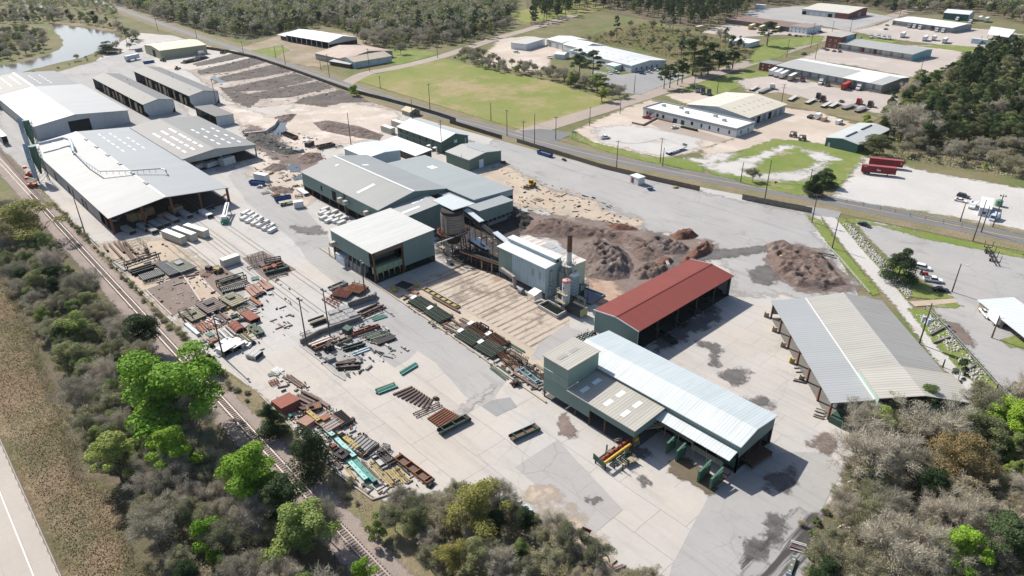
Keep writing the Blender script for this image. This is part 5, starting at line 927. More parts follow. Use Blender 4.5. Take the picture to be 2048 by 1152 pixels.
heap('debris_heap','tangled heap of scrap and bark behind the kiln sheds',[(490,272),(520,262),(545,275),(585,295),(600,308),(570,312),(530,300),(500,288)],2.2,paint((.075,.07,.065),.9,.4,.5),1.2,.45,edge=3)
heap('debris_heap','muddy scrap heap near the sawmill roof corner',[(590,318),(610,305),(640,305),(650,318),(620,330),(596,330)],1.4,M_BROWN,1.2,.45,edge=3)
heap('debris_heap','brown soil heap between the two blue skips',[(532,376),(560,372),(592,378),(585,388),(550,388)],1.4,M_BROWN,1.0,.4,edge=2)
heap('tyre_heap','long heap of black tyres in front of the pale yellow workshop',[(358,127),(385,120),(400,112),(422,116),(400,123),(370,129)],3.0,paint((.014,.014,.015),.8,.2,1.5),1.2,.5,edge=3)
def leafmat(name,c,c2,var=.35,rough=.7,trans=.25,scale=.35):
 t=NT(name);oi=t.t.nodes.new('ShaderNodeObjectInfo')
 a=t.mix(t.ramp(t.noise(scale,5,.65),.35,.65),c,c2)
 gi=t.t.nodes.new('ShaderNodeNewGeometry');a=t.mix(t.math('MULTIPLY',gi.outputs['Random Per Island'],.35),a,sc(c,.6))
 hs=t.n('ShaderNodeHueSaturation');t.l(a,hs.inputs['Color']);t.l(t.ramp(oi.outputs['Random'],0,1,1-var,1+var),hs.inputs['Value'])
 t.l(t.ramp(oi.outputs['Random'],0,1,.515,.485),hs.inputs['Hue'])
 t.col(hs.outputs[0]);t.b.inputs['Roughness'].default_value=rough;t.b.inputs['Specular IOR Level'].default_value=.15
 if trans:
  tr=t.n('ShaderNodeBsdfTranslucent');t.l(hs.outputs[0],tr.inputs['Color']);mx=t.n('ShaderNodeMixShader');mx.inputs[0].default_value=trans
  out=[n for n in t.t.nodes if n.type=='OUTPUT_MATERIAL'][0];t.l(t.b.outputs[0],mx.inputs[1]);t.l(tr.outputs[0],mx.inputs[2]);t.l(mx.outputs[0],out.inputs['Surface'])
 return t.mat
L_SPRING=leafmat('spring_leaves',(.20,.34,.03),(.29,.43,.055),.12);L_LIME=leafmat('lime_leaves',(.27,.34,.08),(.34,.38,.12),.15)
L_MID=leafmat('mid_green_leaves',(.165,.235,.07),(.23,.29,.10),.25,trans=.35);L_DARK=leafmat('dark_evergreen_leaves',(.038,.068,.026),(.055,.085,.032),.25)
L_OAK=leafmat('olive_leaves',(.21,.235,.10),(.29,.295,.15),.35,trans=.35);L_PINE=leafmat('pine_needles',(.07,.11,.045),(.105,.145,.06),.3,trans=.35)
L_RUSTY=leafmat('rust_buds',(.36,.235,.11),(.30,.23,.12),.2);L_TWIG=leafmat('grey_twigs',(.43,.395,.31),(.31,.285,.22),.3,trans=.15);L_TWIGP=leafmat('pale_twigs',(.50,.455,.36),(.38,.34,.265),.2,trans=.15)
L_BROWN=leafmat('brown_brush',(.38,.34,.21),(.30,.285,.16),.25,trans=.35);L_MOSS=leafmat('mossy_yellow_leaves',(.33,.30,.08),(.26,.245,.08),.15)
BARK=paint((.10,.085,.07),.95,.25,2,name='tree_bark');BARKP=paint((.26,.23,.20),.95,.2,2,name='pale_bark')
rng=np.random.default_rng(5)
def unit(n):
 v=rng.normal(size=(n,3));return v/np.linalg.norm(v,axis=1,keepdims=True)
def leafquads(pos,nrm,size,aspect=1.0):
 n=len(pos);r=unit(n);u=np.cross(nrm,r);u/=np.linalg.norm(u,axis=1,keepdims=True)+1e-9;w=np.cross(nrm,u);w/=np.linalg.norm(w,axis=1,keepdims=True)+1e-9
 s=np.asarray(size).reshape(-1,1);u=u*s;w=w*s*aspect
 v=np.stack([pos-u*.5,pos+w*.35-u*.1,pos+u*.5,pos-w*.35+u*.1],1).reshape(-1,3);return v,np.arange(4*n).reshape(n,4)
def cloud(blobs,n,size,jitter=.8,low=-.55,inner=.55):
 b=np.array(blobs,float);p=b[:,3]*b[:,4];idx=rng.choice(len(b),n,p=p/p.sum());d=unit(n);d[:,2]=np.where(d[:,2]<low,-d[:,2],d[:,2])
 rad=inner+(1.05-inner)*rng.random(n)**.6;pos=b[idx,:3]+d*rad[:,None]*np.stack([b[idx,3],b[idx,3],b[idx,4]],1)
 nr=d+unit(n)*jitter;nr/=np.linalg.norm(nr,axis=1,keepdims=True);return leafquads(pos,nr,size*(.6+.8*rng.random(n)))
def twigs(pos,dirs,length,width):
 n=len(pos);d=dirs/np.linalg.norm(dirs,axis=1,keepdims=True);r=unit(n);s=np.cross(d,r);s/=np.linalg.norm(s,axis=1,keepdims=True)+1e-9
 L=length*(.5+rng.random((n,1)));w=width*(.6+.8*rng.random((n,1)));e=pos+d*L
 v=np.stack([pos-s*w/2,pos+s*w/2,e+s*w/4,e-s*w/4],1).reshape(-1,3);return v,np.arange(4*n).reshape(n,4)
def merge(parts):
 vs,fs,ms,b=[],[],[],0
 for(v,f),m in parts:vs.append(v);fs.append(f+b);ms+=[m]*len(f);b+=len(v)
 return np.concatenate(vs),np.concatenate(fs),ms
def skeleton(H,R,seed,limbs=7,up=.75,sub=5,trunk=.28,r0=.022):
 "limb segments (p, q, r0, r1) of a spreading tree, and the ends of its branchlets"
 r=random.Random(seed);segs=[];ends=[]
 def grow(p,d,L,rad,lev):
  q=p+d*L;segs.append((p,q,rad,rad*.62))
  if lev==0:ends.append((q,d));ends.append((p+d*L*.6,d));return
  for k in range(sub if lev>1 else 3):
   a=Vector((r.gauss(0,1),r.gauss(0,1),r.gauss(.25,.6))).normalized();nd=(d*.75+a*.85).normalized()
   grow(p+d*L*(.45+.55*(k+1)/(sub if lev>1 else 3)),nd,L*r.uniform(.5,.75),rad*.55,lev-1)
 th=H*trunk;segs.append((Vector((0,0,-.1)),Vector((r.uniform(-.3,.3),r.uniform(-.3,.3),th)),H*r0,H*r0*.75));top=segs[-1][1]
 for k in range(limbs):
  a=2*PI*k/limbs+r.uniform(-.4,.4);s=r.uniform(.35,1.0);d=Vector((math.cos(a)*R*s,math.sin(a)*R*s,(H-th)*up*r.uniform(.75,1.15)));grow(top-Vector((0,0,th*.25*r.random())),d.normalized(),d.length*.55,H*r0*.5,2)
 return segs,ends
def segmesh(segs):
 V,F=[],[]
 for p,q,a,b in segs:
  d=(q-p).normalized();u=d.cross(Vector((.3,.2,1))if abs(d.z)<.9 else Vector((1,0,0))).normalized();w=d.cross(u);k=len(V)
  for e,rr in((p,a),(q,b)):
   for t in range(3):V.append(e+u*(rr*math.cos(t*2.094))+w*(rr*math.sin(t*2.094)))
  F+=[(k+t,k+(t+1)%3,k+3+(t+1)%3,k+3+t)for t in range(3)]
 return np.array([tuple(v)for v in V]),np.array(F)
protos={}
def proto(kind,name,trunk,crown,crownmats,trunkmat):
 root=bpy.data.objects.new(name,None)
 tm=npmesh('trunk',trunk[0],trunk[1],trunkmat,root);v,f,ms=merge(crown);cm=npmesh('crown',v,f,crownmats,root,ms)
 for o in(tm,cm):COL.objects.unlink(o)
 h=float(v[:,2].max());rad=float(np.percentile(np.hypot(v[:,0],v[:,1]),92));protos.setdefault(kind,[]).append((root,h,rad,name))
def ends_arr(ends):return np.array([tuple(e[0])for e in ends]),np.array([tuple(e[1])for e in ends])
for s in range(4):
 H,R=(13,12,11,14)[s],(5,6,4.4,5.5)[s];sg,en=skeleton(H,R,100+s,8,.8);P,D=ends_arr(en);n=6500;i=rng.integers(0,len(P),n)
 tw=twigs(P[i]+rng.normal(size=(n,3))*.35,D[i]+unit(n)*.9+np.array([0,0,.3]),.95,.05);fine=cloud([(*p,1.2,.9)for p in P[::4]],5000,.16,.9)
 proto('bare','bare_tree',segmesh(sg),[(tw,0),(fine,0)],[(L_TWIG,L_TWIGP)[s%2]],(BARK,BARKP)[s%2])
for s in range(3):
 H,R=(11.5,12.5,10.5)[s],(5,5.4,4.6)[s];sg,en=skeleton(H,R,200+s,8,.75);P,D=ends_arr(en);n=4000;i=rng.integers(0,len(P),n)
 tw=twigs(P[i]+rng.normal(size=(n,3))*.35,D[i]+unit(n)*.9,.9,.05);lf=cloud([(*p,1.05,.75)for p in P[::4]],8500,.22,.9)
 proto('budding','budding_tree',segmesh(sg),[(tw,0),(lf,1)],[L_TWIG,(L_OAK,L_BROWN,L_OAK)[s]],BARK)
def leafy(kind,name,H,R,seed,mat,n,size,nb=16,zlo=.35,inner=.5,flat=.75,bm=None):
 r=random.Random(seed);bl=[];n=int(n*2.6);size*=.6;nb=int(nb*1.25)
 for k in range(nb):
  a=r.uniform(0,2*PI);q=r.random()**.6;z=r.uniform(zlo,.92);w_=math.sin(PI*min(1,max(.12,(z-zlo+.14)/(1.1-zlo))))**.7;bl.append((math.cos(a)*R*q*.75*w_,math.sin(a)*R*q*.75*w_,H*z,R*r.uniform(.17,.31),R*r.uniform(.15,.27)*flat))
 bl.append((0,0,H*.62,R*.28,H*.16));sg,en=skeleton(H*.8,R*.7,seed,6,.7,3)
 proto(kind,name,segmesh(sg),[(cloud(bl,n,size,.75,inner=inner),0)],[mat],bm or BARK)
for s in range(3):leafy('spring','spring_tree',(13,11.5,12)[s],(5.2,4,4.6)[s],300+s,L_SPRING,6500,.42,(22,16,20)[s],.3)
for s in range(2):leafy('lime','budding_tree',(9,10)[s],(4,3.6)[s],340+s,L_LIME,4200,.36,18,.25)
for s in range(3):leafy('mid','leafy_tree',(11,10,12)[s],(4.8,4.2,5)[s],360+s,L_MID,4600,.42,18,.25)
for s in range(3):leafy('oak','evergreen_oak',(13,12,14)[s],(6,5.4,6.6)[s],380+s,(L_OAK,L_DARK,L_OAK)[s],5200,.5,20,.25)
for s in range(2):leafy('moss','mossy_tree',(10,11)[s],(4.6,4.2)[s],395+s,L_MOSS,3600,.34,18,.35)
leafy('rusty','budding_oak',12,6,398,L_RUSTY,4200,.38,22,.35)
for s in range(2):
 H,R=(8.5,9.5)[s],(3.2,3.6)[s];bl=[];r=random.Random(420+s)
 for k in range(26):
  z=r.uniform(.06,.97);w_=R*(1-z)**.62;a=r.uniform(0,2*PI);bl.append((math.cos(a)*w_*.62,math.sin(a)*w_*.62,H*z,.35*w_+.5,.8))
 proto('cedar','cedar_tree',segmesh([(Vector((0,0,-.1)),Vector((0,0,H*.9)),.22,.04)]),[(cloud(bl,11000,.24,.7),0)],[L_DARK],BARK)
for s in range(3):
 H,R=(20,18,22)[s],(3.8,3.4,4.2)[s];bl=[];sg=[(Vector((0,0,-.1)),Vector((0,0,H*.97)),.30,.06)];r=random.Random(440+s)
 for k in range(24):
  z=r.uniform(.42,.97);a=r.uniform(0,2*PI);w_=R*(1.15-z)**.5*r.uniform(.5,1.1);c=Vector((math.cos(a)*w_,math.sin(a)*w_,H*z+r.uniform(-.3,.6)));sg.append((Vector((0,0,H*z-.6)),c,.07,.03));bl.append((*c,r.uniform(.9,1.6),r.uniform(.6,1.0)))
 bl.append((0,0,H*.98,.9,1.2));proto('pine','pine_tree',segmesh(sg),[(cloud(bl,8000,.34,.8),0)],[L_PINE],BARK)
for s in range(4):
 H,R=(2.6,3.2,2.2,3.6)[s],(2.2,2.6,2.0,2.8)[s];r=random.Random(460+s);bl=[(r.uniform(-.6,.6)*R,r.uniform(-.6,.6)*R,H*r.uniform(.25,.7),R*.42,H*.32)for k in range(9)]
 sg,en=skeleton(H,R*.8,460+s,6,.8,3,.1,.015);n=500;P,D=ends_arr(en);i=rng.integers(0,len(P),n);tw=twigs(P[i],D[i]+unit(n),.8,.05)
 proto('shrub','shrub',segmesh(sg),[(cloud(bl,2600,.19,.9),0),(tw,1)],[(L_BROWN,L_MID,L_OAK,L_BROWN)[s],L_TWIG],BARK)
leafy('gshrub','green_shrub',4.2,2.8,470,L_SPRING,2200,.3,12,.15);leafy('gshrub','green_shrub',3.6,2.6,471,L_MID,2000,.3,12,.15)
treen=random.Random(77)
def plant(kind,x,y,label,group=None,h=None,w=None,which=None,cat='tree',z=0.0):
 P=protos[kind];root,ph,pr,nm=P[which if which is not None else treen.randrange(len(P))]
 sz=(h/ph)if h else treen.uniform(.85,1.15);sx=(w/2/pr)if w else sz*treen.uniform(.92,1.1)
 o=bpy.data.objects.new(nm,None);o.empty_display_size=.5;link(o);o.location=(x,y,z);o.rotation_euler=(0,0,treen.uniform(0,6.28));o.scale=(sx,sx,sz)
 for ch in root.children:c=ch.copy();link(c,o)
 return tag(o,label,'shrub' if 'shrub' in nm else cat,group)
def tree_px(kind,px,py,wpx,hpx,label,group=None,which=None,hm=None):
 "tree whose crown is centred on a surveyed spot and spans wpx; height from the crown's height"
 zc=5.0
 for _ in range(4):
  x,y=g(px,py,zc);dist=math.sqrt(x*x+y*y+(CAMH-zc)**2);el=math.asin((CAMH-zc)/dist);H=hm or max(2.0,hpx*dist/FOC/max(.35,math.cos(el))*.95);zc=H*.6
 return plant(kind,x,y,label,group,H,wpx*dist/FOC,which)
HERO=[('spring',335,775,180,160,'largest bright spring-green tree, between the dry meadow and the railway',0),('spring',347,900,78,110,'smaller bright green tree just below the largest one',1),('spring',492,950,96,115,'bright green tree beside the railway above the grey shrubs',2),('lime',150,655,58,75,'yellow-green tree against the dark trees at the meadow edge',0),('lime',300,868,36,45,'small pale yellow-green tree between the two brightest trees',1),('lime',228,915,80,90,'pale green leafy tree at the edge of the dry meadow',1),('moss',50,440,110,80,'olive-yellow tree at the left edge by the upper railway',0),('gshrub',410,1068,62,60,'round fresh-green bush in the wood near the bottom',0),('lime',590,1062,115,90,'wide pale green tree left of the railway at the bottom',0),('gshrub',722,1142,50,40,'fresh green bush at the bottom edge by the railway',0),('cedar',614,888,76,90,'larger dark cedar between the railway and the scrap row',1),('cedar',540,832,52,60,'smaller dark cedar left of the larger one by the railway',0),('cedar',420,722,30,36,'tiny dark cedar beside the tall lamp pole',0),('oak',278,660,60,70,'dark evergreen leaning toward the railway',1),('oak',560,1000,80,90,'dark green tree at the railway edge near the bottom',1),('bare',652,1035,64,80,'grey-green bare tree overhanging the railway',2),('moss',958,1012,120,80,'yellow mossy tree in front of the pipe stack',0),('moss',900,1115,60,60,'mossy tree low in the thicket near the railway',1),('gshrub',752,1050,40,46,'dark green bush where the thicket meets the railway',1),('spring',1930,1105,80,100,'bright green tree in the bottom right wood',1),('rusty',1925,915,105,95,'rust-orange budding tree in the right wood',0),('lime',1755,838,66,60,'yellow-green tree by the end of the storage shed',0),('oak',1958,862,78,66,'dark olive evergreen right of the storage shed',0),('spring',2030,838,70,70,'green tree at the right edge below the lane',2),('pine',2010,1090,70,110,'dark pine at the bottom right corner',0),('bare',1790,1080,120,110,'wide pale bare tree at the bottom of the right wood',1),('bare',1868,1100,110,110,'pale bare tree left of the bright green one',3),('bare',1760,900,130,110,'grey bare tree at the yard end of the right wood',3),('bare',1880,850,110,90,'bare tree with white limbs behind the storage shed',1),('cedar',1805,523,54,62,'round dark cedar beside the parked cars',1),('cedar',1628,365,34,40,'dark cedar hiding the roadside pole',0),('cedar',1652,352,42,34,'wide dark cedar behind the roadside cedar',1),('bare',1508,345,26,30,'small bare tree alone on the roadside lawn',2),('pine',1160,122,32,60,'left one of two tall pines in front of the long white plant',1),('pine',1187,126,34,62,'right one of two tall pines in front of the long white plant',0),('pine',1330,150,24,44,'leftmost of four pines in the car park island',1),('pine',1342,147,24,46,'second pine from the left in the car park island',0),('pine',1358,140,24,48,'third pine from the left in the car park island',2),('pine',1367,136,24,48,'rightmost of four pines in the car park island',1),('pine',1390,105,44,70,'tallest dark pine by the street, left of the clump',2),('pine',1420,110,36,60,'dark pine in the clump beside the street',0),('oak',1440,118,36,34,'dark round tree at the right end of the street clump',1),('pine',1468,112,26,40,'lone pine between the street clump and the bungalow',1),('oak',1405,132,50,30,'low dark tree at the foot of the street pines',0),('pine',1538,62,30,44,'lone pine in front of the brown-roofed depot',0),('lime',1142,155,26,30,'yellow bush-like tree in the hedge along the grass field',0),('lime',1195,160,40,34,'pale green tree in the hedge near the street',1),('lime',1205,185,30,30,'thin pale green tree at the street end of the hedge',0),('bare',1830,235,90,70,'pale bare tree at the front of the right-hand pines',1),('oak',1758,285,46,40,'grey-green tree overhanging the teal workshop',0),('gshrub',1735,236,18,18,'bright bush by the parked flatbeds',0),('gshrub',708,178,20,22,'yellow-green bush on the verge at the road junction',0),('bare',800,92,22,26,'small crooked tree on the lawn behind the tin shed',2),('cedar',215,92,34,20,'dark cedar at the tip of the pond',1),]
for k,px,py,w_,h_,lab,wh in HERO:tree_px(k,px,py,w_,h_,lab,None,wh)
HP=[tuple(o.location[:2])for o in COL.objects if o.get('category')in('tree','shrub')]
LAB={'bare':'leafless grey-brown tree','budding':'thinly leafed olive-brown tree','spring':'bright spring-green tree','lime':'pale yellow-green tree','mid':'mid-green leafy tree','oak':'dark evergreen oak','cedar':'dark conical cedar','pine':'tall dark pine','shrub':'low brown-green shrub','gshrub':'low green bush','moss':'mossy yellow tree','rusty':'rust-budded tree'}
def inside(P,x,y):
 c=False;n=len(P)
 for i in range(n):
  ax,ay=P[i];bx,by=P[(i+1)%n]
  if(ay>y)!=(by>y)and x<(bx-ax)*(y-ay)/(by-ay)+ax:c=not c
 return c
def wood(where,poly,spacing,mixw,hs=(.8,1.15),n=400,px=True,avoid=3.0):
 P=G(poly)if px else poly;A=np.array(P);lo,hi=A.min(0),A.max(0);r=random.Random(int(abs(lo[0])*10));pts=[];ks,ws=zip(*mixw.items())
 for _ in range(n*30):
  x,y=r.uniform(lo[0],hi[0]),r.uniform(lo[1],hi[1])
  if inside(P,x,y)and all((x-a)**2+(y-b)**2>spacing**2 for a,b in pts)and all((x-a)**2+(y-b)**2>avoid**2 for a,b in HP):pts.append((x,y))
  if len(pts)>=n:break
 for x,y in pts:
  k=r.choices(ks,ws)[0];pr=protos[k];i=r.randrange(len(pr));s=r.uniform(*hs)
  plant(k,x,y,LAB[k]+' '+where,LAB[k]+'s '+where,pr[i][1]*s,None,i)
 return pts
WL=[(-330,22),(-262,20),(-225,19),(-195,17),(-172,16),(-150,14),(-135,18),(-118,14),(-95,16),(-60,15),(-60,33),(-100,33.5),(-160,33),(-195,33.5),(-262,33.5),(-330,32)]
wood('in the wood between meadow and railway',WL,4.3,dict(bare=4,budding=8,mid=3.4,oak=2.6,lime=1.8,shrub=1.5),(.55,.92),215,False,4.0)
wood('in the thicket at the bottom between yard and railway',[(-93,56),(-88,66),(-80,73.5),(-69,73),(-58,73),(-45,75),(-45,50),(-75,50),(-96,51)],3.6,dict(bare=3,budding=8,oak=1,shrub=3,mid=.7),(.42,.75),80,False,3.0)
wood('in the wood at the bottom right',[(1640,1152),(1660,1060),(1690,1000),(1715,920),(1700,862),(1790,812),(1925,790),(2048,815),(2200,880),(2300,1000),(2200,1250),(1640,1250)],4.2,dict(bare=5,budding=10,oak=2.4,pine=.9,mid=2,lime=.6,shrub=1.5),(.5,.92),165,True,4.0)
wood('on the weedy bank along the railway',[(-330,46.5),(-200,46),(-100,48),(-100,51.5),(-139,50.8),(-170,47.6),(-330,47.6)],3.0,dict(shrub=8,gshrub=.8),(.25,.6),70,False,1.0)
wood('along the far edge of the pale yard, by the bark heap',[(1600,1050),(1640,1040),(1690,960),(1660,1000),(1630,1090),(1620,1152),(1640,1152)],3.0,dict(shrub=5,gshrub=1),(.3,.8),22)
wood('in the pine wood at the right edge',[(1752,292),(1742,262),(1775,240),(1812,216),(1805,190),(1850,165),(1915,150),(1975,112),(2048,90),(2085,85),(2090,300),(2048,300),(1940,290),(1850,300)],5.6,dict(pine=3,oak=7,mid=2.4,bare=1),(.75,1.05),250)
wood('in the brush below the right-hand pines',[(1770,305),(1850,300),(1960,290),(2048,300),(2200,320),(2200,360),(2048,355),(1900,330),(1800,318)],5,dict(shrub=6,bare=1.5,budding=2,gshrub=1),(.4,.8),80)
wood('in the hedge along the grass field',[(905,116),(945,108),(1000,128),(1100,148),(1165,165),(1210,180),(1262,190),(1245,203),(1150,178),(1100,160),(1000,146),(950,133)],4.6,dict(bare=4,budding=5,lime=1,shrub=3,gshrub=1.5),(.4,.75),90)
wood('in the scrub behind the long white plant',[(1150,78),(1290,50),(1400,72),(1470,88),(1510,105),(1460,138),(1330,112),(1260,92),(1180,85)],9,dict(shrub=8,budding=2,gshrub=2,pine=.5,bare=1),(.5,.9),110)
wood('on the pond island',[(-60,78),(0,74),(55,64),(88,70),(100,88),(88,104),(50,116),(0,124),(-60,130)],5,dict(bare=4,budding=2,oak=1.5,mid=3),(.5,.75),100)
wood('on the marsh bank beyond the pond',[(-40,30),(0,24),(90,26),(190,38),(250,62),(285,80),(260,92),(240,62),(150,44),(0,50)],5.5,dict(bare=4,budding=1.5,mid=4,oak=2),(.5,.72),110)
wood('along the pond shore',[(150,122),(205,108),(250,92),(266,96),(235,108),(160,127),(60,150),(0,164),(0,158),(80,143)],8,dict(bare=1.5,shrub=6,cedar=.5),(.35,.6),20)
wood('behind the barn at the near edge of the far wood',[(560,72),(640,52),(700,66),(735,98),(790,98),(880,94),(960,80),(1018,58),(1018,40),(880,70),(740,60),(640,36),(520,60),(420,66),(330,42),(300,30),(330,30),(480,70)],9,dict(bare=4,budding=2,oak=2,mid=2,pine=2,lime=.6),(.75,1.05),260)
wood('in the dark pine belt at the top',[(1060,52),(1120,36),(1180,16),(1240,20),(1300,38),(1400,60),(1480,34),(1500,22),(1480,8),(1300,8),(1180,2),(1080,20)],9,dict(pine=9,oak=2,mid=.5),(.85,1.1),200)
wood('at the top edge behind the depots',[(1500,12),(1600,6),(1720,12),(1790,28),(1880,26),(1950,24),(1990,36),(2048,48),(2048,20),(1900,8),(1700,0),(1500,-4)],11,dict(oak=5,bare=3,mid=2,budding=2),(.75,1.05),110)
def mass(name,label,polys,spacing,kinds,hrange,nq=70,cat='woodland',seed=1,size=1.3,avoid=None):
 r=random.Random(seed);V,F,Mi,b=[],[],[],0;mats=[m for m,_ in kinds];ws=[w_ for _,w_ in kinds]
 for poly in polys:
  P=G(poly);A=np.array(P);lo,hi=A.min(0),A.max(0);x=lo[0]
  while x<hi[0]:
   y=lo[1]
   while y<hi[1]:
    px,py=x+r.uniform(-.5,.5)*spacing,y+r.uniform(-.5,.5)*spacing;y+=spacing
    if not inside(P,px,py):continue
    H=r.uniform(*hrange);R=H*r.uniform(.26,.38);k=r.choices(range(len(kinds)),ws)[0]
    bl=[(px+r.uniform(-.6,.6)*R,py+r.uniform(-.6,.6)*R,H*r.uniform(.4,.85),R*.55,H*.2)for _ in range(6)]
    v,f=cloud(bl,nq,size,.8);V.append(v);F.append(f+b);Mi+=[k]*len(f);b+=len(v)
   x+=spacing
 o=npmesh(name,np.concatenate(V),np.concatenate(F),mats,None,Mi);return tag(o,label,cat,None,'stuff')
mass('far_woodland','wide far wood of bare and evergreen trees behind the barn, reaching the top edge',[[(225,8),(330,40),(420,68),(500,78),(560,62),(640,40),(700,56),(760,76),(880,78),(970,66),(1024,36),(1030,0),(1060,-60),(560,-90),(160,-60)]],6.6,[(L_TWIG,4),(L_DARK,4),(L_OAK,3),(L_BROWN,2.5),(L_MID,1.6),(L_PINE,2),(L_TWIGP,1)],(9,15),95,seed=3)
mass('far_woodland','far marsh wood at the top left corner',[[(-80,22),(0,12),(60,20),(170,22),(240,40),(215,2),(130,-20),(0,-40),(-100,-30)],[(-200,70),(-60,66),(-60,120),(-200,130)]],9,[(L_TWIG,4),(L_OAK,3),(L_BROWN,3),(L_MID,2)],(8,12),80,seed=4)
mass('far_woodland','dark wood along the top right edge',[[(1070,28),(1180,4),(1300,10),(1480,10),(1600,0),(1720,6),(1800,22),(1950,18),(2060,44),(2300,60),(2300,-60),(1040,-80)]],8,[(L_PINE,4),(L_OAK,2.5),(L_TWIG,2.5),(L_DARK,4),(L_BROWN,1)],(11,17),90,seed=5,size=1.5)
mass('far_woodland','wood continuing off the right edge behind the pines',[[(2085,85),(2140,60),(2400,120),(2500,330),(2200,320),(2092,300)]],9,[(L_PINE,4),(L_OAK,5),(L_MID,1)],(11,16),110,seed=6)
mass('young_pines','thick stand of young green pines inside the right wood',[[(1860,285),(1880,240),(1930,215),(2000,200),(2060,190),(2200,200),(2200,300),(2040,290),(1950,285)]],3.2,[(leafmat('young_pine_needles',(.045,.10,.035),(.065,.13,.045),.2),4),(L_MID,1)],(4,8),90,seed=7,size=.55)
def brush(name,label,polys,dens,mats_w,hmax,size,seed=1,px=True,cat='ground cover',upright=.2):
 r=random.Random(seed);pos=[];mi=[]
 for poly in polys:
  P=G(poly)if px else poly;A=np.array(P);lo,hi=A.min(0),A.max(0);n=int((hi-lo).prod()*dens);X=rng.uniform(lo[0],hi[0],n);Y=rng.uniform(lo[1],hi[1],n);k=sdist(P,X,Y)>rng.random(n)*2.5
  k&=np.array([noise.noise(Vector((x*.12,y*.12,2)))>-.35-.3*r.random()for x,y in zip(X,Y)])
  pos.append(np.stack([X[k],Y[k],rng.random(k.sum())**1.6*hmax*(.5+.5*np.array([abs(noise.noise(Vector((x*.2,y*.2,9))))for x,y in zip(X[k],Y[k])])*2)],1))
 pos=np.concatenate(pos);n=len(pos);nr=unit(n)+np.array([0,0,upright]);nr/=np.linalg.norm(nr,axis=1,keepdims=True);v,f=leafquads(pos,nr,size*(.5+rng.random(n)))
 ws=np.array([w_ for _,w_ in mats_w],float);cell_=np.array([noise.noise(Vector((p[0]*.07,p[1]*.07,4)))*1.4+.5 for p in pos]);c=np.cumsum(ws/ws.sum());mi=np.searchsorted(c,np.clip(cell_*.6+rng.random(n)*.4,0,.999))
 return tag(npmesh(name,v,f,[m for m,_ in mats_w],None,mi),label,cat,None,'stuff')
brush('undergrowth','brown and green undergrowth under the trees left of the railway',[WL],6,[(L_BROWN,4),(L_TWIG,3),(L_OAK,2),(L_MID,1)],1.8,.38,1,False)
brush('undergrowth','tangled undergrowth filling the bottom right wood',[[(1632,1200),(1640,1070),(1672,1000),(1705,920),(1695,860),(1790,805),(1925,785),(2048,805),(2200,880),(2300,1000),(2200,1250)]],8,[(L_BROWN,4),(L_TWIGP,3),(L_OAK,2),(L_MID,1.2)],2.2,.40,2)
brush('undergrowth','brown thicket floor cover between yard and railway at the bottom',[[(-97,54),(-91,63),(-82,71.5),(-69,73.5),(-40,75),(-40,49),(-98,50.5)]],8,[(L_BROWN,4),(L_TWIG,3),(L_OAK,2),(L_MID,.6)],2.0,.36,3,False)
brush('weeds','grey-green weeds on the bank between railway and yard wall',[[(-420,46.4),(-280,45.8),(-100,46.8),(-90,50),(-100,52.3),(-118,50.3),(-139,51),(-170,48),(-420,48.2)]],13,[(L_BROWN,4),(L_TWIG,2),(L_OAK,3),(L_MID,1)],.9,.24,4,False)
brush('undergrowth','dark undergrowth closing the floor of the right-hand pine wood',[[(1745,292),(1740,262),(1775,240),(1812,216),(1805,190),(1850,165),(1915,150),(1975,112),(2048,90),(2140,70),(2300,150),(2300,300),(2048,300),(1940,290),(1850,300)]],.8,[(L_OAK,4),(L_DARK,4),(L_BROWN,2),(L_MID,1)],4.0,.9,12)
brush('weeds','pale brush in front of the right-hand wood',[[(1760,308),(1850,305),(1960,295),(2048,305),(2200,330),(2200,372),(2048,360),(1900,336),(1800,322)]],2.5,[(L_BROWN,4),(L_TWIGP,4),(L_OAK,2),(L_MID,1)],2.2,.55,5)
brush('undergrowth','undergrowth along the edge of the far wood behind the barn',[[(330,42),(420,70),(480,80),(560,72),(640,52),(700,66),(735,98),(790,98),(880,94),(960,80),(1020,58),(1020,36),(880,66),(740,56),(640,34),(420,60)]],.5,[(L_OAK,4),(L_BROWN,3),(L_MID,2)],3.0,1.1,13)
brush('weeds','rough scrub behind the long white plant',[[(1150,78),(1290,50),(1400,72),(1470,88),(1515,106),(1460,140),(1330,114),(1260,94),(1180,86)]],.8,[(L_BROWN,4),(L_RUSTY,1),(L_OAK,3),(L_MID,2)],1.8,.8,6)
brush('dry_grass','rusty brown and green dry grass of the meadow',[[(-330,-.2),(-20,-.2),(-20,13),(-95,14),(-120,12),(-135,15),(-150,11),(-172,14),(-195,15),(-225,18),(-330,21)]],18,[(leafmat('dry_grass_blades',(.27,.205,.135),(.22,.17,.11),.1),5),(leafmat('green_grass_blades',(.14,.14,.055),(.18,.15,.06),.1),4),(L_BROWN,2)],.5,.26,7,False,upright=.1)
def cpaint(c):return paint(c,.25,.05,1,.0,name='car_paint')
CW,CK,CR,CBL,CSV=cpaint((.70,.70,.69)),cpaint((.018,.018,.02)),cpaint((.33,.03,.03)),cpaint((.03,.07,.22)),cpaint((.38,.39,.40))
CDK=cpaint((.06,.06,.065));CPU=cpaint((.12,.05,.07));CGY=cpaint((.16,.17,.18))
HUB=paint((.40,.40,.41),.35,.05,metal=.6);LAMPM=paint((.75,.75,.70),.2,.02);TAILM=paint((.35,.02,.02),.3,.02)
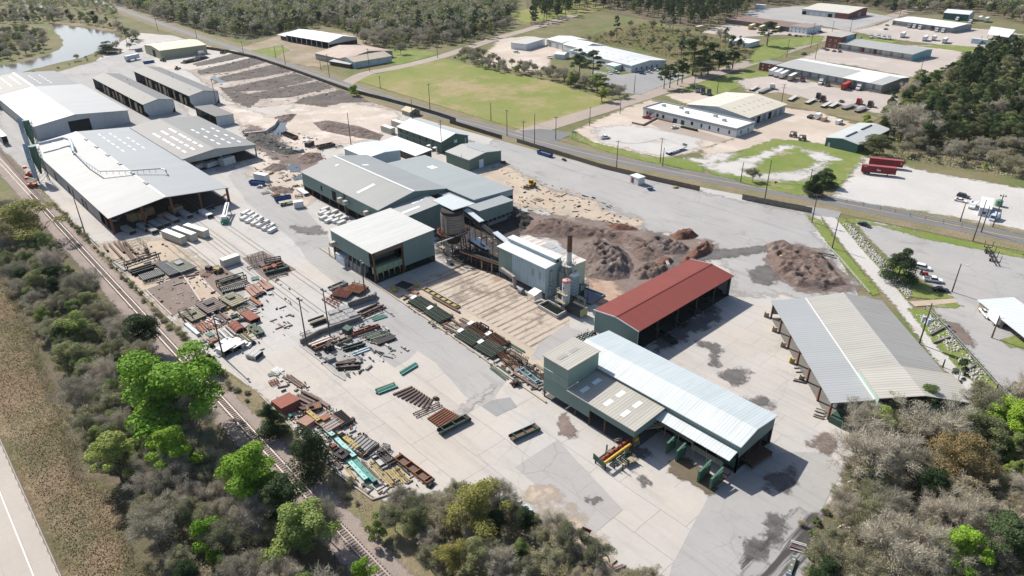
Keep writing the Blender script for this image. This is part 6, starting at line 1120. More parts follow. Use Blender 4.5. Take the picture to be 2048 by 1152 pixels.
def place(t,A,B):
 a=Vector(g(*A));b=Vector(g(*B));c=(a+b)/2;d=b-a;t.location=(c.x,c.y,.05);t.rotation_euler=(0,0,math.atan2(d.y,d.x));return t
def wheel(parent,x,y,r=.34,w_=.24):
 o=MB().cyl((0,-w_/2,0),(0,w_/2,0),r,r,14).build('wheel',RUBBER,parent,loc=(x,y,r));MB().cyl((0,-w_/2-.02,0),(0,w_/2+.02,0),r*.55,r*.55,10).build('hub',HUB,o);return o
def car(kind,A,B,m,label,group=None,simple=False):
 nm={'sedan':'parked_car','suv':'parked_suv','pickup':'pickup_truck','van':'delivery_van','box':'box_truck'}[kind];t=thing(nm,label,{'pickup':'pickup','van':'van','box':'truck'}.get(kind,'car'),group=group);place(t,A,B)
 L,W,H={'sedan':(4.7,1.8,1.45),'suv':(4.8,1.9,1.75),'pickup':(5.6,1.95,1.85),'van':(5.6,2.0,2.4),'box':(7.0,2.3,3.2)}[kind];h=L/2;bz=H*.55
 b=MB();w2=W/2
 if kind=='sedan':b.prism([(-h,.32),(h-.1,.32),(h,.5),(h-.1,.72),(h-1.2,.86),(-h+.9,.92),(-h,.85)],-w2,w2);cab=[(-h+.55,.9),(h-1.25,.84),(h-2.0,1.38),(-h+1.4,1.42)]
 elif kind=='suv':b.prism([(-h,.36),(h-.1,.36),(h,.6),(h-.1,.9),(h-1.3,1.02),(-h,1.06)],-w2,w2);cab=[(-h+.05,1.02),(h-1.2,1.0),(h-1.9,1.68),(-h+.35,1.74)]
 elif kind=='pickup':b.prism([(-h,.5),(h-.1,.5),(h,.7),(h-.1,1.02),(h-1.4,1.12),(-h,1.12)],-w2,w2);cab=[(-h+2.0,1.1),(h-1.3,1.1),(h-2.0,1.8),(-h+2.2,1.84)]
 elif kind=='van':b.prism([(-h,.4),(h-.1,.4),(h,.7),(h-.3,1.2),(h-1.2,2.3),(-h,2.4)],-w2,w2);cab=[(h-1.55,1.25),(h-.45,1.22),(h-1.12,2.1),(h-1.6,2.12)]
 else:b.prism([(h-2.2,.5),(h-.1,.5),(h,.8),(h-.2,1.4),(h-.9,1.5),(h-1.2,2.2),(h-2.2,2.3)],-w2+.1,w2-.1);b.bb(-h,h-2.2,-w2,w2,.8,H);cab=[(h-1.9,1.45),(h-.85,1.45),(h-1.15,2.12),(h-1.9,2.16)]
 b.build('body',m,t)
 if kind in('sedan','suv','pickup'):
  MB().prism([(cab[0][0],cab[0][1]),cab[1],(cab[2][0]+.02,cab[2][1]),cab[3]],-w2+.12,w2-.12).build('window',GLASS,t);MB().prism([(cab[3][0]-.02,cab[3][1]-.03),(cab[2][0]+.03,cab[2][1]-.03),(cab[2][0]-.03,cab[2][1]+.05),(cab[3][0]+.04,cab[3][1]+.05)],-w2+.1,w2-.1).build('roof',m,t)
  if kind=='pickup':MB().bb(-h+.12,-h+1.9,-w2+.14,w2-.14,1.09,1.14).build('load_bed',paint((.05,.05,.05),.9),t)
 else:
  MB().prism(cab,-w2+.06 if kind=='box' else-w2-.02,w2-.06 if kind=='box' else w2+.02).build('window',GLASS,t)
  MB().prism([(cab[1][0]+.1,cab[1][1]+.06),(cab[1][0]+.16,cab[1][1]+.06),(cab[2][0]+.16,cab[2][1]),(cab[2][0]+.1,cab[2][1])],-w2+.2,w2-.2).build('windscreen',GLASS,t)
 for s in(-1,1):
  for x in(-h+.95,h-.95):wheel(t,x,s*(w2-.1),.36 if kind!='box' else .45)
  MB().bb(h-.06,h+.02,s*w2*.75-.18,s*w2*.75+.18,.62,.78).build('headlight',LAMPM,t);MB().bb(-h-.02,-h+.05,s*w2*.78-.14,s*w2*.78+.14,.7,.88).build('tail_light',TAILM,t)
 return t
def semi(A,B,m,label,group=None,sleeper=True,A0=None):
 "road tractor, nose towards B"
 t=thing('truck_tractor',label,'truck',group=group);place(t,A,B);f=MB();f.bb(-3.4,3.2,-.45,.45,.75,1.0);f.bb(-3.0,-1.6,-.6,.6,1.0,1.15);f.build('chassis',CK,t)
 b=MB();b.prism([(.2,.8),(3.3,.75),(3.4,1.2),(3.2,1.75),(1.7,1.95),(1.35,2.75),(.2,2.8)],-1.15,1.15)
 if sleeper:b.prism([(-1.3,.95),(.2,.95),(.6,2.8),(.2,3.7),(-1.3,3.5)],-1.2,1.2)
 b.build('cab',m,t);MB().prism([(1.45,2.0),(1.85,1.98),(1.52,2.68),(1.2,2.68)],-1.0,1.0).build('windscreen',GLASS,t);MB().prism([(.45,1.9),(1.25,1.9),(1.15,2.55),(.45,2.6)],-1.17,1.17).build('side_window',GLASS,t)
 for s in(-1,1):
  wheel(t,2.4,s*1.0,.5,.32);wheel(t,-1.5,s*.95,.5,.55);wheel(t,-2.8,s*.95,.5,.55);MB().cyl((-.1,s*1.25,.9),(-.1,s*1.25,3.6),.09).build('exhaust',HUB,t)
  MB().bb(3.3,3.42,s*.85-.2,s*.85+.2,1.0,1.25).build('headlight',LAMPM,t)
 MB().bb(.2,1.2,-1.25,-1.0,.55,.95).build('fuel_tank',HUB,t);return t
def boxtrailer(A,B,m,label,group=None,L=13.5,H=4.0,wheels=True,stripe=None,cat='trailer',nm='box_trailer',z0=1.1):
 t=thing(nm,label,cat,group=group);place(t,A,B);h=L/2;MB().bb(-h,h,-1.28,1.28,z0,H).build('body',m,t);MB().bb(-h+.02,h-.02,-1.22,1.22,H,H+.05).build('roof',paint((.70,.70,.69),.5)if stripe is None else stripe,t)
 r=MB();[r.bb(-h+.6*k,-h+.6*k+.08,s*1.28-.03,s*1.28+.03,z0+.1,H-.1)for k in range(1,int(L/.6))for s in(-1,1)];r.build('rib',m,t)
 d=MB();d.bb(-h-.05,-h,-1.2,-.03,z0+.1,H-.1);d.bb(-h-.05,-h,.03,1.2,z0+.1,H-.1);d.build('rear_door',m,t)
 if wheels:
  MB().bb(-h+.4,-h+3.8,-.6,.6,.55,z0).build('bogie',CK,t);[wheel(t,x,s*1.0,.5,.5)for x in(-h+1.2,-h+2.6)for s in(-1,1)];MB().bb(h-3.2,h-3,-.9,.9,0,z0).build('landing_leg',CK,t)
 return t
def flatbed(A,B,m,label,group=None,L=13.5):
 t=thing('flatbed_trailer',label,'trailer',group=group);place(t,A,B);h=L/2;MB().bb(-h,h,-1.28,1.28,1.15,1.32).build('deck',m,t);f=MB();[f.bb(-h,h,s*.5-.08,s*.5+.08,.7,1.15)for s in(-1,1)];f.bb(-h,h,-1.32,-1.28,1.05,1.34);f.bb(-h,h,1.28,1.32,1.05,1.34);f.build('side_rail',CK,t)
 k=MB();[k.bb(-h+i*2.2,-h+i*2.2+.1,-1.27,1.27,1.32,1.345)for i in range(1,int(L/2.2)+1)];k.build('deck_batten',CDK,t);[wheel(t,x,s*1.0,.5,.5)for x in(-h+1.2,-h+2.6)for s in(-1,1)];MB().bb(h-3.2,h-3,-.9,.9,0,1.1).build('landing_leg',CK,t);return t
def container(A,B,W,H,m,label,group=None,roofm=None,L=None):
 a=Vector(g(*A));b=Vector(g(*B));L=L or(b-a).length;t=thing('shipping_container',label,'container',group=group);place(t,A,B);h=L/2;w2=W/2
 MB().bb(-h,h,-w2,w2,.12,H).build('body',m,t);r=MB();[r.bb(-h+.3+.45*k,-h+.42+.45*k,s*w2-.05,s*w2+.05,.3,H-.2)for k in range(int(L/.45)-1)for s in(-1,1)];r.build('side_rib',m,t)
 MB().bb(-h+.05,h-.05,-w2+.05,w2-.05,H,H+.04).build('roof',roofm or m,t);d=MB();[d.bb(h,h+.05,y0,y1,.25,H-.15)for y0,y1 in((-w2+.08,-.03),(.03,w2-.08))];[d.bb(h+.05,h+.1,y,y+.05,.3,H-.2)for y in(-.8,-.3,.3,.8)];d.build('door',m,t);return t
BEIGE=cladding((.52,.49,.42),'X',.45,.06,.06,.1,panel=0,name='cream_container_steel');BEIGER=paint((.66,.64,.58),.5,.06,1,.1)
G3='cream containers before the warehouse'
for a,b,lab in(((331,473.5),(369,488.5),'leftmost of three cream containers in front of the open warehouse end'),((352,467.5),(391,482.3),'middle of three cream containers in front of the open warehouse end'),((374,462),(415,475.3),'rightmost of three cream containers in front of the open warehouse end')):container(a,b,2.44,2.9,BEIGE,lab,G3,BEIGER)
container((445,534),(479,522.5),2.6,2.7,BEIGE,'single short cream container standing between the stained slabs',None,BEIGER)
container((768,262),(785,268),3,3.2,BEIGE,'cream box container at the end of the dark green office, nearer the camera',None,BEIGER,9);container((788,251),(806,257),3,3.2,BEIGE,'cream box container behind the nearer one by the green office',None,BEIGER,9)
REDT=cladding((.19,.028,.032),'X',.6,.12,.08,.1,panel=0,name='red_trailer_steel');REDR=paint((.30,.085,.08),.5,.1)
gR='red trailers on the white gravel lot'
t=boxtrailer((1724,346.5),(1786,353),REDT,'dark red trailer with white lettering panel, nearer the road',gR,14,4.1,stripe=REDR)
for(x0,x1,z0,z1)in((-.8,.8,2.1,2.7),(-1.0,-.1,2.85,3.05),(5.4,6.0,1.4,1.6),(-6.4,-5.0,3.5,3.7)):MB().bb(x0,x1,-1.34,-1.30,z0,z1).build('lettering_panel',paint((.60,.52,.50),.6),t)
t=boxtrailer((1739,332),(1801,338.5),REDT,'dark red trailer without lettering, farther from the road',gR,14,4.1,stripe=REDR);MB().bb(5.8,6.4,-1.34,-1.3,2.2,3.4).build('number_panel',paint((.40,.20,.19),.6),t)
car('sedan',(1714,448),(1743,457),CK,'black sedan alone near the grass strip by the lane mouth');car('suv',(1835,536),(1856,540.5),CW,'white car half behind the round cedar');car('pickup',(1846,561),(1884,566),CW,'white pickup parked between the grass bank and the lamp');car('sedan',(1866,581),(1896,584),CK,'black car parked right at the lamp post')
t=thing('garden_tractor','red garden tractor parked beside the white car','tractor');place(t,(1842,549),(1852,551));MB().prism([(-1.2,.5),(1.3,.5),(1.2,1.1),(.2,1.15),(-.2,.8),(-1.2,.9)],-.5,.5).build('body',CR,t);[wheel(t,x,s*.6,r,.3)for x,r in((-.8,.5),(.9,.32))for s in(-1,1)];MB().bb(-1,-.5,-.3,.3,.9,1.5).build('seat',CK,t)
car('sedan',(1909,401),(1932,406),CW,'white car with grey roof on the white gravel lot');car('suv',(1914,392.5),(1938,398),CDK,'dark car behind the white one on the gravel lot')
t=thing('service_truck','white flat service truck beside the small site office','truck');place(t,(1951,405),(1938,425));b=MB();b.bb(-3.4,1.2,-1.1,1.1,.9,1.5);b.prism([(1.2,.6),(3.2,.6),(3.3,1.3),(2.5,1.5),(2.1,2.2),(1.2,2.2)],-1.05,1.05);b.build('body',CW,t);MB().prism([(1.5,1.5),(2.35,1.5),(2.05,2.1),(1.5,2.1)],-1.08,1.08).build('window',GLASS,t);[wheel(t,x,s*.95,.42,.28)for x in(-2.2,2.3)for s in(-1,1)];[MB().bb(-3.4,1.0,s*1.1-.15,s*1.1+.15,1.5,2.1).build('tool_locker',CW,t)for s in(-1,1)]
car('van',(1992,436),(1982,443),paint((.46,.52,.62),.4),'pale blue van in the shadow beside the site office')
t=thing('water_tank','dark green upright tank behind the site office','tank',(*g(1996,412),0));MB().cyl((0,0,.1),(0,0,2.4),1.3,1.3,14).build('shell',paint((.10,.22,.16),.5),t);MB().cyl((0,0,2.4),(0,0,2.8),1.3,.5,14).build('lid',paint((.10,.22,.16),.5),t)
car('pickup',(1979,640),(1963,622),CW,'white pickup with dark bed by the tan shelter');car('box',(1993,650),(1976,634),CW,'white work truck squeezed against the tan shelter')
t=thing('log_trailer','dark skeletal log trailer with upright stakes on the pale lot','trailer');place(t,(1973,500),(1991,534));f=MB();[f.bb(-7,6,y-.12,y+.12,.9,1.2)for y in(-.5,.5)];[f.bb(x,x+.2,-1.2,1.2,1.2,1.4)for x in(-6.5,-2.5,1.5,5.5)];f.build('chassis',DKSTEEL,t)
for x in(-6.5,-2.5,1.5,5.5):[MB().bar((x+.1,s*1.2,1.3),(x+.1,s*1.25,3.6),.16).build('stake',DKSTEEL,t)for s in(-1,1)]
[wheel(t,x,s*.9,.5,.5)for x in(-5,-3.7,2.6)for s in(-1,1)]
car('pickup',(1202,279),(1217,276),CW,'white pickup alone in the middle of the gravel forecourt');car('sedan',(1342,258.5),(1356,256),CW,'white car in the parking bays before the office');car('pickup',(1284,236),(1305,239),CR,'red pickup beside the brick retaining wall')
flatbed((1331,311),(1371,297),paint((.50,.50,.50),.4,.1),'long silver flatbed trailer on the forecourt edge',None,14);t=thing('notice_board','small grey board on a post behind the silver flatbed','sign',(*g(1369,298),0));MB().bb(-1.3,1.3,-.06,.06,1.6,2.8).build('panel',GREYSTEEL,t);MB().box(0,.1,0,.15,.15,2.8).build('post',GREYSTEEL,t)
car('sedan',(1279,148),(1291,149.5),CBL,'blue car before the long white plant');car('pickup',(1291,145),(1304,147),CW,'white pickup between the blue car and another white pickup');car('pickup',(1303,141),(1316,143),CW,'white pickup nearest the low wing of the white plant');car('pickup',(1223,145),(1241,148),CW,'white pickup at the plant porch');car('sedan',(1214,147),(1224,150),CW,'white car behind the hedge at the plant porch')
car('pickup',(1092,115),(1106,119),CW,'white pickup beside the tiny white cabin');car('pickup',(1026,105),(1040,107),CW,'white pickup at the edge of the far gravel lot')
gD='dark truck tractors by the street'
for x,y,lab in((1393,186,'leftmost of three dark truck tractors behind the office'),(1404,190,'lower middle one of three dark truck tractors behind the office'),(1416,192,'rightmost of three dark truck tractors behind the office')):semi((x+4,y-6),(x-1,y+2),(CDK,CGY,CPU)[(x)%3],lab,gD)
FB1,FB2=paint((.50,.47,.42),.7,.15,.6),paint((.20,.20,.21),.7,.2)
for A,B,m,lab in(((1500,184),(1516,174),FB1,'flatbed half hidden behind the cream roof'),((1517,189),(1540,179),FB2,'dark flatbed hitched to the white cab'),((1579,203),(1592,195),FB1,'short empty flatbed alone at the left of the row'),((1607,212),(1634,198),FB1,'pale flatbed hitched to the black cab'),((1641,218),(1664,206),FB1,'pale flatbed without a cab, left of its neighbour'),((1656,219),(1679,206),FB1,'pale flatbed parked behind the small dark car'),((1681,222),(1713,211),FB2,'dark flatbed hitched to the red cab'),((1707,228),(1737,216),FB2,'dark flatbed at the right end of the row')):flatbed(A,B,m,lab,'flatbeds in the truck yard')
for A,B,m,lab in(((1540,181),(1548,176),CW,'white truck cab at the left of the truck yard'),((1632,200),(1640,195),CDK,'black truck cab hitched to a pale flatbed'),((1641,206),(1650,200),CPU,'dark purple truck cab without a trailer'),((1712,211),(1722,207),CR,'red truck cab in the flatbed row'),((1735,216),(1744,212),CDK,'black truck cab at the right end of the flatbed row'),((1608,160),(1600,166),CPU,'dark truck cab next to the tan trailer'),((1645,166),(1637,172),CW,'white truck cab at the dock doors'),((1658,169),(1650,175),CDK,'dark truck cab beside the white one at the dock'),((1720,177),(1713,183),CW,'white truck cab under the white roof end')):semi(A,B,m,lab,'truck cabs in the truck yard')
WT=cladding((.66,.66,.65),'X',2.4,.05,.04,.05,panel=0,name='white_trailer_skin')
for A,B,lab in(((1534,156),(1556,143),'leftmost white box trailer backed onto the dock'),((1544,159),(1568,146),'middle white box trailer backed onto the dock'),((1554,162),(1579,149),'rightmost white box trailer backed onto the dock')):boxtrailer(A,B,WT,lab,'white trailers at the dock',13)
boxtrailer((1571,167),(1596,154),paint((.42,.35,.26),.8,.2),'tan canvas-sided trailer beside the white ones',None,12);boxtrailer((1679,184),(1703,172),paint((.36,.035,.03),.5,.1),'bright red container trailer at the dock',None,12,stripe=paint((.42,.05,.04),.5))
car('sedan',(1702,180),(1709,175),CDK,'dark car between the red container and a white cab');car('van',(1774,183),(1781,177),CW,'white van under the end of the white dock roof');car('sedan',(1679,206),(1686,203),CDK,'small dark car at the nose of a flatbed')
car('box',(1631,241),(1642,234),CW,'white box truck on the back lot of the office');car('van',(1642,245),(1653,238),paint((.62,.42,.30),.5),'white and orange van beside the box truck');flatbed((1615,239),(1627,233),CK,'short black trailer beside the box truck',None,6);car('van',(1673,250),(1682,246),CW,'little white camper trailer on the back lot')
for x,y,lab in((1586,274,'dark skeleton of a farm machine at the lawn corner'),(1604,281,'small dark farm cart next to the machine skeleton')):
 t=thing('farm_machine',lab,'machine',(*g(x,y),0),rnd.random());m=MB();m.box(0,0,.8,4,2.2,.3);[m.bar((x_,y_,.8),(x_*.8,y_*.8,2.8),.15)for x_ in(-1.8,0,1.8)for y_ in(-1,1)];m.box(0,0,2.6,3,1.6,.2);m.build('frame',DKSTEEL,t);MB().box(.6,0,1.1,1.6,1.4,1.0).build('engine',GREYSTEEL,t);[wheel(t,x_,s*1.1,.6,.3)for x_ in(-1.3,1.3)for s in(-1,1)]
for A,B,m,lab in(((1643,99),(1651,97),CSV,'silver car at the foot of the brick block'),((1650,102),(1658,100),CDK,'dark pickup at the foot of the brick block'),((1664,105),(1672,102),CGY,'grey car left of the loading bays'),((1675,106),(1684,103),CDK,'dark car right by the loading bays')):car('sedan',A,B,m,lab,'cars at the brick block')
car('pickup',(1601,111),(1614,108),CDK,'dark pickup alone on the lawn edge');boxtrailer((1720,108),(1736,101),REDT,'left red container trailer at the grey dock','red containers at the grey dock',11,stripe=REDR);boxtrailer((1744,112),(1760,105),REDT,'right red container trailer at the grey dock','red containers at the grey dock',11,stripe=REDR)
for A,B,m,lab in(((1575,72),(1583,69.5),CBL,'blue car before the white depot office'),((1588,74),(1596,71.5),CDK,'dark car right of the blue one'),((1596,75),(1604,72),CSV,'silver car before the white depot office'),((1610,73.5),(1624,74),CW,'white car beside the silver one'),((1622,70),(1631,68),CGY,'grey car near the street'),((1629,69),(1638,67),CW,'white car near the street'),((1637,64.5),(1648,65.5),CPU,'maroon car at the street corner'),((1630,61),(1638,60),CW,'white car behind the maroon one'),((1716,77),(1725,75),CW,'white car on the grass by the grey dock')):car('sedan',A,B,m,lab,'cars by the depot')
for x,y,lab in((1741,78,'leftmost'),(1756,78,'second from the left'),(1767,80,'third from the left'),(1777,81,'rightmost')):semi((x+3,y-5),(x-2,y+1.5),CW,lab+' of four white truck cabs behind the grey dock','white cabs behind the grey dock')
for x,y,m,lab in((1817,57,CSV,'leftmost'),(1827,58,CW,'second'),(1838.6,60,CW,'third'),(1862.6,62,CDK,'fourth, dark,'),(1872,65,CW,'fifth'),(1884.6,66.5,CW,'sixth and last')):semi((x+2,y-4),(x-2,y+1.5),m,lab+' of the truck cabs along the farthest dock','cabs along the farthest dock')
for A,B,lab in(((1797,80),(1813,69),'box trailer alone near the grey dock'),((1841,87),(1858,76),'box trailer left of two others on the far lot'),((1863,84),(1872,78),'short box trailer in the middle of the far lot'),((1882,91),(1896,81),'box trailer at the grass of the far lot')):boxtrailer(A,B,WT,'white '+lab,'white trailers on the far lot',11 if 'short' not in lab else 7)
semi((1918,40),(1910,43),CW,'white truck cab in front of the green barn');semi((1944,45),(1936,48),CW,'white truck cab right of the green barn');boxtrailer((1950,47),(1968,36),WT,'white box trailer beside the barn, left one','trailers by the barn',12);boxtrailer((1962,50),(1982,38),WT,'white box trailer beside the barn, right one','trailers by the barn',12)
for x,y,m,lab in((1773,52,CSV,'silver van by the farthest dock'),(1771,60,CBL,'blue car by the farthest dock')):car('sedan',(x-4,y),(x+5,y-1),m,lab)
YT=paint((.52,.40,.08),.6,.1)
boxtrailer((1384,64),(1414,57),YT,'yellow and white trailer at the end of the pine belt',None,13);boxtrailer((1492,62),(1514,54),YT,'yellow trailer before the brown-roofed depot, left one','yellow trailers at the depot',12);boxtrailer((1512,65),(1534,56),YT,'yellow trailer before the brown-roofed depot, middle one','yellow trailers at the depot',12);boxtrailer((1544,67),(1566,58),YT,'yellow trailer before the brown-roofed depot, right one','yellow trailers at the depot',12)
container((1511,17),(1530,18.5),5,4.5,paint((.60,.63,.65),.5),'white container by the far pine belt',None)
def skip(A,B,label,m=None,W=2.3,H=1.7):
 t=thing('waste_skip',label,'skip');place(t,A,B);L=(Vector(g(*B))-Vector(g(*A))).length;h=L/2;w2=W/2;m=m or paint((.015,.085,.27),.5,.15,1,.2);b=MB()
 for s in(-1,1):b.prism([(-h+.4,.25),(h-.4,.25),(h,H),(-h,H)],s*w2-.06,s*w2+.06);b.bb(-h,h,s*w2-.1,s*w2+.1,H-.15,H)
 b.bb(-h+.4,h-.4,-w2,w2,.2,.3);b.add([(-h+.4,-w2,.25),(-h+.4,w2,.25),(-h,w2,H),(-h,-w2,H)],[(0,1,2,3)]);b.add([(h-.4,-w2,.25),(h-.4,w2,.25),(h,w2,H),(h,-w2,H)],[(0,1,2,3)]);b.build('body',m,t)
 r=MB();[r.bb(-h+.6+k*.8,-h+.7+k*.8,s*w2-.12,s*w2+.12,.4,H-.1)for k in range(int(L/.8))for s in(-1,1)];r.build('rib',m,t);MB().bb(-h+.25,h-.25,-w2+.1,w2-.1,.8,1.0).build('waste',paint((.22,.19,.17),.9,.5,2),t);return t
skip((501,368),(529,371),'blue skip full of pale rubbish by the white cabin');skip((549,404),(583,398),'blue skip by the corner of the sawmill');skip((287,128),(309,125),'blue skip in front of the pale yellow workshop');skip((1077,307),(1103,315),'blue skip beside the roadside fence',None,2.6)
skip((1160,1072),(1178,1080),'rusty brown tipping skip at the bottom edge of the yard',RUST,2.0,1.6);skip((1293,380),(1305,379),'small blue skip beside the white hut',paint((.04,.14,.26),.5,.1),2.0,1.3)
container((588,416),(607,413),2.4,2.6,paint((.66,.66,.65),.5,.06),'small white cargo trailer beside the sawmill corner',None);container((513,358),(536,363),2.8,3.0,paint((.62,.62,.61),.5,.06),'white cabin behind the rubbish skip',None)
flatbed((561,411),(586,406),paint((.35,.33,.27),.8,.2),'small tan flatbed trailer beside the blue skip',None,6)
for x,y,lab in((62,352,'upper orange access lift beside the dust collector'),(66,374,'lower orange access lift beside the dust collector')):
 t=thing('access_lift',lab,'lift',(*g(x,y),0),.8);OR=paint((.50,.085,.03),.5,.15);MB().box(0,0,.5,3.4,2.0,1.1).build('chassis',OR,t);m=MB();m.bar((-1,0,1.7),(2.8,.4,3.0),.4,.5);m.bar((2.8,.4,3.0),(-1.4,.6,4.2),.3,.35);m.build('boom',paint((.55,.48,.40),.5),t);MB().box(-1.9,.6,3.4,1.0,1.6,1.0).build('basket',OR,t);[wheel(t,a,s*.95,.45,.35)for a in(-1.2,1.2)for s in(-1,1)]
def loader(A,B,label,col,scale=1.0):
 t=thing('wheel_loader',label,'loader');place(t,A,B);t.scale=(scale,)*3;m=paint(col,.5,.15);b=MB();b.bb(-2.6,.2,-.9,.9,.8,1.9);b.bb(.2,1.8,-.6,.6,.8,1.5);b.build('body',m,t);MB().bb(-1.0,.3,-.7,.7,1.9,3.0).build('cab',GLASS,t);MB().bb(-1.1,.4,-.8,.8,3.0,3.12).build('cab_roof',m,t)
 a=MB();[a.bar((.8,s*.5,1.5),(3.2,s*.6,.7),.22,.3)for s in(-1,1)];a.build('arm',m,t);MB().prism([(3.0,.1),(4.1,.1),(3.6,.5),(3.3,1.3),(3.0,1.2)],-1.3,1.3).build('bucket',DKSTEEL,t);[wheel(t,x,s*1.0,.7,.5)for x in(-1.7,1.4)for s in(-1,1)];return t
loader((1068,371),(1055,377),'yellow wheel loader on the tan dirt below the road',(.50,.30,.03));loader((330,124),(324,122),'dark loader at the corner of the pale yellow workshop',(.03,.03,.03));loader((443,108),(450,106),'dark loader near the roadside fence by the log yard',(.03,.03,.03));loader((352,140),(358,138),'small dark loader at the end of the log yard',(.05,.04,.04),.8)
t=car('box',(395,112),(414,107),CW,'white and red truck by the tyre heap');MB().bb(-3.5,1.2,-1.19,-1.16,1.0,1.5).build('red_stripe',CR,t)
boxtrailer((252,124),(279,118),paint((.50,.55,.62),.5),'pale grey tanker trailers parked at the pond side of the workshop',None,12,4.2);container((272,104),(284,102),2.6,2.6,GREYSTEEL,'dark grey box by the pond bank',None)
t=boxtrailer((-10,264),(27,305),WT,'white rail wagon with a dark end at the left edge',None,16,4.6,cat='rail wagon',nm='rail_wagon');MB().bb(8.0,8.06,-1.2,1.2,1.2,4.4).build('dark_end',BLACK,t)
t=thing('boom_truck','white boom machine on a green base in front of the open warehouse','crane');place(t,(446,458),(458,424));MB().box(-2.6,0,.7,3.2,2.6,.9).build('base',paint((.03,.22,.11),.5,.15),t);MB().box(-2.2,0,1.6,2.4,2.0,1.2).build('housing',paint((.62,.64,.62),.5),t);m=MB();[m.bar((-2,y,2.4),(9,y*.8,3.6),.5,.6)for y in(-.6,.6)];m.bar((-1,0,3.2),(8.5,0,4.2),.3);m.build('boom',paint((.66,.67,.66),.45,.06),t);m=MB();[m.box(x,y,0,.3,.3,.9)for x in(-3.8,-1.2,6.5)for y in(-1.1,1.1)];m.box(6.5,0,.9,.3,2.4,2.2);m.build('support_leg',GREYSTEEL,t)
t=thing('railway_track','single railway track with pale rails and worn sleepers running past the yard','railway',(-190,43.0,0))
RAILM=paint((.42,.37,.34),.35,.15,.3,metal=.3,name='worn_rail');SLP=paint((.17,.135,.115),.95,.3,.8,name='old_sleeper')
for s in(-1,1):m=MB();m.bb(-330,240,s*.76-.06,s*.76+.06,.22,.40);m.bb(-330,240,s*.76-.12,s*.76+.12,.20,.235);m.build('rail',RAILM,t)
far=MB();n=0
for k in range(610):
 x=175-k*.78;L=2.6+rnd.uniform(-.12,.12);w_=rnd.uniform(-.04,.04)
 if 18<=k<118:MB().box(x,0,.06,.24,L,.14,w_).build('sleeper',SLP,t)
 elif k<430:far.box(x,0,.06,.24,L,.14,w_)
o=far.build('sleepers',SLP,t);o['kind']='stuff'
t=thing('railway_siding','rusty siding track joining the main line at the left edge','railway',(-360,46.8,0));[MB().bar((-90,s*.76,.3),(40,s*.76-2.2,.3),.12,.18).build('rail',paint((.24,.16,.12),.6,.2),t)for s in(-1,1)]
m=MB();[m.box(-90+k*.9,-(k*.9)/130*2.2,.04,.24,2.5,.14)for k in range(140)];o=m.build('sleepers',SLP,t);o['kind']='stuff'
for px,py,a,lab in((235,579,.5,'farthest loose sleeper on the ballast'),(262,617,.3,'second loose sleeper on the ballast'),(308,643,.6,'third loose sleeper on the ballast'),(590,988,.2,'loose sleeper beside the bottom bend of the track'),(603,1010,.9,'dark loose sleeper nearest the overhanging tree')):
 t=thing('loose_sleeper',lab,'sleeper',(*g(px,py),.1),a);MB().box(0,0,0,2.6,.25,.18).build('timber',SLP,t);MB().box(1.0,.05,.18,.3,.2,.06).build('rail_plate',RUST,t)
for y in(66.2,68.4,71.4,73.0,78.6,80.4,82.2,83.8,89.0,90.8):rect('yard_rail',-300 if y>76 else-258,-228 if y<76 else-176+(y-82)*1.5,y-.06,y+.06,12,paint((.17,.14,.12),.8,.4,.2))
def pole_h(bx,by,tx,ty):
 x,y=g(bx,by);best=min(np.arange(2,32,.2),key=lambda z:(g(tx,ty,z)[0]-x)**2+(g(tx,ty,z)[1]-y)**2);return x,y,float(best)
LAMPY=paint((.55,.56,.55),.4)
def pole(b,tp,label,kind='plain',group=None,arm=0.0,mat=None):
 x,y,h=pole_h(*b,*tp);nm='lamp_post' if 'lamp' in kind else 'utility_pole';t=thing(nm,label,'lamp' if 'lamp' in kind else 'pole',(x,y,0),arm,group)
 MB().cyl((0,0,-.1),(0,0,h),.24,.14,8).build('pole',mat or WOODPOLE,t)
 if kind=='cross' or kind=='double':
  for z in((h-.5,),(h-.5,h-2.2))[kind=='double']:
   a=MB().bb(-1.3,1.3,-.07,.07,z-.08,z+.08).build('crossarm',WOODPOLE,t);[MB().cyl((u,0,z+.08),(u,0,z+.35),.07,.05,6).build('insulator',LAMPY,a)for u in(-1.15,-.45,.45,1.15)]
 if kind=='trans':[MB().cyl((u,v,h*.52),(u,v,h*.66),.42,.42,12).build('transformer',paint((.50,.55,.58),.4,.1),t)for u,v in((-.9,0),(.75,.3),(.75,-.5))];MB().bb(-1,1,-.08,.08,h*.60,h*.62).build('crossarm',WOODPOLE,t)
 if kind=='lamp1':MB().bar((0,0,h-.1),(1.6,0,h+.3),.09).build('arm',LAMPY,t);MB().box(1.8,0,h+.2,.8,.35,.22).build('lamp_head',LAMPY,t)
 if kind=='lamp2':
  MB().bb(-.9,.9,-.06,.06,h-.9,h-.78).build('crossarm',GREYSTEEL,t);[MB().box(u,.15,h-.8,.5,.5,.45).build('floodlight',GREYSTEEL,t)for u in(-.8,.8)]
 return t
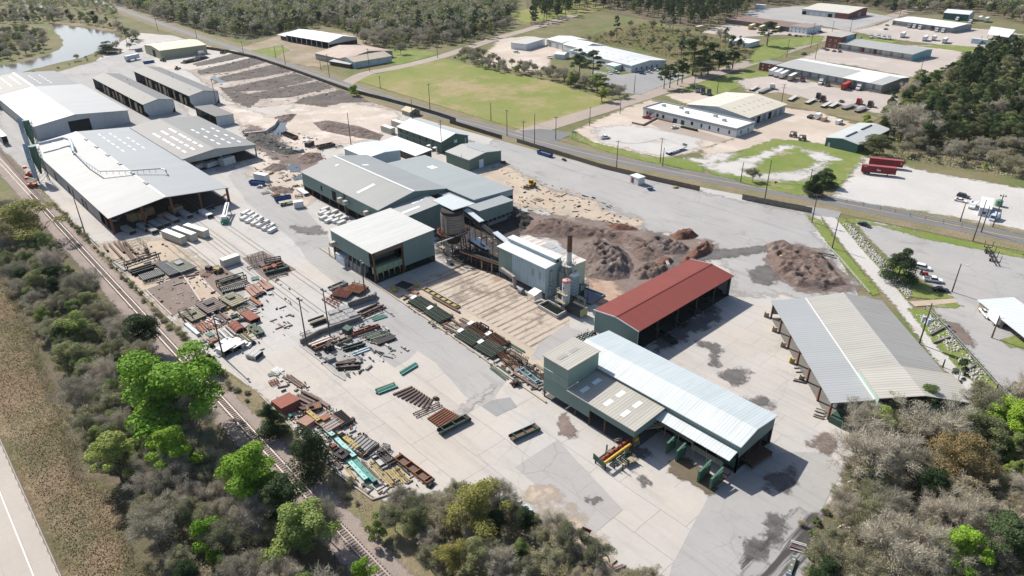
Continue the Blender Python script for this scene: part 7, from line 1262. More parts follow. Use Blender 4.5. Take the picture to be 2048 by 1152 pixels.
P=[((614,691.5),(601.2,594.5),'tall floodlight pole at the corner of the sunken ramp','lamp2'),((659.8,672),(647,576.3),'tall floodlight pole against the ramp wall, right of the corner pole','lamp2'),((731.4,597.7),(723.8,521.6),'floodlight pole before the tall green sorter block','lamp2'),((446.7,714.8),(424.8,625.2),'leaning floodlight pole among the scrap at the yard wall','lamp2'),((170.7,468),(149.5,395),'bare wooden pole beside the largest warehouse wall','plain'),((1903.6,584.2),(1916.7,526.9),'grey lamp post beside the parked black car','lamp1'),((1838,688.5),(1854.6,604.6),'wooden pole carrying three grey transformers beside the striped shed roof','trans'),((1623.2,445.3),(1631.4,388),'pole with a crossarm at the lane mouth','double'),((1664,496.7),(1667.9,440.7),'pole on the grass bank along the lane','plain'),((1945.5,482.3),(1972,398.8),'tall bare pole on the verge below the site office','plain'),((1985,454.7),(2005,388.6),'twin floodlight pole behind the site office','lamp2'),((1920,443),(1931,405),'short pole before the white service truck','plain'),((1885,735),(1890,718),'stub pole at the lane side of the striped roof','plain'),((1984,800),(2000,770),'short wooden pole near the grass bank at the right edge','plain'),((1983,676),(1998,630),'pole in front of the tan shelter','plain'),((1962,465),(1969,410),'grey pole on the verge left of the floodlights','plain'),((1046.7,287),(1046,242),'pole at the road junction, nearest the fence gap','cross'),((1069,289),(1069,227),'tallest pole at the road junction','plain'),((1111.3,279),(1113,233),'pole on the corner of the lawn at the junction','cross'),((1179,252),(1181,213),'pole at the kerb of the office forecourt','plain'),((1240,228),(1242,197),'pole on the street beside the office','plain'),((1233,335),(1239,281),'roadside pole below the white forecourt pickup','cross'),((1320,326),(1324,276),'left of two poles below the silver flatbed','cross'),((1325,333),(1327,295),'short right one of two poles below the silver flatbed','plain'),((1268,187),(1271,150),'pole at the car park of the long white plant','plain'),((1388,177),(1392,140),'street pole beside the dark truck tractors','cross'),((1434,187),(1438,150),'street pole on the lawn beyond the tractors','double'),((1481,364.5),(1487.5,325),'propped pole on the roadside lawn','plain'),((1529.6,397.4),(1542,320),'tall pole at the end of the short wooden fence','plain'),((1615,387),(1625,338),'grey pole against the dark roadside cedars','cross'),((571,130),(569,90),'roadside pole before the white-roofed barn','cross'),((552,117),(550,90),'shorter roadside pole left of the barn','plain'),((659,155),(657,108),'roadside pole before the rusting roof','cross'),((642,140),(641,121),'short pole in the lot before the tin sheds','plain'),((739,143),(737,97),'pole at the corner of the tin shed','cross'),((761,177),(761,152),'short pole at the tip of the grass field','cross'),((875,116),(875,83),'street pole at the top corner of the grass field','cross'),((860,220),(860,167),'pole at the road edge of the grass field, left one','cross'),((825,237),(825,197),'pole beside the tiny guard hut','plain'),((982,242),(983,205),'pole in the grass near the junction, left of another','plain'),((1014,272),(1015,220),'pole at the road edge near the fence end','cross'),((702,289),(699,225),'lone pole beside the dark soil mound','plain'),((884,307),(881,240),'pole at the corner of the dark green office','double'),((255,90),(245,50),'pole by the pond shore','plain'),((316,62),(310,25),'roadside pole near the far wood','cross'),((394,78),(390,45),'roadside pole above the pale yellow workshop','cross'),((433,210),(422,157),'pole at the end wall of the farther kiln shed','cross'),((487,108),(485,82),'roadside pole above the log yard','cross'),((224,30),(221,15),'farthest roadside pole, beyond the pond shore','plain'),((1621,96),(1626,46),'tall street pole beside the depot cars','double'),((1573,115),(1579,79),'street pole by the lawn of the depot','cross'),((1630,119),(1634,88),'pole on the lawn before the brick block','cross'),((1700,64),(1704,37),'street pole beyond the brick block','cross'),((1664,64),(1667,42),'street pole opposite the white depot office','cross'),((1563,205),(1568,168),'pole at the corner of the cream warehouse roof','double'),((1840,147),(1844,122),'slender lamp on the lot below the grey dock','lamp1'),((1799,33),(1800,11),'lamp pole behind the farthest dock','lamp2'),((1960,88),(1963,71),'pole beside the pale blue trailer','plain')]
for b,tp,lab,k in P:pole(b,tp,lab,k,None,rnd.uniform(-.4,.4)+(.3 if k in('cross','double')else 0))
wm=paint((.05,.05,.05),.6);RW_=[(224,30,13),(316,62,13),(394,78,13),(487,108,13),(571,130,13),(659,155,13),(739,143,13)];RW2=[(860,220,12),(1014,272,12),(1046.7,287,12),(1233,335,12),(1320,326,12),(1529.6,397.4,14),(1623.2,445.3,11)]
for W_,lab in((RW_,'overhead wires along the road past the log yard'),(RW2,'overhead wires along the road past the junction')):
 m=MB()
 for(ax,ay,az),(bx,by,bz)in zip(W_[:-1],W_[1:]):
  A=Vector((*g(ax,ay),az));B=Vector((*g(bx,by),bz))
  for off in(-1,0,1):
   q=[A.lerp(B,k/8)+Vector((0,off,-1.4*(1-(2*k/8-1)**2)))for k in range(9)];m.tube(q,.025,3)
 tag(m.build('power_line',wm),lab,'wires')
FEN=paint((.085,.068,.055),.95,.3,.7,.3,(.13,.11,.09),name='fence_boards')
def fence(pts,label,h=2.3,m=FEN,cat='fence',name='board_fence',step=2.4,open_=False):
 P=[Vector(g(*p))for p in pts];o=P[0];t=thing(name,label,cat,(o.x,o.y,0));b=MB();rails=MB();k=0
 for a,c in zip(P[:-1],P[1:]):
  L=(c-a).length;n=max(1,int(L/step));
  for i in range(n):
   p=a+(c-a)*(i/n)-o;q=a+(c-a)*((i+1)/n)-o;hh=h+rnd.uniform(-.06,.06)
   if not open_:b.bar((p.x,p.y,hh/2),(q.x,q.y,hh/2),.07,hh-.1)
   else:[b.bar((p.x,p.y,z),(q.x,q.y,z),.08,.12)for z in(h*.55,h)]
   if k<100:MB().box(p.x,p.y,0,.16,.16,h+.12).build('post',m,t)
   else:rails.box(p.x,p.y,0,.16,.16,h+.12)
   k+=1
 b.build('panel',m,t)
 if rails.v:o2=rails.build('posts',m,t);o2['kind']='stuff'
 return t
fence([(405,97),(455,105),(512,118),(600,148),(700,184),(760,199),(820,215),(870,230),(912,244)],'longest dark board fence along the road beside the log yard');fence([(900,247),(1004,279)],'dark board fence with grey posts near the green garage');fence([(1034,285),(1080,299),(1200,336),(1300,360),(1399,382)],'weathered board fence along the open yard by the white hut',2.2,paint((.17,.14,.115),.95,.3,.7,.3));fence([(1484,399),(1550,412),(1623,426)],'short weathered board fence beside the lane mouth',2.4,paint((.20,.175,.15),.95,.3,.7,.3))
fence([(1650,490),(1680,520),(1710,556),(1738,588)],'pale guard rail along the grass bank of the lane',.9,paint((.50,.52,.47),.6,.15),'rail','guard_rail',2.2,True)
MESHW=paint((.30,.31,.31),.6)
fence([(1660,398),(1760,420),(1850,440),(1960,462)],'thin wire fence along the gravel lot by the road',1.6,MESHW,'fence','wire_fence',5,True);fence([(1850,620),(1910,682),(1980,760),(2048,835)],'thin wire fence above the rubble ditch',1.6,MESHW,'fence','wire_fence',5,True)
def wall(pts,label,h,w_,m=CONC,cat='wall',name='retaining_wall'):
 P=[Vector(g(*p))for p in pts];o=P[0];t=thing(name,label,cat,(o.x,o.y,0))
 for a,c in zip(P[:-1],P[1:]):MB().bar((a.x-o.x,a.y-o.y,h/2),(c.x-o.x,c.y-o.y,h/2),w_,h).build('wall',m,t)
 return t
DW=paint((.20,.185,.17),.9,.3,.5,.5,(.07,.065,.06))
wall([(602,688),(640,668),(723,640)],'dark concrete retaining wall of the sunken ramp, behind the red beams',1.5,.6,DW);wall([(697,616),(748,599)],'short dark retaining wall beside the lane, under the red machinery',2.0,.6,DW);wall([(748,599),(752,592)],'stub of retaining wall at the lane corner',1.6,.6,DW)
wall([(600,691),(640,722),(668,748),(690,761)],'low pale kerb along the open side of the sunken ramp',.3,.4,CONC,'kerb','kerb');wall([(640,497),(700,537),(757,574),(850,636),(945,702),(1018,755),(1092,806)],'long concrete kerb along the roll case',.45,.5,paint((.40,.34,.27),.9,.2),'kerb','kerb')
wall([(291,580),(318,607),(344,632)],'pale wall edging the leftmost stained slab on the railway side',.5,.4,paint((.42,.36,.33),.9,.2),'wall','low_wall');wall([(362,545),(402,604)],'pale kerb between the two left stained slabs',.4,.5,paint((.46,.40,.37),.9,.2),'kerb','kerb');wall([(393,553),(441,594)],'pale kerb at the edge of the middle stained slab',.3,.4,paint((.50,.44,.40),.9,.2),'kerb','kerb');wall([(478,524),(533,563)],'pale kerb at the edge of the right stained slab',.3,.4,paint((.50,.44,.40),.9,.2),'kerb','kerb')
wall([(100,396),(190,491),(260,566),(345,646)],'broken low wall between yard and railway bank',.5,.35,paint((.34,.30,.27),.95,.25),'wall','boundary_wall');wall([(520,791),(560,831),(650,931),(745,1001),(820,976)],'low wall at the end of the scrap row',.4,.35,paint((.36,.32,.28),.95,.25),'wall','boundary_wall')
wall([(490,272),(530,268),(548,256),(556,244)],'old concrete loading wall beside the upper puddle',1.8,1.2,paint((.46,.40,.35),.9,.2),'wall','loading_wall')
t=thing('highway_parapet','weathered concrete parapet along the highway edge','parapet',(-160,-.75,0));MB().prism([(-.28,0),(.28,0),(.14,.4),(.10,.95),(-.10,.95),(-.14,.4)],-260,220,ax='x').build('barrier',paint((.33,.29,.25),.9,.2,.4,.4),t);m=MB();[m.box(-260+k*3.0,-.34,.25,1.1,.06,.4)for k in range(160)];o=m.build('drain_mark',paint((.50,.46,.38),.9,.2),t);o['kind']='stuff'
def rubble(name,label,polys,dens,size):
 V,F,b=[],[],0;r=np.random.default_rng(9)
 cube=np.array([(-1,-1,-1),(1,-1,-1),(1,1,-1),(-1,1,-1),(-.7,-.7,1),(.7,-.8,.8),(.8,.7,1),(-.8,.8,.9)])*.5;fc=np.array([(4,5,6,7),(0,1,5,4),(1,2,6,5),(2,3,7,6),(3,0,4,7)])
 for poly in polys:
  P=G(poly);A=np.array(P);lo,hi=A.min(0),A.max(0);n=int((hi-lo).prod()*dens);X=r.uniform(lo[0],hi[0],n);Y=r.uniform(lo[1],hi[1],n);k=sdist(P,X,Y)>r.random(n)*1.2
  for x,y in zip(X[k],Y[k]):
   a=r.uniform(0,6.28);s=size*r.uniform(.4,1.3);c,n_=math.cos(a),math.sin(a);q=cube*np.array([s*1.3,s,s*.7]);V.append(np.stack([x+q[:,0]*c-q[:,1]*n_,y+q[:,0]*n_+q[:,1]*c,.15+q[:,2]+r.uniform(0,.25)],1));F.append(fc+b);b+=8
 return tag(npmesh(name,np.concatenate(V),np.concatenate(F),paint((.40,.385,.36),.9,.35,1.5,.4)),label,'rubble',None,'stuff')
rubble('rubble','pale broken concrete rubble lining the ditch along the lane',[[(1682,446),(1700,448),(1722,470),(1760,510),(1822,575),(1828,596),(1812,598),(1760,540),(1715,492)],[(1830,628),(1868,630),(1890,655),(1862,672)],[(1868,676),(1898,660),(1930,700),(1900,708)],[(1905,715),(1936,702),(1985,765),(1945,770)],[(1950,778),(1990,770),(2030,830),(1990,830)]],3.2,.44)
for a,b,lab in(((1860,672),(1897,652),'upper small check wall across the rubble ditch'),((1866,688),(1900,676),'middle small check wall across the rubble ditch'),((1925,748),(1950,732),'lower small check wall across the rubble ditch')):wall([a,b],lab,.7,.35,DW,'wall','check_wall')
t=thing('warning_sign','orange diamond warning sign on the roadside lawn','sign',(*g(1550,373),0),.5);MB().add([(-.7,0,1.9),(0,0,1.2),(.7,0,1.9),(0,0,2.6),(-.7,.04,1.9),(0,.04,1.2),(.7,.04,1.9),(0,.04,2.6)],[(0,1,2,3),(7,6,5,4)]).build('panel',paint((.60,.10,.02),.5),t);MB().box(0,.08,0,.1,.1,2.2).build('post',GREYSTEEL,t)
t=thing('white_hut','small white hut with a dark red door beside the weathered fence','hut',(*g(1274,366),0),-.15);MB().bb(-2.6,2.6,-2,2,0,3.2).build('wall',paint((.58,.58,.57),.6,.08),t);MB().bb(-2.75,2.75,-2.15,2.15,3.2,3.35).build('roof',TRIM,t);MB().bb(-1.6,-.1,-2.06,-2,.3,2.6).build('door',paint((.22,.03,.05),.5),t)
t=thing('gate_sign','pale two-legged sign board at the forecourt corner','sign',(*g(1148,275),0),.2);MB().bb(-1.4,1.4,-.06,.06,2.2,3.4).build('panel',paint((.44,.40,.38),.6),t);[MB().box(x,0,0,.15,.15,2.2).build('leg',GREYSTEEL,t)for x in(-1.1,1.1)]
for px,py,lab in((1890,672,'worn tyre at the fence by the brown stain'),):
 t=tag(MB().tube([(.55*math.cos(a),.55*math.sin(a),.15)for a in np.linspace(0,2*PI,17)],.16,8).build('old_tyre',RUBBER,loc=(*g(1906,664),0)),lab,'tyre')
def ym(c,rough=.7,rust=.35):return paint(c,rough,.25,.9,rust,(.13,.065,.04),name='machine_paint')
YC=dict(rust=RUST,dark=DKSTEEL,grey=ym((.25,.25,.245)),lgrey=ym((.40,.40,.39),.6,.2),red=ym((.235,.075,.05),.8,.5),orange=ym((.30,.125,.06),.8,.5),salmon=ym((.31,.18,.135),.8,.5),green=ym((.035,.08,.06),.7,.4),teal=ym((.05,.235,.20),.6,.3),ltteal=ym((.28,.50,.46),.6,.3),yellow=ym((.37,.27,.08),.7,.45),tan=ym((.31,.265,.18),.8,.5),olive=ym((.135,.15,.11),.8,.5),brown=ym((.135,.09,.07),.9,.5),white=ym((.60,.59,.57),.6,.15),black=ym((.02,.02,.02),.7,.15),blue=ym((.42,.52,.58),.5,.15),wood=ym((.36,.24,.13),.9,.1),plum=ym((.16,.11,.10)))
yr=random.Random(21)
def item(kind,A,B,W,label,col='rust',col2=None,h=None,n=None,group=None,L=None,z0=0.0):
 a=Vector(g(*A));b=Vector(g(*B));d=b-a;L=L or d.length;c=(a+b)/2;m=YC[col];m2=YC[col2 or col];hl=L/2;w2=W/2
 NM=dict(stack=('beam_stack','beams'),beam=('steel_beam','beam'),deck=('machine_deck','platform'),rack=('stake_rack','rack'),rollers=('roller_table','roller table'),trough=('conveyor_trough','conveyor'),portal=('portal_frame','frame'),tank=('half_tank','tank'),hood=('steel_hood','hood'),machine=('mill_machine','machine'),girder=('plate_girder','girder'),pipes=('pipe_stack','pipes'),pack=('wrapped_pack','lumber pack'),ladder=('ladder_frame','frame'),chain=('chain_deck','chain deck'),box=('steel_hopper','hopper'),plate=('steel_plate','plate'),cage=('steel_cage','cage'))[kind]
 t=thing(NM[0],label,NM[1],(c.x,c.y,z0),math.atan2(d.y,d.x),group)
 if kind in('stack','pipes'):
  n=n or 5;h=h or .35
  for i in range(n):
   y=-w2+W*(i+.5)/n;lz=(0,h+.05)[i%3==1 and n>4];o=yr.uniform(-.06,.06)*L;k=yr.uniform(-.012,.012)*L;s=yr.uniform(.84,1.0);mm=m if i%2==0 or not col2 else m2;mb=MB()
   if kind=='pipes':mb.cyl((-hl*s+o,y-k,lz+h/2),(hl*s+o,y+k,lz+h/2),h/2,h/2,8);
   else:mb.bar((-hl*s+o,y-k,lz+h*.95),(hl*s+o,y+k,lz+h*.95),W/n*.7,.06);mb.bar((-hl*s+o,y-k,lz+h*.5),(hl*s+o,y+k,lz+h*.5),.08,h*.85);mb.bar((-hl*s+o,y-k,lz+.05),(hl*s+o,y+k,lz+.05),W/n*.7,.06)
   mb.build('beam' if kind=='stack' else 'pipe',mm,t)
  MB().bb(-hl*.6,-hl*.6+.2,-w2,w2,-.02,.03).build('bearer',YC['wood'],t)
 elif kind=='beam':
  h=h or .5;mb=MB();mb.bb(-hl,hl,-w2,w2,h-.07,h);mb.bb(-hl,hl,-.06,.06,.07,h-.07);mb.bb(-hl,hl,-w2,w2,0,.07);mb.build('profile',m,t);MB().bb(hl-.06,hl,-w2,w2,0,h).build('end_plate',m2,t);[MB().bb(-hl+L*k/5,-hl+L*k/5+.08,-w2*.95,w2*.95,.07,h-.07).build('stiffener',m,t)for k in range(1,5)]
 elif kind=='deck':
  h=h or .9;MB().bb(-hl,hl,-w2,w2,h-.12,h).build('plating',m,t);f=MB();[f.bb(-hl,hl,s*w2-.1,s*w2+.1,h-.35,h+.06)for s in(-1,1)];[f.bb(x-.1,x+.1,-w2,w2,h-.35,h+.06)for x in(-hl,hl)];f.build('edge_frame',m2,t)
  r=MB();[r.bb(-hl+L*k/7,-hl+L*k/7+.12,-w2*.96,w2*.96,h,h+.09)for k in range(1,7)];r.build('rib',m2,t);[MB().box(x,y,0,.18,.18,h-.3).build('leg',m2,t)for x in(-hl+.2,hl-.2)for y in(-w2+.15,w2-.15)]
  MB().box(-hl*.3,0,h,L*.28,W*.42,.5).build('gearbox',m2,t)
 elif kind=='rack':
  h=h or .7;n=n or max(3,int(L/1.6));f=MB();[f.bb(-hl,hl,s*w2*.8-.09,s*w2*.8+.09,h-.25,h)for s in(-1,1)];f.build('rail',m,t);x_=MB();[x_.bb(-hl+L*(i+.5)/n-.07,-hl+L*(i+.5)/n+.07,-w2,w2,h,h+.14)for i in range(n)];x_.build('crossbars',m2,t);x_=MB()
  for i in range(n):
   for s in(-1,1):
    if yr.random()<.75:x_.bar((-hl+L*(i+.5)/n,s*w2,h),(-hl+L*(i+.5)/n+yr.uniform(-.2,.2),s*w2+yr.uniform(-.1,.1),h+yr.uniform(.5,1.1)),.11)
  x_.build('stakes',m,t);[MB().box(x,y,0,.16,.16,h-.2).build('leg',m,t)for x in(-hl+.2,hl-.2)for y in(-w2*.8,w2*.8)]
 elif kind in('rollers','chain'):
  h=h or .9;n=n or max(5,int(L/.55));f=MB();[f.bb(-hl,hl,s*w2-.09,s*w2+.09,h-.35,h+.05)for s in((-1,1)if kind=='rollers' else(-1,-.33,.33,1))];f.build('frame',m,t);r=MB()
  for i in range(n):
   x=-hl+L*(i+.5)/n;r.cyl((x,-w2*.97,h),(x,w2*.97,h),.18 if kind=='rollers' else .15,n=7)
  o=r.build('rollers',m2,t);MB().bb(-hl,hl,-w2,w2,h-.5,h-.38).build('underpan',YC['black'],t);[MB().box(x,y,0,.2,.2,h-.3).build('leg',m,t)for x in np.linspace(-hl+.3,hl-.3,max(2,int(L/4)+1))for y in(-w2,w2)];MB().box(hl*.7,w2+.5,.2,.9,.6,.8).build('motor',m2,t)
 elif kind=='trough':
  h=h or .8;MB().bb(-hl,hl,-w2*.8,w2*.8,h*.45,h*.55).build('bed',m2,t);f=MB();[f.bb(-hl,hl,s*w2-.05,s*w2+.05,h*.3,h)for s in(-1,1)];f.build('side_plate',m,t);[MB().bb(x-.06,x+.06,-w2,w2,.0,h*.45).build('support',m,t)for x in np.linspace(-hl+.4,hl-.4,max(2,int(L/4)))];MB().cyl((hl-.2,-w2-.1,h*.6),(hl-.2,w2+.1,h*.6),h*.32,n=10).build('end_drum',m2,t)
  g_=MB();[g_.bb(x-.08,x+.08,-w2-.06,w2+.06,h*.5,h+.08)for x in np.linspace(-hl+1,hl-1,max(2,int(L/2.4)))];g_.build('rib',m,t)
 elif kind=='portal':
  h=h or 2.4;f=MB();[f.bar((-hl,y,z),(hl,y,z),.22,.3)for y in(-w2,w2)for z in(h,h*.55)];f.build('chord',m,t);b_=MB();n=n or max(4,int(L/2));
  for i in range(n):x0,x1=-hl+L*i/n,-hl+L*(i+1)/n;[b_.bar((x0,y,h*.55),(x1,y,h),.1)for y in(-w2,w2)];b_.bar((x0,-w2,h),(x0,w2,h),.12)
  b_.build('bracing',m2,t);[MB().box(x,y,0,.25,.25,h).build('leg',m,t)for x in(-hl+.15,hl-.15)for y in(-w2,w2)]
 elif kind=='tank':
  h=h or W*.5;mb=MB();q=[(-w2,0)]+[(w2*math.cos(PI-PI*k/8),h*math.sin(PI*k/8))for k in range(9)];mb.prism(q[1:],-hl,hl,ax='x');mb.build('shell',m,t);r=MB();[r.prism([((w2+.05)*math.cos(PI-PI*k/8),(h+.05)*math.sin(PI*k/8))for k in range(9)],x-.06,x+.06,ax='x')for x in np.linspace(-hl+.1,hl-.1,4)];r.build('band',m2,t);MB().bb(hl,hl+.05,-w2*.7,w2*.7,.1,h*.7).build('opening',BLACK,t)
 elif kind=='hood':
  h=h or 1.6;mb=MB();mb.prism([(-hl,0),(hl,0),(hl*.75,h),(-hl*.85,h*.8)],-w2,w2);mb.build('body',m,t);f=MB();[f.bb(-hl-.06,hl+.06,s*w2-.08,s*w2+.08,0,.16)for s in(-1,1)];f.bb(-.08,.08,-w2-.05,w2+.05,0,h*.9);f.build('flange',m2,t)
 elif kind=='box':
  h=h or 1.5;mb=MB();[mb.bar((-hl,s*w2,h/2),(hl,s*w2,h/2),.08,h)for s in(-1,1)];mb.bar((-hl,-w2,h/2),(-hl,w2,h/2),.08,h);mb.bb(-hl,hl,-w2,w2,h-.08,h);mb.build('shell',m,t);MB().bb(-hl+.05,hl-.3,-w2+.05,w2-.05,.0,.06).build('inside_floor',BLACK,t);f=MB();[f.bb(hl-.06,hl+.04,s*w2-.1,s*w2+.1,0,h)for s in(-1,1)];f.build('rim',m2,t)
 elif kind=='plate':h=h or .12;MB().bb(-hl,hl,-w2,w2,0,h).build('sheet',m,t);r=MB();[r.bb(-hl+L*(k+.5)/5,-hl+L*(k+.5)/5+.15,-w2,w2,h,h+.12)for k in range(5)];r.build('rib',m2,t)
 elif kind=='girder':
  w2*=.62;W*=.62
  h=h or .8;mb=MB();mb.bb(-hl,hl,-w2,w2,h-.08,h);mb.bb(-hl,hl,-w2*.8,-w2*.8+.08,.08,h-.08);mb.bb(-hl,hl,w2*.8-.08,w2*.8,.08,h-.08);mb.bb(-hl,hl,-w2,w2,0,.08);mb.build('box_section',m,t);n=n or max(3,int(L/1.8));hh=MB();[hh.box(-hl+L*(i+.5)/n,0,h,.3,W*.4,.015)for i in range(n)];hh.build('bolt_holes',m2,t);[MB().box(x,0,.1,.12,W*1.15,h).build('end_flange',m2,t)for x in(-hl,hl)]
 elif kind=='ladder':
  h=h or .3;f=MB();[f.bb(-hl,hl,s*w2-.08,s*w2+.08,h-.18,h)for s in(-1,1)];f.build('stringer',m,t);n=n or max(3,int(L/.9));x_=MB();[x_.bb(-hl+L*(i+.5)/n-.06,-hl+L*(i+.5)/n+.06,-w2,w2,h-.14,h-.02)for i in range(n)];x_.build('rungs',m2,t);MB().box(hl*.8,0,0,.4,W*.8,h+.15).build('end_block',m2,t)
 elif kind=='cage':
  h=h or 1.8;f=MB();[f.box(x,y,0,.12,.12,h)for x in np.linspace(-hl,hl,4)for y in(-w2,w2)];[f.bar((-hl,y,z),(hl,y,z),.1)for y in(-w2,w2)for z in(.1,h*.5,h)];[f.bar((x,-w2,z),(x,w2,z),.1)for x in(-hl,hl)for z in(.1,h*.5,h)];f.build('frame',m,t);b_=MB();[b_.bar((-hl+L*i/4,-w2,0),(-hl+L*(i+1)/4,w2,h),.1)for i in range(4)];b_.build('brace',m2,t)
 elif kind=='pack':
  h=h or 1.3;mb=MB();mb.prism([(-w2,.15),(w2,.15),(w2,h*.85),(w2*.8,h),(-w2*.8,h),(-w2,h*.85)],-hl,hl,ax='x');mb.build('cover',m,t);s_=MB();[s_.prism([(-w2-.02,.15),(w2+.02,.15),(w2+.02,h*.86),(w2*.81,h+.02),(-w2*.81,h+.02),(-w2-.02,h*.86)],x-.05,x+.05,ax='x')for x in(-hl*.5,hl*.5)];s_.build('strap',m2,t);MB().bb(hl,hl+.03,-w2*.94,w2*.94,.2,h*.9).build('dark_end',YC['black'],t);[MB().bb(x,x+.15,-w2,w2,0,.15).build('bearer',YC['wood'],t)for x in(-hl*.7,hl*.6)]
 elif kind=='machine':
  h=h or 1.5;f=MB();[f.bb(-hl,hl,s*w2*.8-.1,s*w2*.8+.1,0,.3)for s in(-1,1)];[f.bb(x-.1,x+.1,-w2*.8,w2*.8,0,.3)for x in(-hl*.8,0,hl*.8)];f.build('base_frame',m2,t);MB().prism([(-hl*.55,.3),(hl*.3,.3),(hl*.2,h),(-hl*.4,h*.8)],-w2*.6,w2*.6).build('housing',m,t);MB().cyl((hl*.45,-w2*.7,h*.5),(hl*.45,w2*.7,h*.5),h*.3,n=12).build('drum',m2,t);MB().cyl((-hl*.8,0,.3),(-hl*.8,0,h*.7),.35,n=10).build('motor',m2,t);x_=MB();[x_.bar((yr.uniform(-hl,hl),yr.uniform(-w2,w2),.3),(yr.uniform(-hl,hl),yr.uniform(-w2,w2),h*yr.uniform(.5,1.1)),.1)for _ in range(5)];x_.build('arm',m2,t)
 return t
def q(ox,oy,s,*p):return[(ox+a/s,oy+b/s)for a,b in p]
I=item
for k,(x,y,c,lab)in enumerate(((258,464,'grey','farthest left grey-wrapped pack at the warehouse mouth'),(289,458,'grey','second grey-wrapped pack from the left at the warehouse mouth'),(303,463,'grey','low grey pack just in front of the second one'),(313,453,'grey','third grey-wrapped pack from the left at the warehouse mouth'),(327,448,'grey','grey pack behind the leftmost cream container'),(345,441,'lgrey','grey pack behind the middle cream container'),(372,432,'lgrey','grey pack behind the rightmost cream container'),(413,431,'white','white-covered pack beside the boom machine'))):I('pack',(x-9,y-6),(x+9,y+5),2.6,lab,c,'black',1.5)
for k,(x,y,lab)in enumerate(((267,440,'left orange lumber stack under the warehouse roof'),(283,437,'middle orange lumber stack under the warehouse roof'),(298,428,'right orange lumber stack under the warehouse roof'))):I('pack',(x-8,y+3),(x+8,y-2),4,lab,'wood','orange',3.0)
I('pack',(318,437),(336,430),2.2,'tan lumber pack on the warehouse floor edge','wood','tan',1.4);I('box',(344,426),(362,420),4,'pale box crate inside the warehouse mouth','tan','grey',2.4);I('ladder',(392,428),(430,416),1.4,'dark steel frame lying beside the boom machine','dark');I('stack',(395,424),(428,410),1.6,'dark steel profiles behind the dark frame','dark','tan',.3,3)
car('pickup',(230,446),(242,434),CSV,'silver pickup parked inside the open warehouse corner');I('plate',(440,400),(452,388),1.2,'rusty plate leaning by the right warehouse column','rust')
for x,y,n_,lab in((398,334,0,'left'),(420,331,1,'middle'),(454,327,2,'right')):I('pack',(x-10,y+5),(x+12,y-3),4,lab+' white-wrapped lumber pack inside the grey store','white','grey',3.4 if n_==2 else 2.2)
pk=[(650,421),(656,430),(648,438),(668,427),(664,437),(676,435),(672,444),(686,440),(646,428),(658,444),(683,448)]
for i,(x,y)in enumerate(pk):I('pack',(x-7,y+3),(x+7,y-3),1.9,'white-covered lumber pack in the block beside the sawmill wall','white','lgrey',1.2,group='covered packs beside the sawmill wall')
pk2=[(492,428),(500,432),(508,437),(490,438),(500,443),(511,448),(518,442),(522,452),(530,448),(533,458),(541,455),(545,463)]
for i,(x,y)in enumerate(pk2):I('pack',(x-7,y+4),(x+7,y-4),1.9,'white-covered lumber pack in the double row by the grey lane','white','lgrey',1.2,group='covered packs by the grey lane')
o=(200,470,6.775)
for(a,b,lab)in(((55,155),(110,230),'leftmost rusty beam pointing at the warehouse'),((125,140),(300,330),'second rusty beam from the left pointing at the warehouse'),((195,115),(330,250),'third rusty beam from the left pointing at the warehouse'),((250,100),(460,370),'longest rusty beam pointing at the warehouse'),((320,130),(480,350),'dark beam beside the longest rusty one'),((335,95),(480,265),'brown channel beam nearest the green cage')):I('beam',*q(*o,a,b),.7,lab,'brown','dark',.8)
I('cage',*q(*o,(420,120),(550,210)),5,'pale green steel cage beside the rusty beams','olive','lgrey',2.2);I('rack',*q(*o,(490,320),(680,280)),4.5,'spiky dark roller stand below the green cage','dark','brown',.6);I('rack',*q(*o,(230,340),(370,420)),3,'spiky dark stake rack at the bank','dark','dark',.5);I('machine',*q(*o,(620,210),(665,280)),1.6,'upright dark motor near the green cage','dark','brown',2.0)
I('portal',*q(*o,(360,480),(800,330)),2.0,'long dark gantry frame across the corner of the machinery park','dark','brown',2.6);I('stack',*q(*o,(410,545),(740,440)),5,'block of black steel beams under the long dark gantry','black','dark',.6,9);I('rollers',*q(*o,(560,610),(850,520)),5,'dark roller bed in front of the black beam block','dark','grey',.8);I('ladder',*q(*o,(590,665),(870,600)),1.6,'brown ladder frame at the front of the dark roller bed','brown','tan',.5)
I('rollers',*q(*o,(830,400),(1030,560)),4,'spiky grey-brown roller machine with dark wheels','dark','grey',1.0);I('beam',*q(*o,(740,430),(920,600)),1.2,'pale concrete-coloured beam beside the roller machine','tan','tan',.3);I('deck',*q(*o,(1010,390),(1210,510)),5.5,'grey-green machine deck near the cream containers','olive','grey',1.3);I('pipes',*q(*o,(1040,598),(1335,540)),.8,'pinkish pipe along the edge of the stained slab','salmon',None,.6,1);I('beam',*q(*o,(190,370),(350,490)),1.0,'grey beam against the bank of the machinery park','grey','grey',.5)
o=(370,490,6.777)
I('rack',*q(*o,(250,400),(350,410)),4,'low red-brown frame on the middle slab','brown','red',.4);I('machine',*q(*o,(400,400),(490,340)),3.5,'dark yellow machine on the middle slab','yellow','dark',1.9);I('box',*q(*o,(305,345),(345,320)),1.8,'black bin at the edge of the middle slab','black','dark',1.2);I('beam',*q(*o,(500,340),(570,400)),.7,'short brown beam on the middle slab','brown')
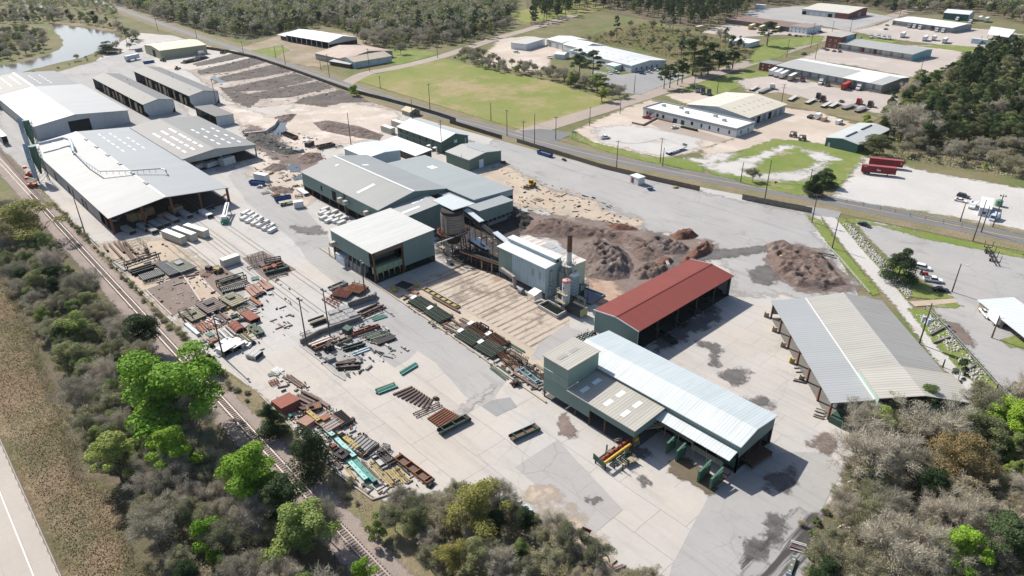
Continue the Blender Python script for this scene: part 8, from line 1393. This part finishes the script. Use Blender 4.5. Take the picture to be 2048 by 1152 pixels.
I('portal',*q(*o,(450,600),(830,480)),2.4,'dark green portal frame across the middle slab','green','dark',2.6);I('rollers',*q(*o,(480,540),(750,450)),1.6,'row of red-brown rollers behind the green portal','brown','dark',.9);I('rollers',*q(*o,(500,650),(820,570)),2.4,'dark roller line in front of the green portal','dark','grey',.8);I('plate',*q(*o,(410,505),(470,555)),1.0,'yellow plate beside the green portal','yellow')
I('cage',*q(*o,(880,240),(1090,180)),3,'black tube frame on the right slab','dark','brown',2.2);I('portal',*q(*o,(1080,260),(1310,220)),1.6,'black truss frame at the far corner of the right slab','dark','dark',1.6);I('ladder',*q(*o,(840,335),(1030,290)),1.8,'black ladder frame at the edge of the right slab','black','dark',.6);I('stack',*q(*o,(1070,340),(1330,240)),3.4,'red and brown channels on the right slab','brown','red',.4,5)
I('trough',*q(*o,(1080,400),(1400,320)),2.6,'dark green trough conveyor at the front of the right slab','green','dark',1.3);I('hood',*q(*o,(1190,345),(1245,325)),2.2,'bright red drums on the dark green trough','red','red',1.9);I('plate',*q(*o,(1070,365),(1130,355)),1.6,'red-orange plate on the end of the dark green trough','red','orange',1.4);I('ladder',*q(*o,(1140,455),(1400,390)),1.6,'black frame in the shade of the dark green trough','black','dark',.5)
for k,(a,b,lab)in enumerate((((825,585),(950,705),'leftmost'),((895,565),(1000,670),'second'),((930,545),(1045,650),'third'),((1010,505),(1130,620),'fourth'),((1040,490),(1185,600),'rightmost'))):I('beam',*q(*o,a,b),1.3,lab+' of five salmon beams with black ends by the right slab','salmon','black',.6,group='salmon beams by the right slab')
for k in range(3):x=960+k*55;I('machine',*q(*o,(x-25,735-k*30),(x+25,715-k*30)),1.6,('left','middle','right')[k]+' black wheel unit at the ends of the salmon beams','black','dark',1.0)
I('plate',*q(*o,(900,470),(1000,450)),2.4,'flat green sheet between the slabs','green','teal',.3);I('deck',*q(*o,(560,720),(750,840)),5,'yellow-grey machine deck among the small scrap','tan','olive',1.3);I('ladder',*q(*o,(470,780),(600,880)),2.4,'bright yellow ladder frame beside the machine deck','yellow','yellow',.5);I('stack',*q(*o,(700,680),(780,745)),1.6,'short green channels above the grey frames','green',None,.3,3);I('stack',*q(*o,(630,670),(760,770)),1.2,'pale yellow bars beside the green channels','yellow','tan',.25,3)
I('beam',*q(*o,(885,725),(1040,830)),1.1,'orange beam with a black end block','orange','black',.6);I('ladder',*q(*o,(850,745),(1000,855)),1.4,'grey ladder frame beside the orange beam','grey','dark',.4);I('ladder',*q(*o,(775,785),(945,900)),2.2,'wide grey grid frame left of the orange beam','grey','lgrey',.4);I('deck',*q(*o,(275,800),(450,920)),6,'dark grey planked deck at the lamp pole','plum','dark',1.2);I('stack',*q(*o,(170,860),(300,970)),3.2,'black channels beside the planked deck','dark','plum',.5,5)
I('machine',*q(*o,(410,930),(500,900)),3,'black winch in front of the planked deck','black','dark',1.7);I('deck',*q(*o,(60,930),(200,1030)),4.5,'tan framed deck near the boundary wall','tan','olive',1.0);I('ladder',*q(*o,(20,930),(110,1040)),1.4,'yellow frame leaning at the tan deck','yellow','yellow',.5);I('portal',*q(*o,(-20,940),(60,1050)),2.4,'dark portal frame at the boundary wall','dark','brown',2.0);I('stack',*q(*o,(440,960),(560,1090)),2.2,'brown mixed channels beside the winch','brown','dark',.4,4);I('stack',*q(*o,(500,940),(600,1040)),1.8,'plum-brown sheets beside the mixed channels','plum','brown',.4,3);I('machine',*q(*o,(640,950),(720,980)),2,'grey machine base in the scrap','grey','dark',.9);I('cage',*q(*o,(740,930),(850,890)),3,'tan spiky frame above the rusty boxes','tan','olive',1.2)
I('box',*q(*o,(820,960),(960,1060)),3,'rusty red open box with a dark end','red','black',1.5);I('pipes',*q(*o,(870,930),(1015,1035)),.9,'long salmon pipe beside the rusty red box','salmon','red',.5,1)
o=(400,620,9.6)
I('pipes',*q(*o,(30,250),(180,410)),6.5,'flat pack of salmon pipes at the leaning pole','salmon','red',.5,9);I('girder',(372,650),(398,672),1.6,'pale blue girder lying at the boundary wall','blue','lgrey',.8);I('plate',*q(*o,(150,450),(230,510)),1.8,'small teal plate near the salmon pipes','teal','ltteal',.3);I('ladder',*q(*o,(190,540),(310,620)),2,'rust-red grid near the yellow drum','red','rust',.4);I('machine',*q(*o,(180,680),(260,720)),1.4,'yellow drum machine at the boundary wall','yellow','black',1.3)
I('stack',*q(*o,(150,200),(400,300)),3,'white and grey channels at the leaning pole','lgrey','white',.4,5);I('stack',*q(*o,(320,110),(450,250)),2.6,'brown spiky bars right of the leaning pole','brown','dark',.5,5);I('beam',*q(*o,(400,100),(560,230)),2.0,'plum-coloured flat beam in the scrap','plum','brown',.5);I('trough',*q(*o,(560,270),(830,180)),2.6,'grey-green curved trough above the dome','olive','grey',1.2);I('tank',*q(*o,(640,300),(800,440)),3.6,'rust-red domed half tank with a pale end','red','rust',1.6)
I('stack',*q(*o,(420,370),(620,560)),5,'grey channels left of the domed tank','grey','lgrey',.45,6);I('stack',*q(*o,(780,470),(960,620)),2,'olive channels below the domed tank','olive','tan',.5,3);I('rack',*q(*o,(900,420),(1060,570)),2.4,'bright yellow spiky frame beside the olive channels','yellow','yellow',.7);I('deck',*q(*o,(930,370),(1080,340)),3,'small teal-grey deck at the yard edge','green','olive',.7);I('deck',*q(*o,(1040,470),(1200,420)),4,'grey-green crate deck at the yard edge','olive','green',1.0);I('machine',*q(*o,(980,640),(1050,660)),1.6,'black tracked unit at the yard edge','black','dark',1.0)
I('plate',*q(*o,(740,290),(900,330)),3,'white sheets right of the domed tank','white','lgrey',.3);I('hood',*q(*o,(430,590),(600,650)),3,'white bent sheets among the white hoppers','white','lgrey',.7);I('hood',*q(*o,(600,580),(740,650)),3,'white folded sheets right of the bent ones','white','lgrey',.6);I('box',*q(*o,(430,770),(600,840)),4,'large white hopper with a black mouth, left one','white','black',1.8);I('box',*q(*o,(610,690),(770,770)),3.6,'large white hopper with a black mouth, right one','white','black',1.6);I('hood',*q(*o,(800,640),(880,720)),2,'small white hood beside the right hopper','white','grey',1.1);I('hood',*q(*o,(910,690),(980,700)),2,'white tub near the black tracked unit','white','lgrey',.8);I('plate',*q(*o,(310,840),(420,890)),2,'flat white sheet at the foot of the leaning pole','white','white',.2)
I('pack',*q(*o,(960,870),(1150,920)),3.2,'grey slatted crate alone below the white hoppers','lgrey','dark',1.4)
I('plate',(548,746),(562,738),3.0,'white curved sheet alone at the lower yard edge','white','white',.3);I('pipes',(535,752),(566,744),1.6,'grey pipes beside the white curved sheet','lgrey','grey',.35,4);I('stack',(572,752),(610,778),1.8,'plum-brown channels above the rusty hood','plum','brown',.5,4);I('cage',(540,770),(556,764),1.4,'tiny red frame at the boundary wall','red','red',.8)
o=(540,780,5.76)
I('hood',*q(*o,(120,130),(270,260)),5,'big rust-red corrugated hood at the head of the scrap row','red','rust',2.2);I('stack',*q(*o,(260,90),(480,200)),7,'wide stack of brown planks behind the rusty hood','plum','brown',.5,9);I('rack',*q(*o,(240,100),(330,180)),2.4,'black roller rack at the end of the plank stack','black','dark',.5);I('deck',*q(*o,(420,245),(590,200)),2.6,'orange-topped deck before the plank stack','orange','dark',1.0);I('girder',*q(*o,(440,285),(575,400)),1.8,'short bright yellow girder at the cedar','yellow','dark',1.4);I('hood',*q(*o,(360,350),(500,430)),3,'pinkish rusty hood half hidden by the cedar','salmon','rust',1.2);I('tank',*q(*o,(218,300),(255,325)),1.2,'small turquoise drum beside the rusty hood','teal','teal',.8);I('rack',*q(*o,(310,320),(400,300)),1.2,'black toothed bar beside the pinkish hood','black','dark',.6)
I('beam',*q(*o,(455,65),(680,210)),1.0,'long pale brown channel apart from the scrap row','plum','tan',.7);I('rack',*q(*o,(640,240),(760,310)),1.8,'grey spiky frame right of the long channel','grey','dark',.6);I('rollers',*q(*o,(760,290),(900,420)),3,'rusty brown roller bed near the middle of the scrap row','rust','dark',.9);I('deck',*q(*o,(570,320),(770,460)),4.4,'grey deck with orange blocks in the scrap row','grey','orange',1.0);I('ladder',*q(*o,(600,270),(700,350)),2,'dark grid above the grey deck','dark','brown',.4)
I('girder',*q(*o,(630,460),(740,555)),1.7,'pale mint girder, first of the mint row','ltteal','brown',.9);I('girder',*q(*o,(765,585),(980,800)),1.7,'longest mint green girder of the scrap row','ltteal','teal',1.0);I('girder',*q(*o,(980,835),(1215,1090)),1.6,'bright turquoise girder running into the thicket','teal','green',1.0);I('girder',*q(*o,(920,850),(1115,1060)),1.7,'pale mint girder beside the turquoise one','ltteal','teal',.9)
I('girder',*q(*o,(855,570),(1020,700)),1.7,'long yellow girder with bolt holes','yellow','dark',1.0);I('girder',*q(*o,(1030,710),(1110,775)),1.6,'short yellow girder at the end of the long one','yellow','dark',.9);I('machine',*q(*o,(770,505),(860,560)),1.8,'tan gear unit at the head of the long yellow girder','tan','dark',1.2);I('cage',*q(*o,(960,610),(1170,720)),5.0,'grey grating deck with tall thin stakes','brown','grey',.9);I('plate',*q(*o,(970,620),(1160,710)),4.6,'grey grating under the tall thin stakes','grey','dark',.2,z0=.7)
I('machine',*q(*o,(690,640),(800,740)),2,'dark rusty gearbox row beside the mint girder','rust','dark',1.4);I('deck',*q(*o,(790,740),(890,795)),2.6,'plum machine base at the end of the rusty gearbox row','plum','dark',1.0);I('rack',*q(*o,(570,500),(680,650)),1.6,'black toothed rail along the railway side','black','dark',.5);I('rack',*q(*o,(700,720),(840,850)),1.4,'rusty toothed rail at the railway side, lower one','rust','dark',.5)
o=(680,840,7.2)
I('stack',*q(*o,(70,670),(230,850)),.9,'thin yellow bars in the weeds','yellow','tan',.25,2);I('stack',*q(*o,(470,600),(780,960)),1.8,'long yellow bars reaching the low wall','yellow','tan',.3,4);I('stack',*q(*o,(300,600),(640,950)),1.4,'long tan bars in the weeds, left of the yellow ones','tan','brown',.3,3);I('trough',*q(*o,(510,530),(670,710)),2.0,'dark grey trough with a white side','dark','lgrey',.8);I('trough',*q(*o,(560,470),(760,660)),2.2,'dark plum trough beside the railed box','plum','dark',.9);I('cage',*q(*o,(590,440),(680,470)),2.6,'small railed box at the head of the plum trough','dark','grey',1.2)
I('stack',*q(*o,(680,730),(860,930)),1.6,'yellow and grey ladder bars near the low wall','tan','yellow',.3,4);I('stack',*q(*o,(780,680),(990,920)),1.6,'grey-yellow ladder bars beside the orange girder','yellow','olive',.35,3);I('trough',*q(*o,(810,550),(1310,930)),1.9,'long orange trough girder lying alone','orange','brown',1.2);I('machine',*q(*o,(1270,940),(1330,970)),1.6,'grey block at the end of the orange trough girder','grey','dark',.8)
o=(512,768,3)
I('stack',*q(*o,(720,55),(840,10)),2.4,'teal beams lying apart, lower of two teal stacks','teal','green',.5,4)
for k in range(9):a=(825+k*26,70+k*12.5);b=(940+k*13,20+k*8.5);I('beam',*q(*o,(822+k*25,68+k*11.5),(938+k*14.5,20+k*9.5)),.5,('first','second','third','fourth','fifth','sixth','seventh','eighth','ninth')[k]+' brown beam of the flat row in the pale yard','brown','dark',.4,group='brown beams laid out in the pale yard')
I('rack',*q(*o,(950,195),(1110,125)),1.8,'brown stake frame right of the brown beam row','brown','plum',.5)
for k in range(8):I('beam',*q(*o,(1030+k*12,215+k*9),(1135+k*13,150+k*7)),.45,('first','second','third','fourth','fifth','sixth','seventh','eighth')[k]+' rusty bar of the reddish row','rust','brown',.4,group='rusty bars laid out in the pale yard')
I('trough',*q(*o,(1100,305),(1275,215)),1.8,'long dark green trough right of the rusty bars','green','black',1.3);I('trough',*q(*o,(1530,340),(1690,268)),2.0,'dark green trough alone near the annex','green','brown',1.1);I('machine',*q(*o,(1065,90),(1095,95)),1.2,'small dark motor beside the brown beams','dark','brown',.8)
o=(590,640,7.585)
I('stack',*q(*o,(1600,830),(1850,680)),1.8,'teal beams lying apart, upper of two teal stacks','teal','green',.5,3);I('stack',*q(*o,(210,420),(560,290)),2.4,'orange and white channels at the ramp wall','orange','white',.6,4);I('trough',*q(*o,(270,470),(560,350)),1.6,'orange trough girder in the sunken ramp','orange','dark',1.0);I('rack',*q(*o,(540,360),(700,300)),2,'orange-brown frame at the end of the orange trough','orange','dark',.8);I('machine',*q(*o,(440,490),(590,420)),3,'black crane head in the sunken ramp','black','dark',2.2);I('box',*q(*o,(480,640),(600,590)),1.6,'grey sheet box at the ramp kerb','grey','tan',1.0);I('machine',*q(*o,(340,530),(390,540)),1.2,'small grey motor at the ramp kerb','dark','grey',.8)
I('hood',*q(*o,(760,220),(850,170)),2.6,'dark green chute standing before the ramp wall','green','green',2.0);I('trough',*q(*o,(840,260),(1280,110)),1.2,'long red-orange trough before the ramp wall','red','dark',1.0);I('ladder',*q(*o,(960,280),(1200,205)),1.0,'grey ladder frame below the red-orange trough','grey','dark',.5);I('trough',*q(*o,(610,390),(850,290)),1.6,'tan and black trough in the ramp middle','tan','black',.9);I('stack',*q(*o,(720,470),(1060,370)),2.6,'fan of black and teal beams in the ramp','dark','green',.4,6);I('stack',*q(*o,(860,540),(1150,430)),1.6,'pale blue beams below the black fan','blue','green',.4,3);I('stack',*q(*o,(1080,300),(1380,200)),3.2,'green-grey beams with upright stakes','olive','green',.6,4);I('rack',*q(*o,(1290,210),(1440,215)),1.4,'dark stakes at the end of the green-grey beams','dark','green',.6)
I('trough',*q(*o,(1180,360),(1460,230)),1.0,'grey rail beam in front of the green-grey beams','grey','dark',.6);I('box',*q(*o,(1240,370),(1510,270)),2.4,'black open frame with white crossbars','black','white',.7);I('stack',*q(*o,(620,680),(920,610)),1.6,'brown beams at the foot of the ramp, upper pile','plum','brown',.45,3);I('stack',*q(*o,(620,740),(1000,710)),2.6,'black beams at the foot of the ramp, lower pile','black','plum',.45,5);I('rack',*q(*o,(90,250),(250,190)),2,'pale grey spiky frame at the corner floodlight pole','lgrey','grey',.6)
o=(540,560,7.68)
I('stack',*q(*o,(620,700),(870,610)),3.2,'dark and tan channels against the second floodlight pole','dark','tan',.6,5);I('stack',*q(*o,(720,830),(910,760)),2.2,'brown beams on the ramp wall edge','brown','dark',.6,4)
for(x,y,lab)in((985,540,'farthest left grey-blue wrapped bundle on the ramp'),(950,640,'left middle grey-blue wrapped bundle'),(1000,690,'front left grey-blue wrapped bundle'),(1090,590,'centre grey-blue wrapped bundle'),(1140,640,'front centre grey-blue wrapped bundle'),(1140,480,'back right grey-blue wrapped bundle'),(1210,530,'right middle grey-blue wrapped bundle'),(1270,580,'front right grey-blue wrapped bundle')):I('pack',*q(*o,(x-75,y+18),(x+75,y-22)),2.6,lab,'grey','lgrey',1.3,group='grey-blue bundles on the ramp')
I('rack',*q(*o,(820,300),(1040,430)),1.4,'bright red spiky frame on the pale slab, left one','red','white',.5);I('rack',*q(*o,(890,280),(1090,370)),1.4,'bright red spiky frame with loops, right one','red','red',.5);I('trough',*q(*o,(920,165),(1170,60)),2.2,'long grey trough behind the red machinery','grey','olive',1.0);I('rollers',*q(*o,(990,230),(1240,270)),4.6,'dark roller deck with red arms, left of two','dark','red',1.2);I('rack',*q(*o,(1000,190),(1230,230)),4,'red arms on the left roller deck','red','plum',1.2);I('rollers',*q(*o,(1210,150),(1450,210)),4.6,'dark roller deck with orange arms, right of two','dark','orange',1.2);I('rack',*q(*o,(1220,110),(1430,160)),4,'orange arms on the right roller deck','orange','brown',1.2)
I('stack',(718,632),(764,612),4.2,'brown channels in the ramp, below the short dark wall','brown','plum',.5,6);I('rack',(722,640),(764,622),1.6,'dark frame at the front of the brown channels','dark','plum',.7);I('stack',(744,641),(774,632),2.0,'teal bars beside the brown channels','teal','green',.35,4)
o=(780,560,5.2375)
for a,b,w_,lab in(((255,222),(425,325),4.6,'first green-black chain deck from the sorter block'),((425,332),(590,440),4.8,'second green-black chain deck from the sorter block'),((745,572),(935,678),5.2,'third green-black chain deck, in the lower row'),((955,690),(1145,800),5.4,'fourth green-black chain deck, in the lower row'),((850,495),(1015,605),4.2,'upper chain deck with rust-red bars, left one'),((1035,605),(1190,720),4.2,'upper chain deck with rust-red bars, right one')):
 t=I('chain',*q(*o,a,b),w_,lab,'green','rust' if 'rust' in lab else 'olive',1.1,12)
 I('hood',*q(*o,(a[0]-35,a[1]+8),(a[0]+28,a[1]-22)),1.4,'crumpled white cover at the head of the '+lab.replace('upper ',''),'white','lgrey',1.5)
I('stack',*q(*o,(560,470),(735,560)),2.6,'dark rails between the second and third chain decks','dark','tan',.4,4)
for a,b,lab,c in(((190,110),(790,525),'long rusty rail beam running beside the chain decks','brown'),((440,190),(730,350),'rusty square tube behind the chain decks','brown'),((160,170),(340,260),'rusty bars at the sorter end of the roll case','brown'),((1290,985),(1550,1150),'dark rail beam at the tower foot','plum')):I('beam',*q(*o,a,b),.7,lab,c,'dark',.6)
I('trough',*q(*o,(350,95),(720,300)),1.6,'yellow-tan conveyor strip along the striped apron','tan','yellow',.7);I('beam',*q(*o,(200,105),(290,150)),1.4,'orange beam in the shade by the yellow barrels','orange','tan',.5);I('stack',*q(*o,(730,410),(890,490)),1.8,'three rusty channels above the third chain deck','brown','tan',.4,3);I('portal',*q(*o,(930,520),(1020,570)),1.4,'black hoop frame over the upper chain deck','black','dark',2.2);I('stack',*q(*o,(1080,575),(1190,630)),2,'olive bars above the upper chain decks, left pair','olive',None,.3,3);I('stack',*q(*o,(1240,675),(1390,765)),1.6,'olive bars above the upper chain decks, right pair','olive','green',.4,2)
I('rack',*q(*o,(1150,800),(1330,950)),2.6,'black spiky roll case past the chain decks, lower one','black','rust',1.0,14);I('rack',*q(*o,(1230,770),(1420,890)),2.2,'black spiky roll case past the chain decks, upper one','black','brown',1.0,14);I('trough',*q(*o,(1355,940),(1560,1100)),1.4,'pale teal trough at the tower end of the roll case','blue','green',.9);I('rack',*q(*o,(1400,920),(1590,1050)),1.8,'dark green spiked rail beside the pale teal trough','green','dark',.8,12);I('stack',*q(*o,(1045,910),(1225,1050)),1.4,'olive-teal bars below the kerb, long pair','green','olive',.3,2);I('stack',*q(*o,(1110,905),(1260,1005)),1.0,'teal bars below the kerb, short pair','teal','dark',.35,2);I('stack',*q(*o,(1520,890),(1610,950)),.9,'tan bars beside the tower','tan',None,.4,2)
t=I('machine',*q(*o,(1270,1110),(1370,1080)),2.6,'tangled dark winch on the pale slab at the tower foot','black','brown',1.6)
for k in range(14):x=700+k*26;I('beam',*q(*o,(x-560+k*22,165+k*30),(x-520+k*22,188+k*30)),.5,'short dark skid bar across the roll case bed','dark','brown',.35,group='skid bars on the roll case bed')
for x,y,lab in((37,95,'left yellow machine box in the sorter shade'),(52,122,'middle yellow machine box in the sorter shade'),(280,70,'right yellow machine box near the pit')):I('hood',*q(*o,(x-20,y+8),(x+20,y-6)),1.4,lab,'yellow','yellow',1.2)
basin('sump_pit','square concrete-rimmed sump pit in the shade of the sorter block',[g(805,562),g(833,571),g(812,583),g(786,573)],.5,CONC,INT)
o=(1170,820,7.2);bx,by=g(1237,925);t=thing('feed_machine','green and yellow feed machine standing outside the annex corner','machine',(bx,by,0),PI/2);GM=YC['green'];loc=lambda px,py:Vector(g(o[0]+px/o[2],o[1]+py/o[2]))
def lb(px,py,z):
 v=Vector(g(o[0]+px/o[2],o[1]+py/o[2],z))-Vector((bx,by));return Vector((v.y,-v.x,z))
def quad(pts,z0,z1,name,m):
 mb=MB();p=[lb(*q_,z0)for q_ in pts];mb.add([*p,*[(v.x,v.y,z1)for v in p]],[(0,1,2,3),(4,5,6,7),(0,1,5,4),(1,2,6,5),(2,3,7,6),(3,0,4,7)]);return mb.build(name,m,t)
m=MB();m.cyl(lb(280,765,2.2),lb(660,490,2.2),.32,n=12);m.build('yellow_cylinder',paint((.62,.40,.05),.4,.1),t)
for k in range(7):m=MB();a=lb(250+k*62,725-k*45,1.4);m.box(a.x,a.y,1.2,1.0,.5,.9);m.build('red_block',paint((.26,.045,.035),.6,.2),t)
m=MB();m.bar(lb(120,660,1.6),lb(280,800,1.6),.12,1.6);m.build('green_shield',GM,t);m=MB();m.bar(lb(510,690,1.5),lb(640,770,1.5),.12,1.5);m.build('green_shield',GM,t)
m=MB();[m.bar(lb(200+k*75,740+k*24-40,.5),lb(200+k*75+230,740+k*24-210,.5),.2,.5)for k in range(4)];m.build('bed_beam',GM,t);m=MB();[m.box(lb(x_,y_,0).x,lb(x_,y_,0).y,0,.25,.25,2.0)for x_,y_ in((150,770),(290,860),(420,850),(540,880),(640,700),(480,620),(310,600))];m.build('leg',GM,t)
for a,b in(((420,480),(520,450)),((450,760),(560,850)),((520,740),(600,800)),((690,560),(780,500))):m=MB();railing(m,lb(*a,.9),lb(*b,.9),1.1);m.build('handrail',RAILP,t)
m=MB();m.bar(lb(560,760,1.0),lb(720,690,1.0),1.6,.15);[m.bar(lb(580+k*50,720-k*12,1.2),lb(620+k*50,760-k*12,1.2),.15)for k in range(4)];m.build('outfeed_rack',YC['tan'],t)
quad([(290,610),(370,580),(410,610),(330,640)],1.4,1.9,'green_cover',YC['olive']);quad([(560,590),(610,570),(630,620),(570,650)],.6,2.0,'cream_box',YC['tan']);quad([(690,440),(760,410),(775,440),(700,480)],1.8,2.6,'yellow_hood',paint((.50,.42,.06),.5,.1))
tag(t,None)
I('pipes',(952,985),(985,970),1.6,'dark green pipes at the thicket edge','green','dark',.6,3);I('pipes',(955,1000),(990,980),1.4,'pale grey pipes beside the dark green ones','lgrey','white',.6,3);I('pipes',(985,1012),(1015,998),1.2,'light green pipes lower at the thicket edge','olive','teal',.6,2);I('girder',(1020,1012),(1042,1004),1.4,'pale grey girder lying by the green pipes','lgrey','grey',.7);I('girder',(1047,1012),(1062,1026),1.6,'pale blue twisted channel at the thicket edge','blue','white',.6);I('plate',(1193,1095),(1206,1100),1.4,'white panel lying below the rusty tipping skip','white','white',.25);I('stack',(1180,1118),(1222,1140),2,'grey planks at the bottom edge of the yard','lgrey','tan',.3,4);I('stack',(1228,1148),(1254,1138),2.4,'pile of broken poles at the bottom edge','plum','grey',.3,7)
I('stack',(1578,1090),(1612,1100),2.6,'untidy grey poles on the smeared asphalt','lgrey','plum',.3,7);I('girder',(1576,1152),(1588,1118),1.4,'pale green girder at the yard bottom near the wood','olive','blue',.7)
I('stack',(1628,826),(1648,832),3.4,'heap of weathered planks at the end of the storage shed','tan','lgrey',.35,8);I('box',(1664,838),(1690,852),3.4,'dark green bin on a concrete pad at the storage shed end','green','green',1.8);I('hood',(1664,800),(1682,812),3,'white wedge-shaped hopper under the storage shed end','white','lgrey',2.2);I('plate',(1588,737),(1604,737),.5,'loose dark rail on the concrete, upper one','dark');I('plate',(1592,745),(1606,745),.5,'loose dark rail on the concrete, lower one','dark');I('stack',(1585,760),(1612,766),1.2,'dark scrap bars by the fifth shed column','dark','grey',.3,3)
I('rollers',(1487,930),(1528,902),4,'rust-brown roller bed under the end wall of the white-roofed mill','rust','brown',1.2)
for k,(a,b,lab)in enumerate((((1300,650),(1350,690),'first'),((1330,628),(1372,655),'second'),((1365,608),(1398,628),'third'),((1395,590),(1420,605),'fourth'),((1420,578),(1440,590),'fifth'))):I('trough',a,b,1.6,lab+' dark green machine line under the red roof, counted from the near end','green','black',1.2,group='machine lines under the red roof')
o=(470,220,5.76)
I('rack',*q(*o,(110,240),(230,260)),3,'pale stake frame in the scrap heap, upper left','lgrey','grey',.8);I('cage',*q(*o,(380,300),(560,290)),4,'grey tangled frame in the scrap heap by the upper puddle','grey','dark',2.0);I('trough',*q(*o,(560,280),(700,340)),3,'dark feeder with a red end by the upper puddle','dark','red',1.6);I('deck',*q(*o,(520,470),(650,470)),3.4,'grey machine table at the end of the scrap heap','grey','dark',1.6);I('hood',*q(*o,(680,470),(780,490)),3,'grey crushed hoods beside the machine table','grey','dark',1.4);I('rack',*q(*o,(260,350),(420,430)),2.6,'black roller rack along the scrap heap','black','grey',.9);I('rollers',*q(*o,(120,270),(280,360)),2.4,'dark grey rollers at the start of the scrap heap','dark','grey',.9);I('stack',*q(*o,(330,330),(560,420)),3,'grey steel tangle in the middle of the scrap heap','grey','dark',.6,6)
I('box',*q(*o,(830,430),(890,400)),2.6,'small dark hut-like box in the sandy yard','dark','grey',2.2);I('trough',*q(*o,(950,450),(1140,410)),3,'brown feeder deck with railings in the sandy yard','brown','dark',1.6);I('rack',*q(*o,(1150,440),(1240,420)),2,'thin dark stakes right of the brown feeder deck','dark','brown',.6);I('machine',*q(*o,(390,750),(440,720)),2,'yellow jack near the white cabin','yellow','yellow',1.0);I('plate',*q(*o,(510,740),(560,720)),2,'yellow board on the sand','yellow','tan',.2);I('rack',*q(*o,(420,570),(500,560)),1.6,'pale timber frames by the scrap heap','tan','tan',.6);I('machine',*q(*o,(250,900),(330,890)),2.4,'grey engine block below the rubbish skip','grey','white',1.2);I('plate',*q(*o,(310,970),(400,950)),2.6,'bright green sheet on the debris','olive','green',.3);I('stack',*q(*o,(420,1000),(520,975)),2.4,'yellow and red bars on the debris','yellow','red',.3,5);I('box',*q(*o,(740,930),(830,990)),2.2,'white tub by the sawmill corner','white','grey',1.2);I('rack',*q(*o,(690,1010),(780,1000)),2,'brown spiky frame before the white cargo trailer','brown','dark',.8)
t=thing('sign_post','short orange post by the sorter block corner','post',(*g(660,513),0));MB().box(0,0,0,.2,.2,3.4).build('stake',YC['orange'],t);MB().box(0,0,3.4,.35,.35,.1).build('cap',YC['orange'],t)
I('machine',(1182,672),(1190,668),1.6,'brown motor unit at the red shed corner','brown','dark',1.4)
for k in range(4):I('rack',(1150+k*7,678-k*3),(1172+k*7,688-k*3),1.2,('first','second','third','fourth')[k]+' dark green roller frame wedged behind the tower','green','lgrey',.8,5,group='roller frames behind the tower')
I('deck',(1072,402),(1082,398),3.2,'pale flat pallet alone on the tan dirt','lgrey','tan',.3);I('plate',(1332,535),(1336,543),.8,'pale plank on the bark beside the red roof','white','white',.2,z0=2.4);I('beam',(1628,506),(1668,513),.8,'dark pole lying at the lone bark heap','dark','brown',.5);I('beam',(1646,510),(1672,517),.7,'grey pole lying at the guard rail','grey','grey',.4);I('machine',(1347,377),(1356,375),1.6,'yellow machine part at the weathered fence','yellow','tan',.9);I('machine',(1125,319),(1132,323),1.4,'small dark engine by the roadside fence','black','dark',1.0);I('machine',(1003,325),(1012,328),2,'black scrap at the green garage corner','black','brown',1.2)
m=MB();mt=[DKSTEEL,RUST,YC['grey'],YC['tan'],YC['lgrey'],YC['plum'],YC['green']];sr=random.Random(4)
for poly,n in(([(230,490),(330,480),(365,520),(405,545),(500,570),(590,540),(600,600),(560,700),(500,715),(440,712),(345,630),(270,560)],480),([(548,740),(620,770),(660,830),(730,870),(860,970),(800,985),(745,995),(650,925),(555,815)],400),([(600,690),(740,640),(840,690),(700,755),(680,755)],170),([(800,590),(1090,745),(1095,790),(1010,750),(820,620)],520),([(480,250),(640,270),(660,330),(600,410),(520,380),(500,300)],500),([(1000,340),(1200,400),(1290,450),(1180,445),(1040,420)],260),([(870,440),(1000,480),(990,560),(900,530)],260),([(1200,1100),(1260,1152),(1180,1140),(1120,1070)],90),([(390,140),(480,106),(560,134),(700,190),(600,205),(470,205)],420)):
 Q=G(poly);A=np.array(Q);lo,hi=A.min(0),A.max(0);k=0
 while k<n:
  x,y=sr.uniform(lo[0],hi[0]),sr.uniform(lo[1],hi[1]);k+=1
  if not inside(Q,x,y):continue
  L=sr.choice((.4,.7,1.2,2.4));m.box(x,y,.1,L*sr.uniform(.6,1.3),sr.choice((.12,.2,.35,.6)),sr.uniform(.06,.45),sr.choice((0,1.57,sr.uniform(0,3))),sr.randrange(7))
tag(m.build('scrap_litter',mt),'small steel and timber scrap strewn between the machinery of the yard','scrap',None,'stuff')
hz=MB().bb(-2600,900,-1200,2900,-1.5,125).build('haze',(lambda m:m)(bpy.data.materials.new('haze_air')));hm=hz.data.materials[0];hm.use_nodes=True;hn=hm.node_tree;[hn.nodes.remove(x)for x in list(hn.nodes)if x.type!='OUTPUT_MATERIAL']
hv=hn.nodes.new('ShaderNodeVolumePrincipled');hv.inputs['Color'].default_value=(.86,.93,1,1);hv.inputs['Density'].default_value=.00003;hv.inputs['Anisotropy'].default_value=.2
hn.links.new(hv.outputs[0],[x for x in hn.nodes if x.type=='OUTPUT_MATERIAL'][0].inputs['Volume']);tag(hz,'thin pale haze lying over the whole site','haze',None,'stuff');SC.cycles.volume_bounces=0
